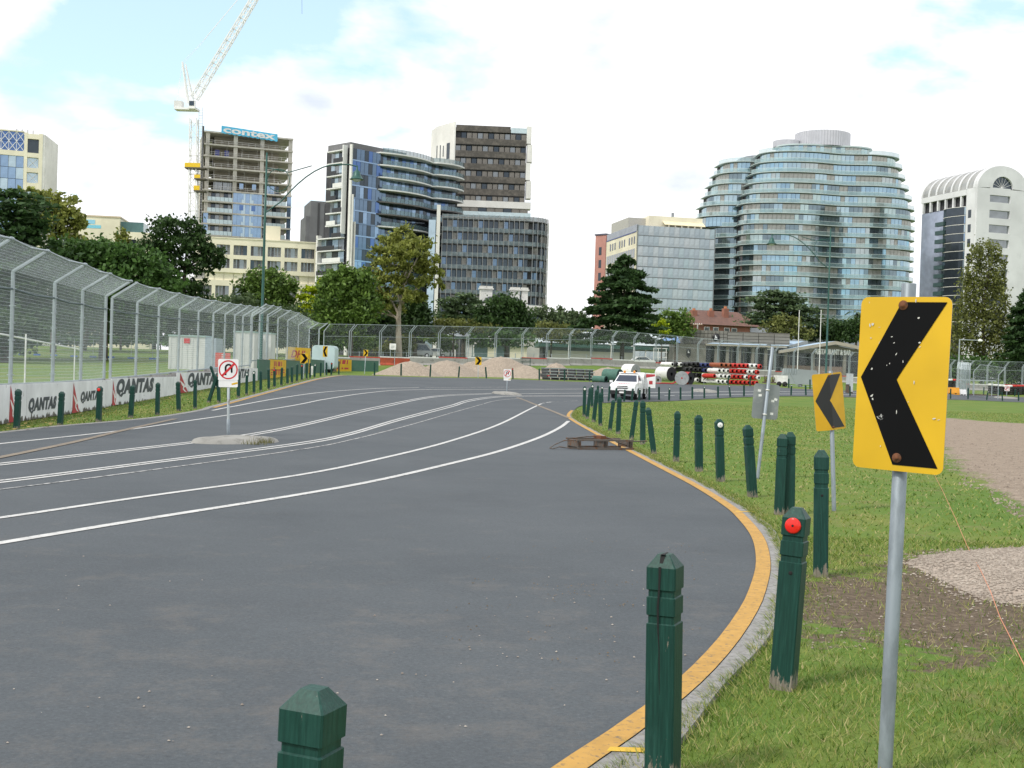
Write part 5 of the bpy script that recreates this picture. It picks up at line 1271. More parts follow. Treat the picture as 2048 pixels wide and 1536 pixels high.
# side of the tower: white frames, dark balconies
for i in range(nf):
    z1 = zt - .8 - i * fh; dpl = dp - 2.2 if i < 7 else dp + 1.2
    if z1 < 3: break
    bx(r, 'side_slab', steelw, -1.6, -.36, 1.4, dpl, z1 - .28, z1)
    for q in range(4): pane(r, -.42, 1.6 + (dpl - 1.8) / 4 * q, z1 - fh + .05, .05, round(fh - .4, 2), [gl_pale, gl_dark, gl_pale, gl_grey][(q + i) % 4], 'side_window', th=round((dpl - 2.2) / 4, 1))
    bx(r, 'side_balcony', mat('balcony_black', (.03, .032, .037), .6) if i % 3 != 2 else steelw, -1.66, -1.60, 1.5 + (i % 2) * 2.4, dpl - .4 - ((i + 1) % 2) * 2.2, z1 - fh + .02, z1 - fh + 1.05)
bx(r, 'side_pier', steelw, -1.62, -.36, 1.35, 1.75, zt - 7 * fh, zt + .2); bx(r, 'side_pier', offw, -1.6, -.36, dp + .6, dp + 1.2, 0, zt - 7 * fh)
# --- brown tower
B = Fr('bronze_tower', 'tall tower with dark bronze balcony bands and a pale concrete flank', (912, 250, 330), (1054, 258, 331)); r = B.root; Lw = B.L
zt = B.Zp(985, 253); bronze = worn('bronze_mesh', (.075, .068, .058), (.14, .125, .105), .45, .65, .9, .75); gl_br = mat('glass_bronze', (.22, .20, .17), .2, .5, .3, .4)
bx(r, 'core', dark_in, 0, Lw, 1.0, 14, 0, zt - .4)
MB().prism([(-.35, -.3), (.0, -.3), (.0, 14), (-7, 14), (-5.2, 7.5)], 0, zt + .9).build('flank_wall', offw, r)
MB().prism([(-.9, .35), (-.7, .2), (-.55, .3)], 0, 0.01).build('flank_trim', offw, r)
for k, (du, dz) in enumerate(((-1.9, 6), (-1.9, 13), (-1.9, 20.5))): 
    s_ = Vector((-5.2 + .35, 7.5 + .3, 0)).normalized()
    mb = MB(); p0 = Vector((-.35, -.3, 0)) + s_ * 2.2; nn = Vector((-s_.y, s_.x, 0)) * -.03
    for w0, w1, h0, h1 in ((0, 1.6, 0, 4.4), (3.2, 3.6, 1, 4), (4.8, 5.2, 0, 4.4), (6.6, 7.0, 1, 4.5)):
        a, b = p0 + s_ * w0 - nn, p0 + s_ * w1 - nn; z = zt - dz
        mb.add([(a.x - .03, a.y - .03, z + h0 - 3.0), (b.x - .03, b.y - .03, z + h0 - 3.0), (b.x - .03, b.y - .03, z + h1 - 3.0), (a.x - .03, a.y - .03, z + h1 - 3.0)], [(0, 1, 2, 3)])
    mb.build('slot_window', gl_dark, r)
mb = MB(); mb.box(.1, Lw - 4.5, -.28, .9, zt - 1.6, zt + .05); mb.build('roof_band', bronze, r); bx(r, 'roof_rail', bal_pale, Lw - 4.4, Lw, -.2, -.12, zt - 1.6, zt - .2)
pitch_ = 25 / (F / 330); zb_ = B.Zp(985, 278)
for i in range(6):
    z1 = zb_ - i * pitch_
    bx(r, 'balcony_band', bronze, .02, Lw - .02, -.3, -.12, z1 - pitch_ * .5, z1 - .05)
    bx(r, 'floor_slab', mat('slab_dark', (.04, .04, .042), .8), .05, Lw - .05, -.11, .99, z1 - pitch_ * .5 - .2, z1 - pitch_ * .5)
    for q in range(13):
        w_ = Lw / 13; pane(r, q * w_ + .1, .55, z1 - .1, round(w_ - .2, 2), round(pitch_ * .48, 2), [gl_br, gl_br, gl_grey, gl_dark, gl_br][(q * 3 + i * 2) % 5] if i or q else dark_in, 'window')
for i in range(4): bx(r, 'trim_panel', offw, Lw + .0 + (i % 2) * .25, Lw + 1.3 + (i % 2) * .35, -.25, 3, zt + .4 - (i + 1) * 5.0 + .25, zt + .4 - i * 5.0)
za = B.Zp(985, 403); zb2 = B.Zp(985, 436)
bx(r, 'terrace_band', offw, -.2, Lw + 1.6, -1.6, 2, za - 1.9, za - .1); bx(r, 'terrace_band', bal_pale, -.2, Lw + 1.6, -2.0, -1.9, zb2, zb2 + 1.4)
bx(r, 'terrace_band', offw, -.25, Lw + 1.7, -2.2, 2, zb2 - .9, zb2 - .003)
for q in range(9): pane(r, q * (Lw + 1) / 9, -.9, zb2 + .02, round((Lw + 1) / 9 - .12, 2), round(za - 1.95 - zb2, 2), gl_br if q % 3 else gl_dark, 'window')
# --- building behind vertical fins
B = Fr('finned_building', 'dark glass apartment block wrapped in slim vertical metal fins', (884, 432, 300), (1066, 437, 301)); r = B.root; Lw = B.L
zt = B.Zp(985, 438); arc = [(0, 0), (Lw - 1, 0)] + [(Lw - 1 + 5 * math.sin(R(a)), 5 - 5 * math.cos(R(a))) for a in range(12, 91, 13)]
MB().prism([(u, y + .9) for u, y in arc] + [(Lw + 4, 16), (0, 16)], 0, zt - .2).build('core', dark_in, r)
gl_cur = mat('glass_curtain_dark', (.17, .165, .15), .25, .3, .3, 1.2); gs = [gl_dark, gl_dark, gl_cur, gl_dark, gl_mid]
for i in range(8):
    z1 = zt - .2 - i * 3.12
    if z1 < 4: break
    MB().prism([(u, y + .1) for u, y in arc] + [(Lw + 4, 1 + 5), (0, 1.0)], z1 - .3, z1).build('floor_slab', mat('slab_dark', (.04, .04, .042), .8), r)
    mb = MB()
    for (a0, a1), (b0, b1) in zip(arc, arc[1:]): mb.add([(a0, a1 + .04, z1), (b0, b1 + .04, z1), (b0, b1 + .04, z1 + 1.05), (a0, a1 + .04, z1 + 1.05)], [(0, 1, 2, 3)])
    mb.build('balustrade', mat('balustrade_grey', (.16, .20, .21), .2, .3, .35, .9, trans=.15), r)
    for q in range(17): pane(r, .1 + q * (Lw - 1) / 17, .55, z1 - 2.8, round((Lw - 1) / 17 - .12, 2), 2.5, gs[(q * 7 + i * 3) % 5], 'window')
    for q in range(3):
        p, p2 = Vector(arc[2 + 2 * q]), Vector(arc[3 + 2 * q]) if 3 + 2 * q < len(arc) else Vector(arc[-1]); d = p2 - p
        pane(r, p.x, p.y + .8, z1 - 2.8, 1.6, 2.5, gs[(q + i) % 5], 'window', math.atan2(d.y, d.x))
fin = mat('fin_metal', (.26, .26, .255), .45, .3, .1, 1)
acc = 0; finpos = [(u, -.25) for u in np.arange(.2, Lw - 1, 1.28)] + [(Lw - 1 + 5.3 * math.sin(R(a)), 5 - 5.3 * math.cos(R(a))) for a in (12, 26, 40, 54, 68, 82)]
for u, y in finpos: bx(r, 'fin', fin, u - .06, u + .06, y - .22, y + .06, 1, zt + .9)
bx(r, 'roof_rail', fin, .0, Lw - 1, -.2, -.12, zt + .05, zt + .2)
for i in range(8): bx(r, 'end_fin', offw, Lw + 4.1, Lw + 4.4, 4.0, 4.3, zt - 3.1 * i - 2.9, zt - 3.1 * i)
# the tall white joint between the two blocks
bx(r, 'joint_panel', offw, -1.3, -.4, -.4, .6, 0, B.Zp(880, 410)); bx(r, 'joint_panel', gl_pale, -3.2, -1.5, -.3, .2, 4, B.Zp(872, 440))
# --- mansion
B = Fr('mansion', 'old grey stone mansion with tall paired chimneys among the trees', (962, 612, 214), (1092, 614, 216)); r = B.root; Lw = B.L; g = mat('mansion_stone', (.46, .45, .42), .8, 0, .12, .6); g2 = mat('mansion_trim', (.62, .61, .58), .7)
zt = B.Zp(1065, 614)
mb = MB(); ua, ub = B.U(1030, 620), Lw
bx(r, 'wall', g, 0, Lw, 0, 9, 0, zt - .6); bx(r, 'parapet', g2, -.2, Lw + .3, -.35, 9.2, zt - .6, zt + .25); bx(r, 'cornice', g2, -.35, Lw + .45, -.5, -.351, zt - .15, zt + .1)
MB().prism([(0, zt + .26), (Lw * .72, zt + .26), (Lw * .56, zt + 1.6), (1.5, zt + 1.6)], .6, 8, 0, 'y').build('roof', mat('slate_roof', (.12, .125, .14), .8), r)
for px in (966, 978, 1030, 1049):
    u = B.U(px, 590, 3); ch = MB(); w_ = .55 if px < 1000 or px > 1040 else .8
    ch.box(u - w_, u + w_, 2.6, 3.6, zt, zt + 3.0); ch.box(u - w_ - .2, u + w_ + .2, 2.4, 3.8, zt + 3.001, zt + 3.25); ch.box(u - w_ - .05, u + w_ + .05, 2.5, 3.7, zt + 3.251, zt + 3.6); ch.build('chimney', g2, r)
for px in (1046, 1063, 1081):
    u = B.U(px, 630); ap = [(u - .75, zt - 5)] + [(u - .75 * math.cos(R(a)), zt - 1.9 + .75 * math.sin(R(a))) for a in range(0, 181, 20)] + [(u + .75, zt - 5)]
    MB().prism(ap, -.05, -.01, 0, 'y').build('arched_window', gl_dark, r)
    mb = MB(); a2 = [(u - .95 * math.cos(R(a)), zt - 1.9 + .95 * math.sin(R(a))) for a in range(0, 181, 20)]; a3 = [(u + .76 * math.cos(R(a)), zt - 1.9 + .76 * math.sin(R(a))) for a in range(0, 181, 20)]
    mb.prism(a2 + a3, -.12, -.002, 0, 'y'); mb.build('arch_surround', g2, r)
# --- mirrored office
B = Fr('glass_office', 'mirrored grey glass office block with a cream flank and roof plant', (1277, 450, 345), (1430, 458, 350)); r = B.root; Lw = B.L; zt = B.Zp(1277, 450)
bx(r, 'core', dark_in, .05, Lw, .35, 30, 0, zt - .05)
mir = [glass('mirror_a', (.33, .375, .385), .1, .85, .25), glass('mirror_b', (.37, .40, .40), .12, .85, .25), glass('mirror_c', (.30, .345, .36), .1, .85, .25)]
fl = 20.6 / (F / 347); nr = random.Random(3)
for i in range(13):
    z1 = zt - i * fl
    if z1 - fl < 0: break
    for q in range(15):
        w_ = Lw / 15; p_ = pane(r, q * w_ + .03, .0 + nr.uniform(0, .02), z1 - fl + .22, round(w_ - .025, 2), round(fl - .26, 2), mir[nr.randrange(3)], 'window'); p_.rotation_euler = (nr.uniform(-.012, .012), 0, nr.uniform(-.012, .012))
    bx(r, 'transom', mat('transom_grey', (.20, .22, .23), .5, .3), .0, Lw, -.06, .3, z1 - fl, z1 - fl + .2)
bx(r, 'corner_mullion', mat('transom_grey', (.2, .22, .23)), -.2, .02, -.1, .34, 0, zt + .1); bx(r, 'corner_mullion', mat('transom_grey', (.2, .22, .23)), Lw, Lw + .2, -.1, 3, 0, zt + .05)
zs2 = zt - 1.6
mb = MB(); mb.box(-.4, .0, .4, 30, 0, zs2); mb.build('flank_wall', cream, r); bx(r, 'flank_cap', gl_grey, -.3, .0, .4, 30, zs2, zt + .3); bx(r, 'flank_trim', mat('trim_blue', (.06, .08, .25), .5), -.5, -.401, .4, 30, zs2 - .35, zs2 - .05)
for j, zz_ in enumerate((zs2 - 3.6, zs2 - 7.6, zs2 - 11.6, zs2 - 15.6)):
    for q in range(12):
        y = 1.5 + q * 2.35
        if j == 0 and q % 4 == 3: continue
        pane(r, -.46, y, zz_, .05, 2.1 if j == 0 else 2.6, gl_dark if j == 0 else gl_grey, 'flank_window', th=1.1 if j == 0 else 1.9)
bx(r, 'roof_plant', cream, Lw * .22, Lw * .93, 6, 16, zt, B.Zp(1380, 436, 6)); bx(r, 'roof_plant', mat('plant_grey', (.45, .44, .4), .7), -.2, Lw * .5, 9, 26, zt, B.Zp(1250, 437, 12))
for k in range(6): bx(r, 'awning_post', cream, Lw * .45 + k * 2.0, Lw * .45 + .3 + k * 2.0, 4, 4.3, zt, zt + 1.2)
MB().prism([(4, zt + 1.2), (6.2, zt + 2.5), (6.2, zt + 2.3), (4, zt + 1.05)], Lw * .4, Lw * .94, 0, 'x').build('awning', mat('awning_cream', (.75, .68, .45), .7), r)
bx(r, 'flue', gl_grey, Lw * .55, Lw * .58, 8, 8.5, B.Zp(1380, 436, 6), B.Zp(1380, 426, 6))
B2 = Fr('pink_building', 'narrow pink brick building showing beside the mirrored office', (1191, 480, 395), (1212, 481, 392)); bx(B2.root, 'wall', worn('pink_brick', (.5, .25, .21), (.42, .2, .17), .5, .7, .5, .85), 0, B2.L, 0, 10, 0, B2.Zp(1195, 471)); bx(B2.root, 'cornice', mat('cornice_dark', (.1, .1, .14), .6), -.3, B2.L, -.2, 10, B2.Zp(1195, 471) + .003, B2.Zp(1195, 468))
for k in range(5): pane(B2.root, 1.6, -.05, B2.Zp(1195, 471) - 6.5 - 4.2 * k, 1.1, 2.6, gl_dark)
# --- curved glass tower
ICON = 'curved_tower'
B = Fr(ICON, 'curved pale green glass apartment tower with stacked wavy balconies', (1490, 430, 360), (1849, 436, 364)); r = B.root; Lw = B.L
def lobe(ul, ur, b, back, inset_=0.0, conc_=2.0):
    c, a = (ul + ur) / 2, (ur - ul) / 2 - inset_; out = []
    for k in range(73):
        t = math.pi * k / 72; s = -math.cos(t)
        y = back - (b + back - inset_) * max(0, (1 - abs(s) ** 3.2)) ** (1 / 2.4) + conc_ * math.exp(-((s - .12) / .3) ** 2)
        out.append((c + a * s, y))
    return out
def resample(pts, step):
    out = [Vector(pts[0])]; acc = 0
    for p, q in zip(pts, pts[1:]):
        p, q = Vector(p), Vector(q); L_ = (q - p).length; s = 0
        while acc + L_ - s >= step: s += step - acc; acc = 0; out.append(p + (q - p) * (s / L_))
        acc += L_ - s
    return out
slabg = mat('icon_slab', (.46, .53, .52), .5, 0, .06, .5); balg = mat('icon_balustrade', (.36, .50, .50), .12, .55, .15, .6, trans=.42); balcap = mat('icon_rail', (.52, .60, .59), .4)
ibe = mat('icon_curtain', (.40, .395, .36), .2, .3, .25, 1.2)
iset = [glass('icon_blue', (.32, .46, .55)), ibe, glass('icon_grey', (.42, .47, .47), .1), glass('icon_blue2', (.40, .52, .57), .1), ibe, glass('icon_shade', (.20, .26, .29), .1), glass('icon_teal', (.42, .52, .51), .12), glass('icon_blue', (.32, .46, .55))]
def curved(B, ys, ext, b, back, floors_px, seed, limit, conc_=2.0, y_plane=0.0, dark_from=99):
    r = B.root; rr = random.Random(seed); cnt = 0; ex = MB(); n_ex = 0
    zz = [B.Zp(floors_px, y, y_plane) for y in ys]
    for i, z in enumerate(zz[:-1]):
        ul, ur = ext[min(i, len(ext) - 1)]; z0 = zz[i + 1]; fh_ = z - z0
        o = lobe(ul, ur, b, back, 0, conc_); og = lobe(ul, ur, b, back, 1.1, conc_)
        MB().prism(o + [(ur, back + 4), (ul, back + 4)], z - .2, z - .02).build('balcony_slab', slabg, r)
        mb = MB()
        for p, q in zip(o[2:-2], o[3:-1]): mb.add([(p[0], p[1] + .05, z), (q[0], q[1] + .05, z), (q[0], q[1] + .05, z + 1.0), (p[0], p[1] + .05, z + 1.0)], [(0, 1, 2, 3)])
        mb.build('balustrade', balg, r)
        mb = MB()
        for p, q in zip(o[2:-2], o[3:-1]): mb.add([(p[0], p[1] + .02, z + 1.0), (q[0], q[1] + .02, z + 1.0), (q[0], q[1] + .02, z + 1.08), (p[0], p[1] + .02, z + 1.08)], [(0, 1, 2, 3)])
        mb.build('handrail', balcap, r)
        MB().prism([(u, y + .35) for u, y in og] + [(ur - 1, back + 3.5), (ul + 1, back + 3.5)], z0, z - .33).build('inner_wall', dark_in, r)
        pts = resample(og, 1.32); run = 0; cur_ = iset[0]
        for p, q in zip(pts, pts[1:]):
            if run <= 0: cur_ = rr.choice(iset); run = rr.choice((1, 1, 2, 3, 4))
            run -= 1; d = q - p; m = cur_ if i < dark_from else gl_dark
            if cnt < limit: pane(r, p.x, p.y, z0 + .03, 1.24, round(fh_ - .4, 1), m, 'window', math.atan2(d.y, d.x)); cnt += 1
            else:
                u_ = d.normalized(); n__ = Vector((-u_.y, u_.x)); a = p; c = p + u_ * 1.24
                ex.add([(a.x, a.y, z0 + .03), (c.x, c.y, z0 + .03), (c.x, c.y, z0 + fh_ - .37), (a.x, a.y, z0 + fh_ - .37), (a.x + n__.x * .06, a.y + n__.y * .06, z0 + .03), (c.x + n__.x * .06, c.y + n__.y * .06, z0 + .03), (c.x + n__.x * .06, c.y + n__.y * .06, z0 + fh_ - .37), (a.x + n__.x * .06, a.y + n__.y * .06, z0 + fh_ - .37)],
                       [(0, 1, 2, 3), (1, 5, 6, 2), (4, 0, 3, 7), (5, 4, 7, 6)], iset.index(m) if m in iset else 5); n_ex += 1
    if n_ex: tag(ex.build('lower_windows', iset, r), kind='stuff')
    return zz
ys_ = [304.7 + 20.75 * k for k in range(18)]
ext = [(B.U(a, 430), B.U(b, 430)) for a, b in ((1526, 1813), (1518, 1820), (1512, 1827), (1505, 1835), (1499, 1842), (1491, 1848), (1489, 1850))]
zz = curved(B, ys_, ext, 1.0, 9.0, 1666, 8, 300)
MB().prism(lobe(*ext[-1], 1.0, 9.0, .8) + [(ext[-1][1] - 1, 12), (ext[-1][0] + 1, 12)], -1, zz[-1] - .35).build('base_storey', gl_grey, r)
# top storey, crown drum
tu = (B.U(1568, 300), B.U(1763, 300)); o = lobe(*tu, -2.0, 9.0, 0, 1.0); og = lobe(*tu, -2.0, 9.0, .8, 1.0); zr = B.Zp(1666, 287)
MB().prism([(u, y + .1) for u, y in og] + [(tu[1] - 1, 12), (tu[0] + 1, 12)], zz[0], zr - .3).build('top_storey', gl_blue, r)
for p, q in zip(resample(og, 1.32), resample(og, 1.32)[1:]):
    d = q - p; pane(r, p.x, p.y, zz[0] + .02, 1.24, round(zr - zz[0] - .4, 1), random.choice(iset), 'top_window', math.atan2(d.y, d.x))
MB().prism(o + [(tu[1], 12.5), (tu[0], 12.5)], zr - .28, zr + .1).build('roof_slab', slabg, r)
drum = mat('drum_metal', (.50, .50, .52), .35, .6, .06, .5)
for (pa, pb, top) in ((1596, 1702, 267), (1551, 1604, 281)):
    ua, ub = B.U(pa, 280, 8), B.U(pb, 280, 8); c, a = (ua + ub) / 2, (ub - ua) / 2; mb = MB(); n_ = 120; vs = []
    for k in range(n_):
        t = 2 * math.pi * k / n_; rr = 1 + (.012 if k % 2 else -.012)
        for z in (zr, B.Zp((pa + pb) / 2, top, 8)): vs.append((c + a * rr * math.cos(t), 10 + min(a, 8) * rr * math.sin(t), z))
    mb.add(vs, [(2 * k, 2 * ((k + 1) % n_), 2 * ((k + 1) % n_) + 1, 2 * k + 1) for k in range(n_)]); mb.add([vs[2 * k + 1] for k in range(n_)], [tuple(range(n_))]); mb.build('crown_drum', drum, r)
B = Fr('curved_tower_wing', 'darker side wing of the curved glass tower, stepping in towards its top', (1432, 430, 372), (1560, 432, 374)); r = B.root
ys2 = [322, 344, 366, 388, 410, 432, 453, 474, 494.5, 515, 536, 557, 577.5, 598, 619, 640]
ext2 = [(B.U(a, 430), B.U(1580, 430)) for a in (1446, 1437, 1428, 1420, 1411, 1405, 1424, 1426, 1427)]
curved(B, ys2, ext2, 1.5, 9.0, 1470, 4, 150, .5, dark_from=6)
MB().prism(lobe(B.U(1493, 320), B.U(1580, 320), 0, 9, 0, .2) + [(B.U(1580, 320), 12), (B.U(1493, 320), 12)], B.Zp(1500, 322), B.Zp(1500, 309)).build('top_storey', gl_grey, r)
# --- arched building
B = Fr('arched_building', 'white clad office tower under a barrel vault with arched gable', (1953, 440, 315), (2054, 440, 320)); r = B.root; Lw = B.L; clad = worn('white_cladding', (.66, .665, .67), (.58, .585, .59), .5, .75, .3, .55); sx = B.Zp(1998, 378); tp = B.Zp(1998, 331); cu_ = Lw / 2; dpt = 23
def arcp(rx, rz, n=24): return [(cu_ - rx * math.cos(math.pi * k / n), sx + rz * math.sin(math.pi * k / n)) for k in range(n + 1)]
wx = (B.U(1978, 450), B.U(2019, 450)); wrows = []
y = 421
while y < 660: wrows.append((B.Zp(1998, y + 16), B.Zp(1998, y))); y += 29.2
wrows = [(B.Zp(1998, 405), B.Zp(1998, 391))] + wrows
mb = MB(); ztop = sx; zcur = sx
o = arcp(cu_, tp - sx); ri = (wx[1] - wx[0]) / 2; inn = [(cu_ + ri * math.cos(math.pi * k / 24), sx + .25 + ri * .95 * math.sin(math.pi * k / 24)) for k in range(25)]
mb.prism(o + inn, 0, .8, 0, 'y')
prev = sx + .25
mb.box(0, wx[0], .0, .8, 0, sx); mb.box(wx[1], Lw, 0, .8, 0, sx)
for z0, z1 in sorted(wrows, reverse=True):
    mb.box(wx[0], wx[1], .0, .8, z1, prev); prev = z0
mb.box(wx[0], wx[1], 0, .8, 0, prev); mb.build('gable_front', clad, r)
bx(r, 'core', dark_in, .9, Lw - .9, 1.6, dpt, 0, sx)
for z0, z1 in wrows: pane(r, wx[0], .5, z0, round(wx[1] - wx[0], 2), round(z1 - z0, 2), gl_grey if z1 > 30 else gl_dark, 'window')
MB().prism([(cu_ - ri, sx + .25)] + inn[::-1] + [], .55, .6, 0, 'y').build('lunette', gl_dark, r)
mb = MB()
for k in range(1, 8):
    t = math.pi * k / 8; mb.bar((cu_, .5, sx + .3), (cu_ - ri * math.cos(t), .5, sx + .25 + ri * .95 * math.sin(t)), .05, 4)
mb.build('lunette_bars', sign_white, r)
mb = MB(); a = arcp(cu_ - .15, tp - sx - .15); vs = [(x, .81, z) for x, z in a] + [(x, dpt, z) for x, z in a]; n_ = len(a)
mb.add(vs, [(k, k + 1, n_ + k + 1, n_ + k) for k in range(n_ - 1)], 0, True); mb.build('vault', mat('vault_glass', (.36, .36, .34), .25, .4, .2, .3), r)
for k in range(8):
    y = .8 + k * (dpt - 1) / 7; aa = arcp(cu_ + .1, tp - sx + .1); bb_ = arcp(cu_ - .3, tp - sx - .3)
    MB().prism(aa + bb_[::-1], y, y + (.9 if k < 1 else .55), 0, 'y').build('vault_rib', clad, r)
mb = MB(); mb.box(-.05, .8, .81, 4.2, 0, sx); mb.build('flank_pier', clad, r)
bx(r, 'eaves_beam', clad, -.25, .8, 4.2, dpt, sx - 1.6, sx - .1)
for k in range(6): bx(r, 'gallery_post', clad, -.15, .5, 6 + k * 3.2, 6.6 + k * 3.2, sx - 4.4, sx - 1.6)
bx(r, 'flank_wall', glass('flank_blue', (.36, .40, .50), .15, .5), .2, .9, 12.5, dpt, 0, sx - 4.5)
for z0, z1 in wrows[1:]: pane(r, -.09, 2.1, z0, .05, round(z1 - z0, 2), gl_dark, 'pier_window', th=1.2)
for i in range(14):
    z1 = sx - 4.5 - i * 2.35
    if z1 < 2: break
    bay = [(-.0, 4.3), (-.5, 6), (-1.2, 8.2), (-1.3, 10.5), (-.8, 12.4), (.3, 13)]
    MB().prism(bay, z1 - 2.25, z1 - .12).build('bay_window', gl_dark, r); MB().prism([(u * 1.04 - .05, y) for u, y in bay], z1 - .119, z1).build('bay_band', offw, r)
    pane(r, -.12, 4.25, z1 - 2.2, .05, 2.05, gl_blue if i % 2 else gl_pale, 'corner_glass', th=1.2)
    if i > 0: bx(r, 'small_balcony', mat('balcony_teal', (.05, .09, .09), .4, .2), -1.8, -.9, 11, 14.5, z1 - 2.2, z1 - 1.1)
# --- building with blue braced glass
B = Fr('braced_glass_building', 'cream building with blue glass and white cross bracing above the trees', (-60, 255, 300), (86, 268, 306)); r = B.root; Lw = B.L; zt = B.Zp(86, 268)
bx(r, 'core', dark_in, .1, Lw - .1, 1, 12, 0, zt - .5); ua, ub = 0, B.U(48, 300)
zA, zB_, zC, zD = B.Zp(30, 263), B.Zp(30, 301), B.Zp(30, 311), B.Zp(30, 520)
n_ = 7; w_ = (ub - ua) / n_
for q in range(n_):
    for j in range(2):
        z0 = zB_ + (zA - zB_) / 2 * j; hh = (zA - zB_) / 2; pane(r, ua + q * w_ + .05, .3, z0 + .05, round(w_ - .1, 2), round(hh - .1, 2), gl_deep, 'window')
        mb = MB(); mb.bar((ua + q * w_, .2, z0), (ua + q * w_ + w_, .2, z0 + hh), .1, 4); mb.bar((ua + q * w_, .2, z0 + hh), (ua + q * w_ + w_, .2, z0), .1, 4); mb.bar((ua + q * w_, .2, z0), (ua + q * w_, .2, z0 + hh), .08, 4); mb.build('brace', sign_white, r)
    for j in range(8): pane(r, ua + q * w_ + .04, .3, zC - 2.9 * (j + 1) + .05, round(w_ - .08, 2), 2.8, [gl_blue, gl_blue, gl_pale][(q + j * 2) % 3], 'window')
bx(r, 'spandrel', cream, 0, ub, -.05, .9, zC, zB_); bx(r, 'roof_edge', cream, -.1, ub, -.05, 1, zA, zA + .3)
bx(r, 'pier', cream, ub, ub + .8, -.1, 2, 0, zt); bx(r, 'pier', cream, Lw - .9, Lw, -.1, 2, 0, zt)
zc = zt
for j, (y0, y1) in enumerate(((268, 278), (306, 315), (336, 345), (366, 380), (400, 420))): bx(r, 'lintel', cream, ub + .8, Lw - .9, -.07, 1.5, B.Zp(66, y1), B.Zp(66, y0) + (.0 if j else 0))
for j, (y0, y1) in enumerate(((278, 306), (315, 336), (345, 366), (380, 400))):
    p_ = pane(r, ub + .85, .7, B.Zp(66, y1) + .03, round(Lw - ub - 1.8, 2), round(B.Zp(66, y0) - B.Zp(66, y1) - .06, 2), gl_pale if j else gl_dark, 'window')
    if j: mb = MB(); w__ = Lw - ub - 1.8; h__ = B.Zp(66, y0) - B.Zp(66, y1); mb.bar((0, -.1, 0), (w__, -.1, h__), .08, 4); mb.bar((0, -.1, h__), (w__, -.1, 0), .08, 4); mb.build('brace', sign_white, p_)
MB().prism([(Lw, 0), (Lw + .5, 0), (Lw + 3.6, 14), (Lw + 2.5, 14)], 0, zt - .1).build('end_wall', offw, r)
for k in range(4): bx(r, 'roof_vent', rail_m, Lw * .62 + k * 1.3, Lw * .62 + .3 + k * 1.3, 3, 3.4, zt - .6, zt + 1.2)
# --- far white block
B = Fr('white_building', 'far white building with pale blue signs above the trees', (140, 432, 380), (240, 437, 382)); r = B.root
bx(r, 'wall', cream, 0, B.L, 0, 14, 0, B.Zp(200, 434)); bx(r, 'coping', mat('coping_tan', (.6, .5, .36), .7), -.2, B.L + .2, -.2, 14, B.Zp(200, 434) + .003, B.Zp(200, 431)); bx(r, 'wall', cream, B.L + .01, B.L + 10, 0, 12, 0, B.Zp(240, 463)); bx(r, 'roof_house', glass('teal_glass', (.12, .22, .22), .2, .3), B.L + .01, B.U(286, 450), 1, 10, B.Zp(240, 463), B.Zp(250, 443))
ua, za = B.uv(170, 439); ub, zb = B.uv(190, 448); pane(r, ua, -.06, zb, round(ub - ua, 1), round(za - zb, 1), mat('sign_pale_blue', (.30, .62, .80), .5), 'sign'); ua, za = B.uv(166, 449); ub, zb = B.uv(202, 457); pane(r, ua, -.06, zb, round(ub - ua, 1), round(za - zb, 1), mat('sign_cyan', (.22, .60, .76), .5), 'sign')
pane(r, B.U(258, 485), -.05, B.Zp(258, 500), 2.2, 3.4, gl_dark)
# --- tower crane
D = 340; cb_ = W(389, 470, D); cb_.z = 3
S = thing('tower_crane', 'white luffing tower crane beside the unfinished tower', 'crane', tuple(cb_)); cw = mat('crane_white', (.80, .80, .78), .5, 0, .05, 1)
def loc(px, py, d=D): return W(px, py, d) - cb_
def lattice(p, q, w0, w1, n, r_=.09, sq=True):
    mb = MB(); ax = (q - p); z = ax.normalized(); a = z.cross(Vector((0, 1, 0)) if abs(z.y) < .9 else Vector((1, 0, 0))).normalized(); b = z.cross(a)
    def c(i, k): w_ = w0 + (w1 - w0) * i / n; return p + ax * (i / n) + (a * (1, 1, -1, -1)[k] + b * (1, -1, -1, 1)[k]) * w_ / 2
    for k in range(4): mb.bar(c(0, k), c(n, k), r_ * 1.3, 4)
    for i in range(n):
        for k in range(4):
            mb.bar(c(i, k), c(i + 1, (k + 1) % 4) if i % 2 else c(i, (k + 1) % 4), r_ * .7, 3, 0, cap=False); mb.bar(c(i, (k + 1) % 4) if i % 2 == 0 else c(i, k), c(i + 1, k) if i % 2 == 0 else c(i + 1, k), r_ * .7, 3, 0, cap=False)
    return mb
lattice(Vector((0, 0, 0)), loc(388, 238), 2.0, 2.0, 26, .14).build('mast', cw, S)
mb = MB(); p0, p1 = loc(396, 460), loc(398, 215)
for k in range(46):
    q = p0 + (p1 - p0) * (k / 46); mb.bar(q, q + Vector((1.0, 0, 0)), .05, 3)
mb.bar(p0, p1, .06, 3); mb.bar(p0 + Vector((1, 0, 0)), p1 + Vector((1, 0, 0)), .06, 3); mb.build('ladder', mat('crane_grey', (.5, .5, .5), .6), S)
mb = MB(); q = loc(381, 215); mb.box(q.x - 4.2, q.x + 2.2, -1.6, 1.6, q.z - .9, q.z - .3); mb.build('slewing_deck', cw, S)
bx(S, 'counterweight', mat('crane_shade', (.66, .66, .64), .6), q.x - 4.4, q.x - 2.2, -1.3, 1.3, q.z - .29, q.z + 1.6)
bx(S, 'cab', cw, q.x + .1, q.x + 1.9, -2.6, -1.61, q.z - .8, q.z + 1.5); bx(S, 'cab_window', gl_dark, q.x + .3, q.x + 1.7, -2.66, -2.605, q.z + .0, q.z + 1.3)
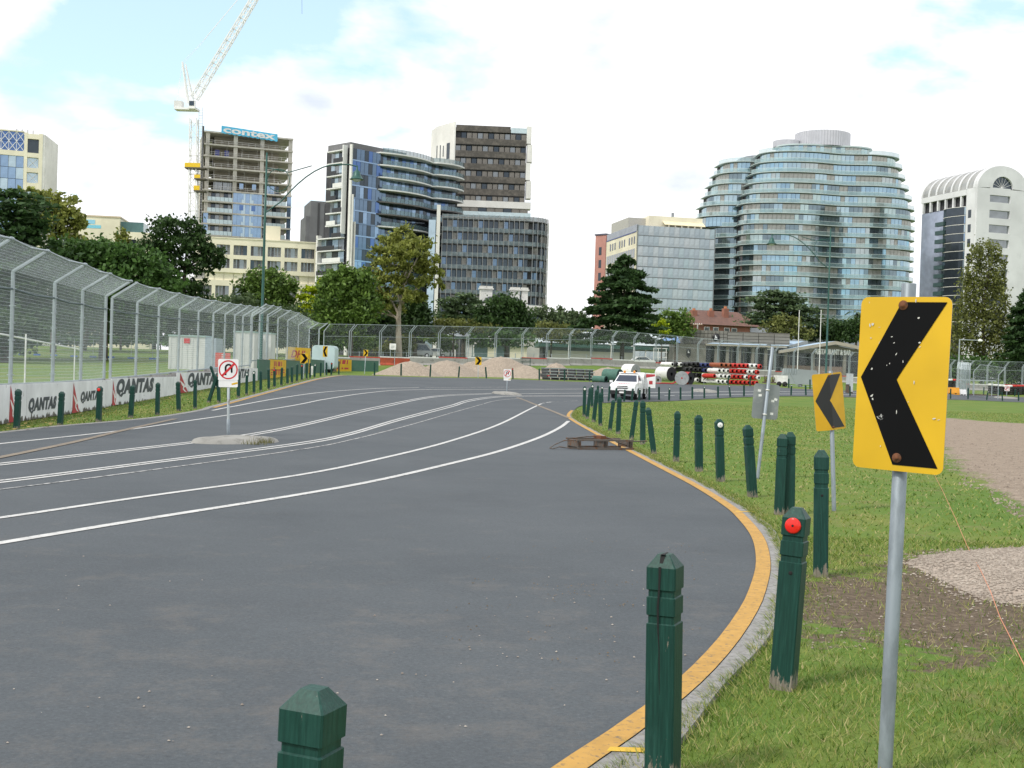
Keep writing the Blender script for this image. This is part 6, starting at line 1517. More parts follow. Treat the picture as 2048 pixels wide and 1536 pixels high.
mb = MB(); a = loc(365, 124)
for y in (-.9, .9):
    mb.bar(loc(377, 208) + Vector((0, y, 0)), a + Vector((0, y * .3, 0)), .22, 5); mb.bar(loc(386, 200) + Vector((0, y, 0)), a + Vector((.9, y * .3, -.6)), .15, 5)
for k in range(1, 7): t = k / 7; mb.bar(loc(377, 208).lerp(a, t), loc(386, 200).lerp(a + Vector((.9, 0, -.6)), t), .09, 4)
mb.bar(loc(352, 215), a, .08, 4); mb.build('a_frame', cw, S)
lattice(loc(389, 196), loc(622, -190), 1.9, 1.3, 34, .15).build('jib', cw, S)
mb = MB(); mb.bar(a, loc(408, 80), .04, 4); mb.bar(a + Vector((.4, 0, -.3)), loc(408, 82), .04, 4); mb.bar(loc(408, 80), loc(600, -150), .12, 4); mb.build('pendant_line', cw, S)
mb = MB(); mb.bar(loc(603, -160), loc(604, 28), .05, 4); mb.build('hoist_rope', mat('rope_dark', (.05, .05, .06), .7), S)
ysg = mat('sign_crane_yellow', (.75, .5, .01), .5)
for (x0, x1, y0, y1) in ((372, 403, 328, 338), (391, 403, 351, 360), (390, 402, 373, 384)):
    p, q2 = loc(x0, y1), loc(x1, y0); mb = MB(); mb.box(p.x, q2.x, -1.6, -1.3, p.z + .35, q2.z); tc_ = mb.build('tie_sign', ysg, S); bx(S, 'tie_beam', mat('tie_dark', (.1, .09, .07), .7), p.x, q2.x + 1.5, -1.6, 1.4, p.z, p.z + .34)
# ------------------------------------------------------------------ park buildings behind the far fence
rend = worn('grey_render', (.21, .20, .175), (.17, .16, .14), .5, .7, .8, .85); beige = mat('beige_fascia', (.36, .33, .27), .8, 0, .1, .8); roof_bl = mat('roof_pale_blue', (.42, .55, .68), .5, 0, .1, .5)
blk = mat('logo_black', (.015, .015, .017), .5)
B = Fr('restaurant', 'low grey restaurant with colonnade and RESTAURANT & BAR lettering on its gable', (1347, 700, 182), (1760, 713, 183), 3.1); r = B.root; Lw = B.L
Zq = lambda px, py, y=0: B.Zp(px, py, y)
ua, ub = 0.0, B.U(1412, 700); bx(r, 'side_block', rend, ua, ub, 0, 8, -.5, Zq(1380, 688))
zc0, zc1 = Zq(1410, 688, 1), Zq(1410, 660, 1); u0, u1, u2 = B.U(1369, 670, 1), B.U(1455, 672, 1), B.U(1580, 676, 1)
bx(r, 'upper_block', mat('screen_back', (.13, .125, .11), .9), u0, u2, 1.2, 9, zc0 - .3, zc1 - .1)
tile = MB().box(0, 1, 0, .1, 0, 1)
for i in range(4):
    for q in range(11):
        w_ = (u1 - u0) / 11; h_ = (zc1 - zc0) / 4; pane(r, u0 + q * w_ + .03, 1.0, zc0 + i * h_ + .03, round(w_ - .07, 2), round(h_ - .07, 2), rend, 'screen_tile', th=.15)
for i in range(4):
    for q in range(4):
        w_ = (u2 - u1) / 4; h_ = (zc1 - .25 - zc0) / 4; off = .35 * (i % 2) * w_
        pane(r, u1 + q * w_ + .04, 1.0, zc0 + i * h_ + .03, round(w_ - .1, 2), round(h_ - .06, 2), rend, 'wall_plank', th=.15)
def logo(px, py, rad, name='logo_disc'):
    u, z = B.uv(px, py, .9 if py < 685 else 0); y = .93 if py < 685 else -.33
    o = MB().lathe([(.0001, 0), (rad, 0), (rad, .06)], 20, 0, 'y').build(name, blk, r, (u, y, z))
    mb = MB(); mb.add([(-.16, -.01, -.14), (.16, -.01, -.14), (.2, -.01, .02), (.02, -.01, .05), (-.03, -.01, .3), (-.12, -.01, .3), (-.14, -.01, .0)], [(0, 1, 2, 3, 6), (6, 3, 4, 5)]); mb.build('swan_mark', sign_white, o)
    mb = MB(); mb.box(-.25, .25, -.012, -.008, -.36, -.26); mb.build('name_bar', sign_white, o)
logo(1432, 674, .56); logo(1536.5, 694.5, .5)
u, z = B.uv(1377, 706); mb = MB(); mb.prism([(-.32, .55), (.32, .55), (.32, -.35), (0, -.75), (-.32, -.35)], -.06, -.01, 0, 'y'); sh = mb.build('shield_sign', blk, r, (u, 0, z))
mb = MB(); mb.add([(-.12, -.07, .0), (.14, -.07, .0), (.14, -.07, .14), (.0, -.07, .16), (-.02, -.07, .36), (-.1, -.07, .36)], [(0, 1, 2, 3, 4, 5)]); mb.build('swan_mark', sign_white, sh)
ze = Zq(1480, 693); ug = B.U(1572, 700)
bx(r, 'glazing_wall', mat('restaurant_glass', (.035, .04, .045), .15, .2, .3, .6), ub, Lw, 1.6, 1.8, -.3, ze); bx(r, 'rear_block', rend, ub, Lw, 1.81, 12, -.3, ze)
for px in (1432, 1455, 1479, 1506, 1532, 1572, 1627, 1690): u = B.U(px, 715); bx(r, 'column', rend, u - .22, u + .22, .0, .45, -.4, ze - .01)
for px in (1443, 1467, 1492, 1519, 1552, 1584, 1600, 1640, 1660, 1675): u = B.U(px, 715); bx(r, 'mullion', mat('mullion_pale', (.4, .4, .38), .6), u - .05, u + .05, 1.5, 1.598, -.3, ze - .4)
bx(r, 'low_wall', worn('brick_dull', (.24, .18, .15), (.2, .15, .12), .5, .7, 2, .9), B.U(1577, 725), B.U(1690, 728), .5, .8, -.4, Zq(1600, 731))
bx(r, 'fascia', beige, ub - .1, ug, -.5, .3, ze, Zq(1480, 689.5)); 
zr_ = Zq(1600, 682, 8)
MB().add([(ub - .1, -.55, Zq(1480, 689.5) + .02), (ug, -.55, Zq(1480, 689.5) + .02), (ug + 5, 8, zr_), (ub + 7.5, 8, zr_)], [(0, 1, 2, 3)]).build('roof', roof_bl, r)
zg = Zq(1572, 700); zp_ = Zq(1668, 682.5); up = B.U(1668, 683); ue_ = Lw + 2.5
MB().prism([(ug, -.3), (ug, zg), (up, zp_ - .35), (ue_, zg - .4), (ue_, -.3)], -.2, .0, 0, 'y').build('gable_frame', rend, r) if False else None
MB().prism([(ug, ze - .4), (ug, zg - .3), (up, zp_ - .6), (ue_, zg - .7), (ue_, ze - .4)], -.1, .3, 0, 'y').build('gable_wall', rend, r)
MB().prism([(ug - 1.2, zg - .55), (ug - 1.2, zg - .1), (up, zp_), (ue_ + .8, zg - .3), (ue_ + .8, zg - .8), (up, zp_ - .5)], -1.0, -.11, 0, 'y').build('barge_board', beige, r)
MB().add([(ug - 1.2, -1.0, zg - .095), (up, -1.0, zp_ + .005), (up, 9, zp_ + .005), (ug - 1.2, 9, zg - .095)], [(0, 1, 2, 3)]).build('gable_roof', roof_bl, r)
ua, za = B.uv(1631, 699.5, -.12); ub2, zb = B.uv(1702, 709.5, -.12); put_text('RESTAURANT & BAR', r, sign_white, ua, -.14, zb - .1, ub2 - ua, .85, 0, .05, .04, space=1.0)
# low white hall
B = Fr('white_hall', 'long white park hall with green fascia and blue pyramid skylight', (1083, 700, 186), (1346, 712, 187), 3.1); r = B.root; Lw = B.L; gf = mat('fascia_green', (.035, .10, .08), .6)
zf0, zf1 = B.Zp(1200, 697), B.Zp(1200, 688.5); bx(r, 'wall', worn('white_wall', (.62, .60, .54), (.55, .53, .47), .5, .75, .6, .8), B.U(1095, 700), B.U(1266, 705), 0, 9, -.4, zf0 - .5); bx(r, 'clerestory', mat('clerestory', (.1, .14, .16), .3, .2), B.U(1095, 700), B.U(1266, 705), .1, 9, zf0 - .49, zf0)
bx(r, 'fascia', gf, -.5, Lw, -1.0, 9.5, zf0, zf1); MB().prism([(-1.1, zf1 + .002), (4.5, zf1 + 2.0), (9.6, zf1 + .002)], -.6, Lw + .3, 0, 'x').build('roof', mat('roof_pale', (.5, .56, .58), .5, 0, .15, .5), r)
for px in (1290, 1338): u = B.U(px, 705); bx(r, 'post', sign_white, u - .08, u + .08, -.8, -.6, -.4, zf0)
u = B.U(1350, 667, 2); zb = B.Zp(1340, 686, 2); za = B.Zp(1350, 667, 2); w_ = B.U(1350, 680, 2) - B.U(1306, 680, 2); sk = MB(); base = [(u - w_, -.5), (u + w_, -.5), (u + w_, 2 * w_ - .5), (u - w_, 2 * w_ - .5)]
sk.add([(x, y, zb) for x, y in base] + [(u, w_ - .5, za)], [(0, 1, 4), (1, 2, 4), (2, 3, 4), (3, 0, 4)]); sk_o = sk.build('skylight', mat('skylight_blue', (.16, .30, .58), .3, .2, .1, .5), r)
mb = MB()
for x, y in base: mb.bar((x, y, zb + .03), (u, w_ - .5, za + .03), .07, 4)
for t in (.33, .66): mb.bar((u - w_ + 2 * w_ * t, -.52, zb + .03), (u, w_ - .52, za + .04), .05, 4)
mb.build('glazing_bar', sign_white, sk_o)
bx(r, 'doorway', dark_in, B.U(1086, 705), B.U(1096, 705), .5, 8, -.3, zf0)
# white frame
B = Fr('goal_posts', 'white tubular goal frame standing before the hall', (1306, 726, 176), (1334, 727, 176), 3.1, 'frame'); zt = B.Zp(1320, 696)
for u in (0, B.L * .33, B.L * .9): bx(B.root, 'upright', sign_white, u, u + .1, 0, .1, -.4, zt)
for z in (zt - .1, zt - .65, zt - 1.4): bx(B.root, 'crossbar', sign_white, .101, B.L, 0.01, .09, z, z + .09)
# shelter
B = Fr('shelter', 'small white park shelter under a pale hipped roof', (899, 705, 166), (951, 707, 166), 3.0); r = B.root; Lw = B.L; z0 = B.Zp(925, 673); z1 = B.Zp(925, 658)
for u0, u1 in ((.3, .85), (Lw - 1.7, Lw - .5)): bx(r, 'wall', sign_white, u0, u1, 0, .4, -.4, z0 - .3)
bx(r, 'rear_wall', cream, 1.6, Lw - .6, 2.4, 2.6, -.4, z0 - .3); bx(r, 'fascia', gf, -.2, Lw + .4, -.6, 3.4, z0 - .3, z0)
MB().add([(-.3, -.7, z0 + .003), (Lw + .5, -.7, z0 + .003), (Lw + .5, 3.5, z0 + .003), (-.3, 3.5, z0 + .003), (-.6, 3.0, z1), (Lw + .7, 3.0, z1)], [(0, 1, 5, 4), (1, 2, 5), (2, 3, 4, 5), (3, 0, 4)]).build('roof', mat('roof_pale', (.5, .56, .58)), r)
bx(r, 'pipe', sign_white, Lw - .35, Lw - .2, -.5, -.35, -.4, z0 - .31)
# dark green kiosk wall behind it
B = Fr('kiosk', 'low teal kiosk with cream end wall behind the far fence', (945, 702, 175), (1052, 707, 176), 3.1); bx(B.root, 'wall', mat('kiosk_teal', (.10, .17, .18), .6), 0, B.L, 0, 4, -.4, B.Zp(1000, 692)); bx(B.root, 'end_wall', cream, B.L - 2.4, B.L + .1, -.15, -.01, -.4, B.Zp(1040, 690)); bx(B.root, 'end_wall', cream, B.L * .28, B.L * .28 + 1.2, -.15, -.01, -.4, B.Zp(975, 694)); bx(B.root, 'roof', mat('roof_teal', (.05, .09, .09), .6), -.4, B.L + .4, -.5, 4.4, B.Zp(1000, 692) + .003, B.Zp(1000, 690))
# brick house
B = Fr('brick_house', 'red brick house with brown tiled roof and tall chimneys', (1384, 650, 212), (1500, 653, 216), 3.1); r = B.root; Lw = B.L; z0, z1 = B.Zp(1430, 650), B.Zp(1440, 623, 5); brk = worn('red_brick', (.28, .12, .08), (.22, .10, .07), .5, .7, 1.5, .85)
bx(r, 'wall', brk, .4, Lw, 0, 9, -.4, z0); MB().add([(-.2, -.6, z0 + .003), (Lw + 3, -.6, z0 + .003), (Lw + 3, 9.6, z0 + .003), (-.2, 9.6, z0 + .003), (2.2, 4.5, z1), (Lw, 4.5, z1)], [(0, 1, 5, 4), (1, 2, 5), (2, 3, 4, 5), (3, 0, 4)]).build('roof', worn('brown_tiles', (.16, .085, .065), (.11, .065, .055), .45, .65, 2.2, .9), r)
for px, pt in ((1388, 621), (1422, 621), (1451, 617)): u = B.U(px, 630, 2.5); zt = B.Zp(px, pt, 2.5); ch = bx(r, 'chimney', brk, u - .5, u + .5, 2.2, 3.0, z0 + .4, zt); bx(ch, 'pot', mat('pot_clay', (.5, .2, .1), .8), u - .2, u + .2, 2.4, 2.8, zt + .001, zt + .4)
for px in (1408, 1426, 1448, 1463): wn = pane(r, B.U(px, 655), -.08, z0 - 1.6, 1.1, 1.2, sign_white, 'window_frame'); pane(wn, .1, -.03, .1, .9, 1.0, gl_grey, 'pane', th=.02)
# utility pole and flag poles
for px, y0, y1, d, lab in ((1394, 646, 668, 195, 'timber utility pole with cross arm before the brick house'), ):
    b = W(px, 690, d); b.z = 3.0; S = thing('utility_pole', lab, 'pole', tuple(b)); h = W(px, y0, d).z - 3.0
    mb = MB(); mb.bar((0, 0, -.3), (0, 0, h), .11, 8); mb.build('pole', mat('grey_timber', (.4, .38, .34), .8), S); bx(S, 'cross_arm', mat('arm_timber', (.5, .36, .24), .8), -.75, .75, -.06, .06, h - .3, h - .18)
    for x in (-.65, -.3, .3, .65): mb = MB(); mb.lathe([(.05, h - .18), (.06, h - .08), (.0001, h)], 8); mb.build('insulator', sign_white, S, (x, 0, 0))
for px, y0, lab in ((1595, 622, 'white flag pole rising beside the restaurant gable'), (1638.5, 622, 'white flag pole standing next to the tall green lamp post')):
    b = W(px, 735, 176); b.z = H(b.x, b.y); S = thing('flag_pole', lab, 'flag pole', tuple(b)); h = W(px, y0, 176).z - b.z; mb = MB(); mb.bar((0, 0, -.2), (0, 0, h), .075, 8, 0, .05); mb.build('pole', sign_white, S); mb = MB(); mb.lathe([(.0001, h), (.09, h + .05), (.09, h + .1), (.0001, h + .15)], 8); mb.build('finial', sign_white, S)
for px, y0, y1 in ((1137, 687, 716), (1222, 690, 722), (1267, 693, 725)):
    b = W(px, y1, 176); b.z = H(b.x, b.y); S = thing('path_light', 'white path light with cranked head in front of the white hall', 'light', tuple(b), 0, 'white path lights before the hall'); h = W(px, y0, 176).z - b.z
    mb = MB(); mb.path([(0, 0, -.2), (0, 0, h - .15), (-.12, -.05, h)], .09, 8); mb.build('post', sign_white, S); mb = MB(); mb.box(-.42, -.1, -.16, .1, h - .02, h + .16); mb.build('head', sign_white, S)
# tall green street lamps
lampg_ = mat('lamp_green', (.02, .085, .07), .45, .2, .1, 3)
def street_lamp(px, py_top, d, side, arm_px, lab, lamp_py):
    b = W(px, 740, d); b.z = H(b.x, b.y); tp_ = W(px, py_top, d); S = lean_thing('street_lamp', lab, 'street lamp', b, Vector((b.x, b.y, b.z + 1))); h = tp_.z - b.z; s = F / d
    mb = MB(); mb.lathe([(.14, -.3), (.14, 1.2), (.105, 1.25), (.085, h * .6), (.06, h), (.0001, h)], 12); mb.build('post', lampg_, S)
    ar = arm_px / s * side; pts = []
    for k in range(13): t = k / 12; pts.append((ar * t, 0, h - 1.9 + 1.9 * math.sin(t * math.pi * .62) - .15 * t * t))
    z_end = W(px + arm_px * side, lamp_py, d).z - b.z
    lo = h - 4.0; pts = [(0, 0, lo)] + [(ar * (.08 + .72 * (k / 8)), 0, lo + (z_end + .55 - lo) * math.sin(k / 8 * math.pi / 2) ** .9) for k in range(1, 9)] + [(ar * .92, 0, z_end + .55), (ar, 0, z_end + .45)]
    mb = MB(); mb.path(pts, .045, 6); mb.path([(0, 0, h - 1.0), (ar * .25, 0, h - 1.25), (ar * .5, 0, z_end + .4)], .035, 5); mb.build('arm', lampg_, S)
    mb = MB(); c = (ar * .12, 0, lo + (h - lo) * .55); rr = .75; mb.path([(c[0] + side * .1 + rr * math.cos(a), 0, c[2] + rr * math.sin(a)) for a in np.linspace(0, 2 * math.pi, 17)], .03, 4); mb.build('scroll', lampg_, S)
    mb = MB(); mb.lathe([(.05, .5), (.07, .2), (.2, .12), (.26, -.12), (.42, -.38), (.5, -.42), (.38, -.42), (.0001, -.40)], 16); mb.build('lamp_shade', lampg_, S, (ar, 0, z_end)); mb = MB(); mb.lathe([(.3, -.421), (.2, -.55), (.0001, -.6)], 12); mb.build('lens', mat('lens_pale', (.5, .55, .5), .2), S, (ar, 0, z_end))
street_lamp(521, 305, 80, 1, 181, 'tall green street lamp rising behind the cranked debris fence', 346)
street_lamp(1652, 457, 118, -1, 117, 'tall green street lamp with its arm over the bend, before the restaurant', 479)
b = W(1916, 772, 166); b.z = H(b.x, b.y); S = thing('white_lamp', 'white lamp post with straight arm behind the stored fence frames', 'lamp post', tuple(b)); h = W(1916, 678, 166).z - b.z
mb = MB(); mb.bar((0, 0, -.3), (0, 0, h), .11, 8, 0, .08); mb.build('post', galv_far, S); mb = MB(); e = (W(1960, 681, 166) - b); mb.bar((0, 0, h - .08), (e.x, 0, e.z), .055, 6); mb.build('arm', galv_far, S); mb = MB(); mb.lathe([(.0001, -.3), (.16, -.2), (.2, .1), (.1, .35), (.0001, .4)], 10, 0, 'x'); mb.build('head', sign_white, S, (e.x, 0, e.z - .02))
# ------------------------------------------------------------------ stored equipment beside the bend
def stored_frame(px, d, ang, lab, grp=None, hh=3.9):
    b = W(px, 786, d); b.z = H(b.x, b.y); a = Vector((b.x, b.y)); e = a + Vector((math.cos(ang), math.sin(ang))) * 3.4
    A = Vector((a.x, a.y, b.z)); S = far_panel(a, e, lab, grp, .03, hh - .9, hh, .75, .16, .11, .004, 'stored_fence_frame')
for k in range(6): stored_frame(1921 + k * 3.4, 150 + k * .35, R(78), 'unused cranked fence frame stored upright in a row, seen end-on', 'stored fence frames seen end-on')
stored_frame(1944, 148, R(3), 'unused fence frame stored facing the road in front of the others')
b = W(1912, 786, 147.5); b.z = H(b.x, b.y); S = thing('storage_rack', 'galvanised rack rail that holds the stored fence frames', 'rack', tuple(b))
bx(S, 'rail', galv_far, 0, 4.9, 0, .08, 1.75, 1.87); 
for x in (.0, 2.2, 4.4): bx(S, 'leg', galv_far, x, x + .08, .1, .18, -.1, 1.75)
mb = MB(); mb.bar((.2, .0, 1.7), (1.4, 0, .3), .05, 4); mb.build('brace', galv_far, S); bx(S, 'foot_beam', steel_o, -.5, 5.2, .2, .35, -.05, .1)
for k, (x0, x1, y0, y1, d, m, nm, lab) in enumerate(((1893, 1920, 774, 787, 146, mat('bin_orange', (.62, .27, .015), .6), 'orange_block', 'orange plastic barrier block beside the stored frames'), (1921, 1934, 775, 786.5, 147, mat('block_white', (.62, .63, .64), .7), 'concrete_block', 'white block standing next to the orange one'))):
    b = W(x0, y1, d); b.z = H(b.x, b.y); e = W(x1, y0, d) - b; S = thing(nm, lab, 'block', tuple(b)); mb = MB(); hgt = (y1 - y0) * d / F; mb.prism([(0, -.1), (.9, -.1), (.9, .15), (.65, hgt), (.25, hgt), (0, .15)], 0, e.x, 0, 'x'); mb.build('body', m, S)
    for x in (.25, .7): bx(S, 'slot', hole_m, e.x * x - .12, e.x * x + .12, -.004, .05, .0, .1)
def tyre_stack(px, d, top, grp, lab, n_=4, base_py=786):
    b = W(px, base_py, d); b.z = H(b.x, b.y); S = thing('tyre_stack', lab, 'tyre stack', tuple(b), 0, grp); w_ = .27
    for k in range(n_): mb = MB(); mb.lathe([(.18, .02), (.30, .0), (.34, .07), (.34, w_ - .07), (.30, w_ - .01), (.18, w_ - .03)], 14); mb.build('tyre', tyre if k < n_ - 1 else top, S, (0, 0, k * w_))
for k in range(8): tyre_stack(1981 + k * 9.6, 161 + k * .4, cap_w if k < 5 else tcol['r'], 'tyre stacks with %s tops' % ('white' if k < 5 else 'red'), 'stack of black tyres with a %s top tyre by the far fence' % ('white' if k < 5 else 'red'), 5)
for k in range(4): tyre_stack(1890 + k * 9.6, 168, cap_w if k < 2 else tcol['r'], 'short tyre stacks', 'short tyre stack with a %s top behind the orange block' % ('white' if k < 2 else 'red'), 6, 783)
b = P(1562, 776); b = W(1562, 776, 128); b.z = H(b.x, b.y); S = thing('steel_hoarding', 'long grey steel hoarding with sloping end stored on the verge', 'hoarding', tuple(b)); s = F / 128; hz = 36 / s
MB().prism([(0, .3), (.3, hz), (70 / s, hz - .1), (86 / s, .25)], 0, .9, 0, 'y').build('sheet', worn('hoarding_grey', (.30, .335, .345), (.24, .27, .28), .5, .7, .8, .6), S)
for k in range(5): bx(S, 'rib', galv_far, .35 + k * .28, .43 + k * .28, -.05, -.002, hz - .55, hz + .03)
mb = MB(); mb.bar((.9, -.06, hz - .3), (1.7, -.1, .1), .03, 4); mb.bar((1.3, -.08, .35), (2.4, -.1, .05), .03, 4); mb.bar((.2, -.1, .1), (4.4, -.1, .08), .04, 4); mb.build('stay', galv_far, S)
for k in range(3): bx(S, 'skid', steel_o, .3 + 1.7 * k, .6 + 1.7 * k, .1, .8, -.1, .299)
b = W(1553, 772, 124); b.z = H(b.x, b.y); S = thing('site_trailer', 'small white site box trailer with dark hitch gear', 'trailer', tuple(b)); s = F / 124; bx(S, 'box', sign_white, 0, 22 / s, 0, 1.4, .35, 1.15); bx(S, 'tow_gear', steel_o, -1.3, -.02, .3, .9, .3, .45)
for k in range(9): mb = MB(); p = Vector((-1.2 + .13 * k, .3 + .1 * (k % 3), .46)); mb.bar(p, p + Vector((random.uniform(-.1, .1), 0, random.uniform(.3, .7))), .05, 5); mb.build('bundle_rod', rust if k % 2 else steel_o, S)
for x in (.25, .85):
    mb = MB(); mb.lathe([(.0001, -.08), (.26, -.08), (.26, .08), (.0001, .08)], 16, 0, 'y'); mb.build('wheel', tyre, S, (x, -.05, .26))
b = W(1692, 780, 122); b.z = H(b.x, b.y); S = thing('panel_stack', 'pair of pale grey upright panels on a stand between the chevron signs', 'panels', tuple(b)); s = F / 122
for k in range(2): bx(S, 'panel', mat('panel_pale', (.5, .53, .54), .5, .2), k * 7.2 / s, (k * 7.2 + 6.6) / s, 0, .06, .9 - .75 * k, 2.0)
bx(S, 'stand', steel_o, .0, 14 / s, .07, .2, -.1, .9)
# ------------------------------------------------------------------ park behind the cranked fence
def container(px0, px1, pside, pt, pb, d, lab, side_m=None, nm='site_container'):
    a, b = W(px0, pb, d), W(px1, pb, d); a.z = b.z = H(a.x, a.y); B_ = (b - a).xy; S = thing(nm, lab, 'container', tuple(a), math.atan2(B_.y, B_.x)); Lc = B_.length; h = W(px0, pt, d).z - a.z; dpt_ = 2.4
    w_m = worn('container_white', (.56, .57, .56), (.46, .47, .46), .5, .75, .7, .6)
    mb = MB(); mb.box(0, Lc, 0, dpt_, -.1, h); mb.build('box', side_m or w_m, S)
    for k in range(int(Lc / .45)): bx(S, 'rib', side_m or w_m, .1 + k * .45, .22 + k * .45, -.035, -.002, .1, h - .12)
    bx(S, 'roof_trim', mat('container_trim', (.30, .42, .40), .6), -.05, Lc + .05, -.08, dpt_ + .05, h + .002, h + .12); return S, Lc, h
S, Lc, h = container(336, 409, 0, 672, 736, 99, 'white site container with a small red sign, seen through the fence'); bx(S, 'red_sign', sign_red, Lc * .42, Lc * .58, -.06, -.036, h - .55, h - .15)
bx(S, 'end_wall', mat('container_grey', (.30, .36, .42), .6), Lc + .001, Lc + .9, .0, 2.3, -.1, h - .05)
container(466, 508, 0, 664, 706, 118, 'white slatted container standing behind the no U-turn sign'); container(517, 541, 0, 667, 707, 120, 'smaller white container next to the slatted one')
b = W(430, 731, 96); b.z = H(b.x, b.y); S = thing('red_notice', 'red site notice board with white lines fixed behind the fence', 'notice', tuple(b)); s = F / 96; bx(S, 'board', mat('notice_red', (.55, .09, .07), .6), 0, 30 / s, 0, .05, .3, 1.45)
for k, ww_ in enumerate((.35, .26, .3)): bx(S, 'text_line', sign_white, .5, .5 + ww_, -.012, -.002, 1.28 - .13 * k, 1.33 - .13 * k)
for x in (.05, 30 / s - .12): bx(S, 'post', galv_far, x, x + .07, .051, .12, -.2, 1.4)
b = W(628, 713, 113); b.z = H(b.x, b.y); S = thing('water_tank', 'pale rounded water tank trailer behind the edge-on chevron sign', 'tank', tuple(b)); s = F / 113; wd = 45 / s; hh = 47 / s
MB().prism([(x, z) for x, z in rrect(wd, hh, .35)], -1.2, 1.2, 0, 'y').build('tank', mat('tank_pale', (.50, .62, .64), .4, 0, .08, .8), S, (wd / 2, 0, hh / 2 + .3)); bx(S, 'chassis', steel_o, .1, wd - .1, -1, 1, .1, .3)
for x in (.4, wd - .4): mb = MB(); mb.lathe([(.0001, -.1), (.3, -.1), (.3, .1), (.0001, .1)], 14, 0, 'y'); mb.build('wheel', tyre, S, (x, -1.0, .28))
# temporary fence with blue feet
feetp = [(-20, 709), (44, 710.5), (74, 711), (108, 712), (148, 714), (186, 715), (222, 716), (262, 717.5), (305, 719)]
S = None; blue = mat('foot_blue', (.03, .13, .55), .6); pr_ = None
for k, (px, py) in enumerate(feetp):
    b = P(px, py)
    if S is None: o0 = b; S = thing('temporary_fence', 'low mesh temporary fence on blue plastic feet across the park', 'fence', tuple(b))
    q = b - o0; mb = MB(); mb.box(q.x - .35, q.x + .35, q.y - .1, q.y + .1, q.z - .02, q.z + .17); mb.build('foot', blue, S)
    mb = MB(); mb.bar(q, q + Vector((0, 0, 2.0)), .03, 6); mb.build('post', galv_far, S)
    if pr_ is not None:
        mb = MB()
        for z in (.2, 1.1, 1.95): mb.bar(pr_ + Vector((0, 0, z)), q + Vector((0, 0, z)), .02, 4)
        mb.build('rail', galv_far, S)
    pr_ = q
# second low fence inside, white rail
a, b = P(-60, 752), P(40, 766); S = thing('stay_rail', 'white sloping stay rail behind the first fence bay', 'rail', tuple(P(-40, 758)))
mb = MB(); p0 = W(-40, 660, 40) - P(-40, 758); p1 = W(165, 700, 62) - P(-40, 758); mb.bar(p0, p1, .035, 6); mb.build('rail', sign_white, S)
for px, py, pt, d in ((52, 800, 668, 44), (150, 780, 690, 58)):
    q = W(px, pt, d); g_ = Vector((q.x, q.y, H(q.x, q.y))); mb = MB(); mb.bar(g_ - P(-40, 758) - Vector((0, 0, .1)), q - P(-40, 758), .03, 6); mb.build('prop', sign_white, S)
# board by the gum tree
b = W(785, 710, 134); b.z = H(b.x, b.y); S = thing('park_notice', 'small white park notice board standing on the grass slope', 'notice', tuple(b)); zt = W(785, 687, 134).z - b.z; bx(S, 'board', sign_white, -.36, .36, 0, .04, zt - .68, zt)
for k in range(3): bx(S, 'text_line', mat('text_grey', (.3, .3, .3), .7), -.2, .22 - .08 * k, -.008, -.002, zt - .3 - .12 * k, zt - .26 - .12 * k)
for x in (-.25, .25): bx(S, 'leg', galv_far, x - .03, x + .03, .041, .09, -.2, zt - .1)
def bench_rail(px0, px1, py, d, lab):
    a, b = W(px0, py, d), W(px1, py, d); a.z = H(a.x, a.y); L_ = (b - a).length; S = thing('path_railing', lab, 'railing', tuple(a)); m = mat('rail_green', (.02, .06, .05), .5); bx(S, 'top_rail', m, 0, L_, 0, .06, .85, .92); bx(S, 'mid_rail', m, 0, L_, .005, .055, .45, .51)
    for k in range(int(L_ / 1.4) + 1): bx(S, 'post', m, k * 1.4 - .04, k * 1.4 + .04, .0, .06, -.2, .849)
bench_rail(876, 934, 716, 141, 'dark green path railing before the small shelter'); bench_rail(942, 1062, 722, 142, 'dark green path railing behind the tallest gravel heap')
# parked vehicles
def car(px, py, d, ang, m, lab, van=False):
    b = W(px, py, d); b.z = H(b.x, b.y); S = thing('parked_car' if not van else 'parked_van', lab, 'van' if van else 'car', tuple(b), ang); hgt = 1.9 if van else 1.42; L_ = 4.4
    body = [(-2.2, .35), (-2.2, .75), (-1.4, .88), (-.9, hgt) if van else (-.7, hgt - .02), (1.3, hgt), (2.1, .95), (2.2, .75), (2.2, .35)] if van else [(-2.2, .35), (-2.2, .72), (-1.2, .86), (-.5, 1.36), (.9, 1.4), (1.6, .95), (2.2, .88), (2.2, .35)]
    MB().prism(body, -.85, .85, 0, 'y').build('body', m, S)
    for sg in (-1, 1): q = [(-.95, .92), (-.42, 1.28), (.85, 1.32), (1.35, .95)] if not van else [(-1.2, .98), (-.85, hgt - .15), (1.2, hgt - .15), (1.8, .98)]; MB().prism(q, *sorted((sg * .851, sg * .862)), 0, 'y').build('side_window', gl_dark, S)
    for x in (-1.35, 1.35):
        for sg in (-1, 1): w0 = MB().lathe([(.0001, -.1), (.31, -.1), (.31, .1), (.0001, .1)], 14, 0, 'y').build('wheel', tyre, S, (x, sg * .8, .31)); MB().lathe([(.18, sg * .101), (.0001, sg * .103)], 10, 0, 'y').build('hubcap', chrome, w0)
car(834, 697, 160, R(4), mat('car_silver', (.45, .47, .47), .3, .4), 'silver van parked under the trees behind the park rail', True); car(867, 699, 165, R(2), tw, 'white car parked next to the silver van under the trees')
car(1279, 727, 182, R(10), tw, 'white car parked beside the white hall entrance'); car(2052, 772, 196, R(8), tw, 'white car parked behind the tyre stacks at the far fence')
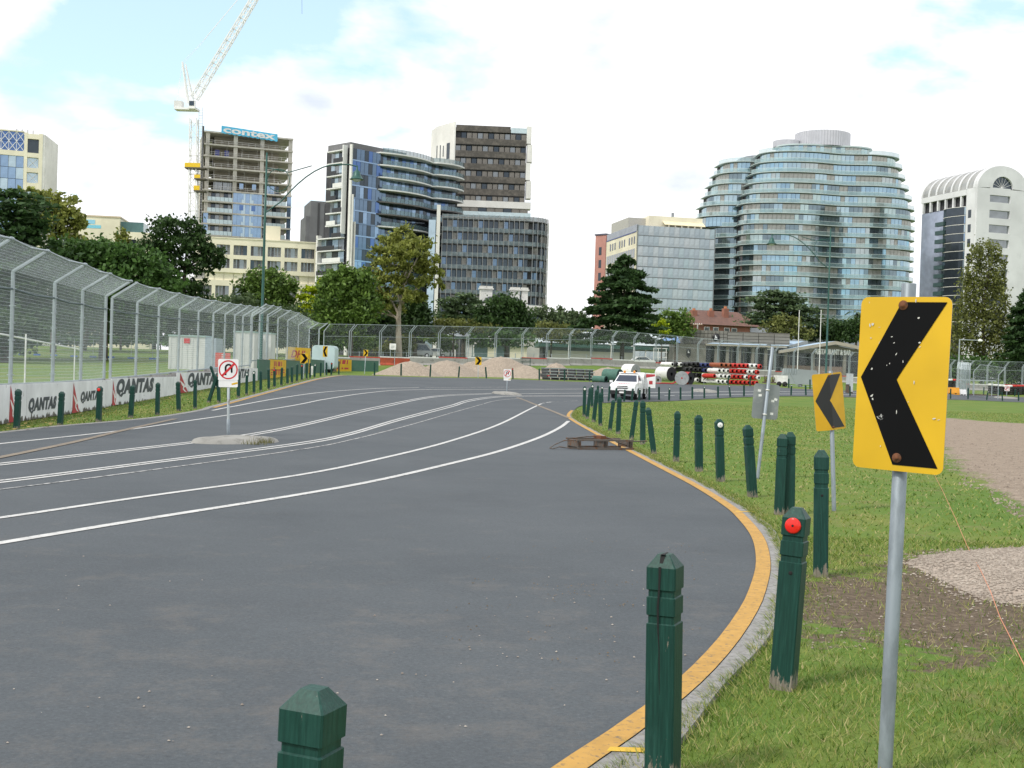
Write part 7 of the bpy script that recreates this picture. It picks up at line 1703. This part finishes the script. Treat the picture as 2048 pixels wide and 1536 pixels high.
# ------------------------------------------------------------------ trees
bark_d = mat('bark_dark', (.07, .055, .042), .9, 0, .25, 3); bark_p = worn('bark_pale', (.36, .31, .25), (.2, .16, .12), .5, .66, 1.5, .85)
LM = {'pine': leafmat('leaf_pine', (.010, .030, .010), (0.077, 0.147, 0.045)), 'dark': leafmat('leaf_dark', (.012, .030, .010), (0.070, 0.133, 0.035)), 'mid': leafmat('leaf_mid', (.028, .065, .012), (0.182, 0.287, 0.056)),
      'gum': leafmat('leaf_gum', (.065, .085, .016), (0.350, 0.378, 0.084)), 'lime': leafmat('leaf_lime', (.16, .25, .012), (0.560, 0.644, 0.028), .35), 'olive': leafmat('leaf_olive', (.05, .065, .016), (0.238, 0.259, 0.070)),
      'hedge': leafmat('leaf_hedge', (.018, .05, .012), (0.112, 0.217, 0.049)), 'cedar': leafmat('leaf_cedar', (.030, .055, .026), (0.154, 0.224, 0.098)), 'grey': leafmat('leaf_greygreen', (.03, .055, .028), (0.140, 0.196, 0.084))}
def leaf_quads(C, size, flat, nr, elong=1.0):
    n = len(C); a = nr.normal(size=(n, 3)); a[:, 2] *= (1 - flat); a /= np.linalg.norm(a, axis=1)[:, None] + 1e-9
    b = nr.normal(size=(n, 3)); b[:, 2] *= (1 - flat); b -= a * (a * b).sum(1)[:, None]; b /= np.linalg.norm(b, axis=1)[:, None] + 1e-9
    s = size * nr.uniform(.6, 1.35, (n, 1)); a *= s * elong; b *= s * .62
    return np.stack([C - a, C - b * .9 + a * .1, C + a, C + b * .9 + a * .1], 1)
def clumpy(c, r, n, nr, per=26, spread=.24, shell=.5):
    """n leaf points gathered in clumps near the surface of an ellipsoid"""
    k = max(3, n // per); d = nr.normal(size=(k, 3)); d /= np.linalg.norm(d, axis=1)[:, None]
    rad = 1 - shell * nr.random((k, 1)) ** 1.6; cc = d * rad
    idx = nr.integers(0, k, n); p = cc[idx] + nr.normal(size=(n, 3)) * spread * nr.uniform(.5, 1.2, (k, 1))[idx]
    return c + p * r
def tree(name, label, d, lobes, kind, base=None, leaf=.26, dens=1.0, trunk=.25, bark=None, flat=0.0, elong=1.0, group=None, seed=0, spread=.24, shell=.5, limbs=True, cat='tree', zd=.8):
    nr = np.random.default_rng(seed + 100); s = F / d
    bx_ = base if base is not None else np.mean([l[0] for l in lobes]); g = W(bx_, 745, d); gz_ = H(g.x, g.y)
    S = thing(name, label, cat, (g.x, g.y, gz_), 0, group); o = Vector((g.x, g.y, gz_))
    Q = []; cents = []
    for l in lobes:
        px, py, rx, ry = l[:4]; dd = l[4] if len(l) > 4 else 0.0
        c = W(px, py, d + dd) - o; r = np.array([rx / s, zd * rx / s, ry / s]); cents.append((c, r))
        area = r[0] * r[2]; n = int(max(300, dens * 20 * area / (leaf * leaf)))
        Q.append(leaf_quads(clumpy(np.array(c), r, n, nr, spread=spread, shell=shell), leaf, flat, nr, elong))
    quads('crown', np.concatenate(Q), LM[kind], S)
    mb = MB(); top = max(c.z for c, _ in cents); lowz = min(c.z for c, _ in cents); zt = lowz + (top - lowz) * .5
    rn = random.Random(seed)
    mx_ = sum(c.x for c, _ in cents) / len(cents) * .35
    pts = [Vector((0, 0, -.3)), Vector((mx_ * .2, 0, zt * .35)), Vector((mx_ * .6, 0, zt * .75)), Vector((mx_, 0, zt))]
    mb.path(pts, [trunk * 1.25, trunk, trunk * .75, trunk * .5], 8)
    if limbs:
        for c, r in cents:
            t = min(.95, max(.25, (c.z - r[2]) / max(zt, .1))) ; k = min(2, int(t * 3)); st = pts[k].lerp(pts[k + 1], min(1, t * 3 - k))
            md = st.lerp(c, .5) + Vector((rn.uniform(-.2, .2), rn.uniform(-.2, .2), .2)); mb.path([st, md, c], [trunk * .42, trunk * .28, trunk * .1], 6)
    mb.build('trunk', bark or bark_d, S)
    return S
# behind the cranked fence
tree('cypress_tree', 'dark layered cypress rising behind the first fence bay', 120, [(10, 392, 62, 12), (35, 412, 60, 11), (10, 432, 90, 13), (50, 450, 60, 12), (5, 468, 100, 14), (60, 486, 60, 12), (10, 505, 110, 16), (30, 540, 100, 24), (10, 585, 110, 30), (20, 635, 110, 30)], 'pine', 5, .30, 1.15, .45, flat=.55, elong=1.3, seed=1, shell=.9)
tree('plane_tree', 'yellow green round tree lit by the sun beside the dark cypress', 138, [(62, 392, 30, 18), (100, 398, 34, 24), (130, 415, 30, 26), (146, 440, 24, 20), (112, 450, 40, 30), (75, 440, 40, 34), (160, 450, 16, 12), (125, 485, 40, 24)], 'gum', 105, .30, .85, .3, seed=2)
tree('spreading_tree', 'broad dense dark green tree crown spreading above the fence', 126, [(140, 502, 52, 26), (200, 500, 52, 24), (250, 512, 48, 24), (300, 532, 44, 26), (170, 540, 80, 38), (250, 556, 80, 38), (100, 545, 60, 40), (330, 566, 36, 30), (190, 600, 100, 36), (290, 605, 70, 32)], 'hedge', 205, .27, 1.1, .4, seed=3, shell=.7)
tree('young_tree', 'slim young tree poking up between the spreading tree and the pine', 150, [(240, 480, 16, 20), (215, 490, 22, 12), (250, 500, 14, 16)], 'gum', 240, .24, .8, .12, seed=4)
tree('pine_tree', 'large dark pine with open clumped crown before the cream block', 150, [(335, 455, 40, 22), (372, 462, 34, 24), (395, 490, 36, 26), (352, 492, 44, 26), (310, 500, 34, 28), (424, 505, 26, 24), (436, 520, 14, 22), (392, 530, 36, 20), (345, 535, 34, 24), (400, 570, 26, 16), (340, 580, 50, 26), (385, 606, 40, 22)], 'dark', 362, .27, .85, .4, seed=5, spread=.2)
tree('street_tree', 'round mid green tree in front of the cream block behind the lamp', 152, [(528, 556, 34, 22), (560, 566, 34, 22), (500, 575, 28, 22), (582, 588, 20, 20), (535, 590, 46, 24), (555, 620, 44, 26), (500, 615, 36, 24)], 'mid', 540, .26, .85, .25, seed=6)
tree('golden_conifer', 'bright lime green layered conifer between darker trees', 150, [(640, 567, 14, 6), (648, 560, 9, 5), (628, 580, 20, 7), (644, 584, 16, 7), (616, 595, 18, 7), (636, 600, 24, 8), (622, 612, 20, 7), (644, 614, 16, 8), (628, 630, 26, 10)], 'lime', 632, .22, 1.2, .15, flat=.5, elong=1.3, seed=7, shell=.8)
tree('dense_tree', 'dense rounded green tree beside the pale gum tree', 140, [(690, 552, 34, 22), (668, 570, 30, 24), (715, 570, 34, 30), (690, 595, 46, 30), (662, 610, 34, 28), (725, 610, 34, 34), (690, 640, 60, 24)], 'mid', 700, .25, 1.25, .3, seed=8, shell=.6)
tree('shade_tree', 'dark tree standing behind the pale gum tree trunk', 156, [(760, 632, 60, 26), (830, 610, 30, 34), (845, 640, 30, 26), (720, 655, 46, 20), (790, 655, 50, 20)], 'dark', 830, .27, 1.2, .25, seed=9, shell=.8)
# the gum tree with its visible limbs
def gum():
    d = 146; s = F / d; nr = np.random.default_rng(77); b = W(798, 700, d); b.z = H(b.x, b.y); S = thing('gum_tree', 'tall gum tree with bare pale trunk and open crown', 'tree', tuple(b))
    def q(px, py, dd=0): return W(px, py, d + dd) - b
    L_ = [(808, 470, 26, 16, 0), (780, 488, 30, 18, 1), (835, 488, 30, 18, -1), (812, 505, 30, 16, -2), (760, 512, 24, 18, 0), (858, 512, 20, 18, 1), (790, 528, 30, 16, -1.5), (835, 532, 28, 16, 1.5), (750, 545, 26, 16, 1), (872, 545, 14, 14, 0), (775, 560, 28, 14, -1), (815, 562, 26, 14, 1), (850, 566, 20, 14, -1), (738, 578, 22, 16, 0), (765, 590, 26, 14, 1.5), (802, 592, 26, 14, -1.5), (838, 590, 18, 12, 0), (728, 606, 16, 12, 0), (752, 618, 20, 12, -1), (790, 618, 22, 12, .5), (882, 572, 9, 12, 0)]
    Q = []
    for px, py, rx, ry, dd in L_:
        r = np.array([rx / s, rx / s, ry / s]); n = int(22 * r[0] * r[2] / .06 * .85); Q.append(leaf_quads(clumpy(np.array(q(px, py, dd)), r, n, nr, 34, .22, .55), .24, .0, nr, 1.3))
    quads('crown', np.concatenate(Q), LM['gum'], S)
    mb = MB(); T_ = [q(799, 704), q(797, 660), q(797, 632), q(801, 610), q(806, 585), q(812, 540), q(810, 490)]; T_[0].z = -.3
    mb.path(T_, [.42, .34, .30, .24, .2, .13, .06], 9); mb.build('trunk', bark_p, S)
    for br in ([(797, 640), (775, 622), (755, 614), (735, 602)], [(798, 630), (785, 605), (770, 585), (752, 560)], [(802, 606), (790, 575), (782, 545), (778, 505)], [(800, 612), (822, 590), (838, 572), (868, 556), (884, 572)], [(808, 570), (822, 540), (838, 510), (846, 492)], [(797, 636), (770, 628), (748, 625)]):
        mb = MB(); p = [q(x, y, .2 * i) for i, (x, y) in enumerate(br)]; mb.path(p, list(np.linspace(.16, .04, len(p))), 7); mb.build('limb', bark_p, S)
gum()
tree('park_cedar', 'pale layered cedar beside the mansion chimneys', 166, [(935, 594, 26, 6), (912, 602, 32, 6), (948, 605, 18, 6), (900, 612, 28, 7), (930, 618, 40, 8), (895, 628, 34, 8), (935, 632, 40, 9)], 'cedar', 925, .24, 1.2, .25, flat=.6, elong=1.4, seed=11, shell=.9)
tree('round_dark_tree', 'dark rounded tree hiding the front of the mansion', 160, [(1005, 606, 34, 16), (985, 622, 34, 20), (1030, 624, 30, 22), (970, 642, 34, 20), (1010, 645, 44, 22), (1045, 645, 22, 20)], 'dark', 1012, .25, 1.2, .3, seed=12, shell=.6)
tree('hedge_tree', 'low olive green tree row in front of the layered cedar', 158, [(885, 652, 34, 14), (925, 652, 36, 14), (962, 658, 30, 12), (860, 662, 24, 12)], 'olive', 905, .24, 1.1, .15, seed=13, shell=.7)
tree('fence_tree', 'low dark tree with short trunk just behind the far fence', 158, [(985, 676, 40, 14), (1030, 676, 36, 14), (1005, 666, 40, 12), (960, 684, 22, 10)], 'hedge', 1016, .22, 1.0, .22, seed=14)
tree('background_tree', 'distant round tree between the mansion and the big conifer', 190, [(1092, 624, 20, 14), (1078, 640, 26, 18), (1108, 640, 22, 18)], 'grey', 1092, .27, 1.0, .15, seed=15)
tree('background_tree', 'second distant tree touching the big conifer', 192, [(1132, 628, 20, 14), (1150, 640, 22, 20), (1120, 650, 26, 20)], 'grey', 1135, .27, 1.0, .15, seed=16)
tree('golden_shrub', 'yellowish bush growing behind the end of the white hall', 178, [(1075, 660, 34, 16), (1110, 664, 34, 18), (1142, 668, 26, 16)], 'olive', 1100, .24, 1.0, .15, seed=17)
def conifer(name, label, px, py_top, py_base, half, d, kind, seed, layers=22, leaf=.28, n=11000, pw=.85, trunk=.35):
    nr = np.random.default_rng(seed); s = F / d; b = W(px, 740, d); b.z = H(b.x, b.y); S = thing(name, label, 'tree', tuple(b)); zt = W(px, py_top, d).z - b.z; zb = W(px, py_base, d).z - b.z; Rm = half / s
    K = layers * 9; lz = nr.random(K) ** .8; az = nr.random(K) * 2 * math.pi; Rb = Rm * (1 - lz) ** pw * nr.uniform(.62, 1.12, K) + .25
    i = nr.choice(K, n, p=Rb / Rb.sum()); t = nr.random(n) ** .6; zz = zb + (zt - zb) * lz[i] + Rb[i] * (.10 * t - .30 * t * t) + Rb[i] * .30 * np.maximum(0, t - .75) * 1.4
    wd = .10 * Rb[i] * (1.1 - .5 * t) + .1; off = nr.normal(size=n) * wd
    C_ = np.stack([np.cos(az[i]) * Rb[i] * t - np.sin(az[i]) * off, np.sin(az[i]) * Rb[i] * t + np.cos(az[i]) * off, zz + nr.normal(size=n) * .10], 1)
    quads('crown', leaf_quads(C_, leaf, .45, nr, 1.25), LM[kind], S)
    mb = MB(); mb.path([(0, 0, -.3), (0, 0, zt * .5), (0, 0, zt)], [trunk, trunk * .6, .04], 8); mb.build('trunk', bark_d, S)
conifer('conifer_tree', 'big dark spreading conifer in front of the pink building', 1243, 511, 678, 110, 165, 'pine', 21, 20, .30, 19000, .66)
tree('autumn_tree', 'green tree with yellow patches beside the brick house', 182, [(1340, 634, 26, 14), (1362, 640, 22, 18), (1330, 655, 30, 18), (1362, 662, 26, 16)], 'mid', 1350, .25, 1.0, .15, seed=22)
tree('yellow_bush', 'small yellow leaved bush at the edge of the big conifer', 176, [(1318, 648, 14, 10), (1326, 660, 14, 10)], 'lime', 1322, .22, .7, .08, seed=23)
tree('park_cedar', 'large layered cedar in front of the curved glass tower', 198, [(1548, 588, 30, 6), (1572, 592, 34, 6), (1540, 600, 40, 7), (1585, 604, 40, 7), (1530, 613, 34, 7), (1570, 617, 60, 8), (1612, 622, 26, 7), (1530, 630, 40, 8), (1590, 634, 50, 8), (1520, 645, 36, 8), (1565, 650, 60, 9), (1620, 645, 26, 8)], 'cedar', 1565, .27, 1.25, .4, flat=.65, elong=1.4, seed=24, shell=.9)
tree('small_gum', 'olive gum with thin trunk behind the restaurant roof', 192, [(1570, 640, 24, 12), (1552, 655, 26, 12), (1592, 654, 22, 12), (1570, 668, 34, 10), (1608, 668, 20, 10)], 'olive', 1570, .24, .9, .12, seed=25)
tree('roadside_bush', 'dark green bush mass beside the white flag poles', 200, [(1640, 662, 26, 14), (1668, 656, 26, 16), (1695, 660, 26, 18), (1715, 655, 22, 18), (1620, 672, 24, 10), (1680, 674, 40, 10)], 'dark', 1675, .26, 1.2, .15, seed=26, shell=.7)
tree('poplar_tree', 'tall wispy poplar standing before the arched building', 198, [(1952, 512, 14, 24), (1972, 500, 14, 22), (1990, 508, 12, 24), (1945, 545, 18, 30), (1975, 545, 22, 36), (2000, 550, 14, 32), (1938, 590, 22, 36), (1968, 600, 26, 40), (1998, 605, 20, 40), (1930, 640, 28, 36), (1965, 655, 34, 36), (2000, 660, 28, 36), (1925, 690, 30, 26), (1985, 700, 40, 26)], 'olive', 1965, .25, .5, .3, seed=27, spread=.3, zd=1.0)
conifer('dark_pine', 'dark pine standing beyond the wispy poplar', 2052, 575, 730, 62, 192, 'pine', 28, 18, .3, 9000, .6)
tree('fence_hedge', 'dark hedge growing behind the far fence and stored frames', 194, [(1880, 735, 40, 24), (1930, 738, 44, 22), (1985, 740, 44, 24), (2035, 742, 40, 26), (2085, 742, 40, 26), (1860, 705, 30, 22), (2050, 705, 40, 30)], 'hedge', 1965, .27, 1.2, .15, seed=29, shell=.9)
tree('fence_shrub', 'rounded green shrub at the foot of the pale gum tree', 152, [(772, 694, 26, 12), (800, 696, 26, 12), (815, 686, 20, 14)], 'olive', 790, .2, 1.0, .08, seed=30)
tree('fence_shrub', 'dark leafy shrub behind the corner of the far fence', 148, [(735, 684, 26, 14), (712, 690, 20, 12), (700, 672, 20, 14)], 'mid', 722, .2, .9, .08, seed=31)
tree('fence_shrub', 'shrub with thin stems behind the parked vehicles', 162, [(885, 680, 30, 12), (860, 676, 20, 10), (900, 695, 18, 8)], 'mid', 880, .2, .8, .08, seed=32)
tree('park_shrubbery', 'grey green tree behind the slatted white container', 146, [(460, 640, 40, 28), (505, 640, 40, 30), (550, 645, 40, 30), (480, 610, 36, 22)], 'grey', 500, .25, .8, .2, seed=33)
tree('park_shrubbery', 'grey green tree behind the pale water tank', 148, [(590, 650, 40, 30), (630, 645, 34, 28), (660, 650, 30, 26), (600, 680, 40, 18)], 'grey', 620, .25, .8, .2, seed=34)
tree('shade_grove_tree', 'shady park tree with dark trunk behind the white site container', 150, [(385, 635, 50, 24), (330, 640, 50, 24), (420, 655, 40, 20)], 'dark', 370, .27, 1.0, .25, seed=35)
tree('shade_grove_tree', 'shady park tree with low branches behind the temporary fence', 145, [(150, 640, 70, 22), (220, 645, 60, 22), (270, 650, 40, 18)], 'dark', 165, .27, 1.0, .3, seed=36)
tree('shade_grove_tree', 'large shady tree at the open end of the fence', 110, [(-40, 640, 90, 30), (30, 655, 60, 26), (-20, 690, 70, 22)], 'dark', 10, .27, 1.0, .35, seed=37)
for k_, (lo_, lab_) in enumerate((([(-40, 600, 60, 40), (40, 610, 60, 40), (0, 650, 80, 26)], 'dark park tree beyond the cypress'), ([(130, 612, 60, 36), (200, 618, 60, 34), (160, 652, 70, 20)], 'dark park tree beyond the spreading tree'), ([(280, 620, 56, 34), (340, 622, 50, 34), (300, 655, 70, 18)], 'dark park tree beyond the pine'), ([(420, 625, 50, 32), (470, 630, 50, 32), (440, 660, 60, 18)], 'dark park tree beyond the street tree'), ([(560, 635, 56, 32), (620, 640, 50, 30), (590, 665, 60, 18), (670, 650, 40, 26)], 'dark park tree beyond the lime conifer'))):
    tree('distant_park_tree', lab_, 186, lo_, 'dark', None, .32, .9, .3, seed=60 + k_, shell=.9)
tree('park_hedge', 'long dark hedge closing the park beyond the temporary fence', 184, [(x_, 676 + .012 * x_, 46, 13) for x_ in range(-60, 700, 50)], 'hedge', 320, .3, .8, .1, seed=71, shell=.9, limbs=False, cat='hedge')
tree('hall_bush', 'dark bush filling the gap beside the white hall roof', 196, [(1090, 668, 40, 18), (1140, 668, 40, 20), (1165, 655, 20, 20)], 'dark', 1120, .27, 1.0, .12, seed=70, shell=.9)
# palm beside the curved tower
d = 205; b = W(1712, 690, d); b.z = 3.1; S = thing('palm_tree', 'palm with drooping fronds showing beside the large chevron sign', 'tree', tuple(b)); h = W(1712, 628, d).z - 3.1; mb = MB(); mb.bar((0, 0, -.3), (0, 0, h), .22, 8, 0, .18); mb.build('trunk', bark_d, S)
for k in range(26):
    a = k * 2.4; el = .9 - (k % 7) * .22; mb = MB(); pts = [Vector((0, 0, h))]
    for j in range(1, 7): t = j / 6; pts.append(Vector((math.cos(a) * 2.2 * t, math.sin(a) * 2.2 * t, h + 2.2 * t * math.sin(el) - 1.5 * t * t)))
    for p, q in zip(pts, pts[1:]):
        sd = Vector((-math.sin(a), math.cos(a), 0)) * .16; mb.add([p - sd, p + sd, q + sd * .8 - Vector((0, 0, .08)), q - sd * .8 - Vector((0, 0, .08))], [(0, 1, 2, 3)])
    mb.build('frond', LM['grey'], S)
# ------------------------------------------------------------------ grass blades, gravel, litter
def blades(name, label, x0, x1, y0, y1, n, ln, wd, m, margin=.15, dirtcut=True, seed=1):
    nr = np.random.default_rng(seed); x = nr.uniform(x0, x1, n); y = y0 + (y1 - y0) * nr.random(n) ** 1.5
    keep = poly_sd(ringp, x, y) < -margin + nr.normal(size=n) * .05
    kk = np.abs(x / np.maximum(y, .1)) < .52; keep &= kk
    if dirtcut:
        dd = np.maximum(poly_sd(DIRT, x, y) / .5, poly_sd(DIRT2, x, y) / .4); keep &= (dd < nr.uniform(-1.4, 1.1, n)) | (nr.random(n) < .13)
        ss = np.maximum(poly_sd(SAND, x, y) / .9, poly_sd(SAND2, x, y) / .5); keep &= (ss < nr.uniform(-.8, .3, n))
        keep &= poly_sd(GRAV, x, y) < .0
    x, y = x[keep], y[keep]; n = len(x); z = Hn(x, y); a = nr.random(n) * 6.283; sc_ = np.clip(y / 6, .8, 6) ** .5
    l_ = ln * nr.uniform(.5, 1.3, n); w_ = wd * sc_ * nr.uniform(.7, 1.3, n); ll = nr.normal(size=(n, 2)) * .55
    C_ = np.stack([x, y, z - .004], 1); dx = np.stack([np.cos(a) * w_, np.sin(a) * w_, np.zeros(n)], 1); tip = np.stack([ll[:, 0] * l_, ll[:, 1] * l_, l_ * .8], 1)
    o = quads(name, np.stack([C_ - dx, C_ + dx, C_ + tip], 1), m, k=3); tag(o, label, 'grass', kind='stuff')
GRAV = [P(*q) for q in ((1800, 1128), (1830, 1112), (1900, 1102), (1960, 1098), (2060, 1096), (2220, 1100), (2300, 1240), (2130, 1222), (2050, 1212), (1980, 1205), (1930, 1190), (1880, 1160), (1840, 1140))]
def blade_material():
    m = leafmat('grass_blade', (.065, .14, .016), (.23, .27, .06), .35); n = m.node_tree.nodes; l = m.node_tree.links
    mixn = next(q for q in n if q.bl_idname == 'ShaderNodeMix'); g = next(q for q in n if q.bl_idname == 'ShaderNodeNewGeometry')
    r = n.new('ShaderNodeValToRGB'); e = r.color_ramp.elements
    while len(e) < 5: e.new(.5)
    for el, (p, c) in zip(e, ((0, (.035, .08, .010)), (.22, (.10, .18, .024)), (.5, (.20, .275, .045)), (.74, (.32, .33, .09)), (1, (.50, .43, .22)))): el.position = p; el.color = (*c, 1)
    old = mixn.inputs['Factor'].links[0].from_socket; l.new(g.outputs['Random Per Island'], r.inputs[0])
    for tgt in [k.to_socket for k in mixn.outputs['Result'].links]: l.new(r.outputs[0], tgt)
    return m
gb = blade_material()
blades('grass', 'short uneven grass blades on the inside verge', -1.2, 6.5, 2.6, 13, 190000, .055, .003, gb, seed=1)
blades('grass', 'mown grass beyond the bollards on the inside of the bend', 1.0, 40, 11, 80, 170000, .05, .007, gb, seed=2)
blades('grass', 'grass on the verge below the sponsor boards', -22, -4, 23, 80, 60000, .06, .008, gb, .26, False, seed=3)
def fringe():
    nr = np.random.default_rng(9); pts_ = offset_pts(KE[:ke_end], .17); P_ = np.array([(p.x, p.y) for p in pts_]); T_ = np.gradient(P_, axis=0); T_ /= np.linalg.norm(T_, axis=1)[:, None] + 1e-9; Nn = np.stack([T_[:, 1], -T_[:, 0]], 1)
    n = 26000; i = nr.integers(0, len(P_), n); cl_ = .5 + .5 * np.sin(i * 1.7) * np.sin(i * .53 + 1); q = P_[i] + T_[i] * nr.uniform(-.3, .3, (n, 1)) + Nn[i] * (nr.exponential(.07, (n, 1)) - .05 - .05 * cl_[:, None]); n = len(q)
    l_ = nr.uniform(.03, .085, n); w_ = .003 * np.clip(q[:, 1] / 6, .8, 6) ** .6; a = nr.random(n) * 6.283; z = Hn(q[:, 0], q[:, 1]) + .02
    C_ = np.stack([q[:, 0], q[:, 1], z], 1); dx = np.stack([np.cos(a) * w_, np.sin(a) * w_, 0 * a], 1); ll = nr.normal(size=(n, 2)) * .5; ll -= Nn[i] * .5; tip = np.stack([ll[:, 0] * l_, ll[:, 1] * l_, l_ * .7], 1)
    tag(quads('grass', np.stack([C_ - dx, C_ + dx, C_ + tip], 1), gb, k=3), 'ragged grass fringe creeping over the concrete edging', 'grass', kind='stuff')
fringe()
gstone = leafmat('gravel_stone', (.14, .11, .085), (.43, .375, .315), 0.0)
def stones(name, label, pts, rad, nr, m):
    n = len(pts); dirs = np.array([(1, 0, 0), (0, 1, 0), (-1, 0, 0), (0, -1, 0), (0, 0, 1)]); r = rad * nr.uniform(.5, 1.5, (n, 1)); a = nr.random(n) * 6.28
    v = dirs[None] * r[:, :, None] * nr.uniform(.6, 1.25, (n, 5, 1)); c, s = np.cos(a)[:, None], np.sin(a)[:, None]
    vx = v[:, :, 0] * c - v[:, :, 1] * s; vy = v[:, :, 0] * s + v[:, :, 1] * c; v = np.stack([vx, vy, v[:, :, 2] * .75], -1) + pts[:, None]
    mb_v = v.reshape(-1, 3); f = []
    base = np.arange(n) * 5; F_ = np.concatenate([np.stack([base + i, base + (i + 1) % 4, base + 4], 1) for i in range(4)])
    me_ = bpy.data.meshes.new(name); me_.from_pydata(mb_v.tolist(), [], F_.tolist()); me_.materials.append(m); o = link(name, me_); tag(o, label, 'gravel', kind='stuff')
nr = np.random.default_rng(5)
gx, gy = nr.uniform(2.2, 9, 60000), nr.uniform(6, 13, 60000); sd = poly_sd(GRAV, gx, gy); kp = sd + nr.normal(size=60000) * .10 > 0; gx, gy, sd = gx[kp], gy[kp], sd[kp]
def gh(sd): return .075 * sm(np.clip(sd, 0, 1) / .55)
stones('gravel_spill', 'loose pale gravel spilled in a low mound on the bare earth', np.stack([gx, gy, gh(sd) + .004], 1), .0125, nr, gstone)
xg = np.arange(1.8, 9, .09); yg = np.arange(5.5, 13, .09); XX, YY = np.meshgrid(xg, yg); SD = poly_sd(GRAV, XX, YY); ZZ = gh(SD) - .012 + np.where(SD > 0, .012, -.02)
ii = np.arange(XX.size).reshape(XX.shape); ff = np.stack([ii[:-1, :-1], ii[:-1, 1:], ii[1:, 1:], ii[1:, :-1]], -1).reshape(-1, 4); ff = ff[SD.ravel()[ff].max(1) > -.05]
me_ = bpy.data.meshes.new('gravel_bed'); me_.from_pydata(np.stack([XX, YY, ZZ], -1).reshape(-1, 3).tolist(), [], ff.tolist()); me_.materials.append(worn('gravel_bed', (.36, .3, .245), (.22, .18, .14), .45, .65, 40, .95)); tag(link('gravel_bed', me_), 'packed gravel under the loose stones', 'gravel', kind='stuff')
px_ = nr.uniform(1560, 2040, 260); py_ = nr.uniform(1150, 1300, 260); pp = np.array([tuple(P(a, b)) for a, b in zip(px_, py_)]); stones('scattered_stones', 'pale stones scattered over the bare brown earth', pp + (0, 0, .004), .009, nr, gstone)
px_ = nr.uniform(1850, 2090, 2600); py_ = nr.uniform(838, 1040, 2600); pp = np.array([tuple(P(a, b)) for a, b in zip(px_, py_)]); ok_ = np.maximum(poly_sd(SAND, pp[:, 0], pp[:, 1]), poly_sd(SAND2, pp[:, 0], pp[:, 1])) > -.2
stones('track_stones', 'small stones and clods over the sandy track', pp[ok_] + (0, 0, .002), .022, nr, leafmat('clod', (.13, .10, .075), (.36, .30, .24), 0.0))
# litter on the asphalt
px_ = np.concatenate([nr.uniform(0, 1450, 70), nr.uniform(900, 1350, 40)]); py_ = np.concatenate([nr.uniform(1080, 1530, 70), nr.uniform(1180, 1330, 40)]); pp = np.array([tuple(P(a, b)) for a, b in zip(px_, py_)]); kp = poly_sd(ringp, pp[:, 0], pp[:, 1]) > .2
stones('road_litter', 'tiny pale pebbles and bark crumbs on the asphalt', pp[kp] + (0, 0, .034), .007, nr, leafmat('litter', (.10, .07, .05), (.5, .46, .4), 0.0))
cl = []
for _ in range(34):
    cx_, cy_ = random.uniform(880, 1400), random.uniform(1090, 1340)
    for _ in range(random.randint(2, 9)): cl.append((cx_ + random.gauss(0, 22), cy_ + random.gauss(0, 3)))
for k_ in range(60): cl.append((1060 + k_ * 6 + random.gauss(0, 8), 1185 - k_ * .35 + random.gauss(0, 3)))
pp = np.array([tuple(P(a, b)) for a, b in cl]); stones('bark_crumbs', 'brown bark crumbs swept in streaks across the asphalt', pp + (0, 0, .034), .006, nr, leafmat('bark_crumb', (.07, .05, .03), (.22, .17, .11), 0.0))
lv = []
for _ in range(260):
    px, py = random.uniform(0, 560), 0; py = base_y(px, BASE if px < 515 else GREEN) + random.uniform(4, 22); p = P(px, py); a = random.uniform(0, 6.28); r_ = random.uniform(.03, .08); d1 = Vector((math.cos(a), math.sin(a), random.uniform(-.2, .2))) * r_; d2 = Vector((-math.sin(a), math.cos(a), random.uniform(-.2, .2))) * r_ * .6; c = p + Vector((0, 0, .05)); lv.append([tuple(c - d1), tuple(c - d2), tuple(c + d1), tuple(c + d2)])
tag(quads('leaf_litter', np.array(lv), leafmat('fallen_leaf', (.18, .10, .03), (.5, .36, .08), .1)), 'fallen yellow and brown leaves on the verge by the boards', 'leaves', kind='stuff')
# pink string line over the grass
mb = MB(); pts = [P(*q) + Vector((0, 0, .03)) for q in ((1866, 948), (1885, 985), (1910, 1040), (1935, 1100))] + [P(*q) + Vector((0, 0, .09)) for q in ((1960, 1160), (1980, 1205))] + [P(*q) + Vector((0, 0, .035)) for q in ((2000, 1245), (2025, 1295), (2052, 1350), (2090, 1420))]
mb.path(pts, .0028, 5); tag(mb.build('string_line', mat('string_orange', (.62, .25, .14), .7)), 'thin orange pink string line lying across the grass and gravel', 'string')
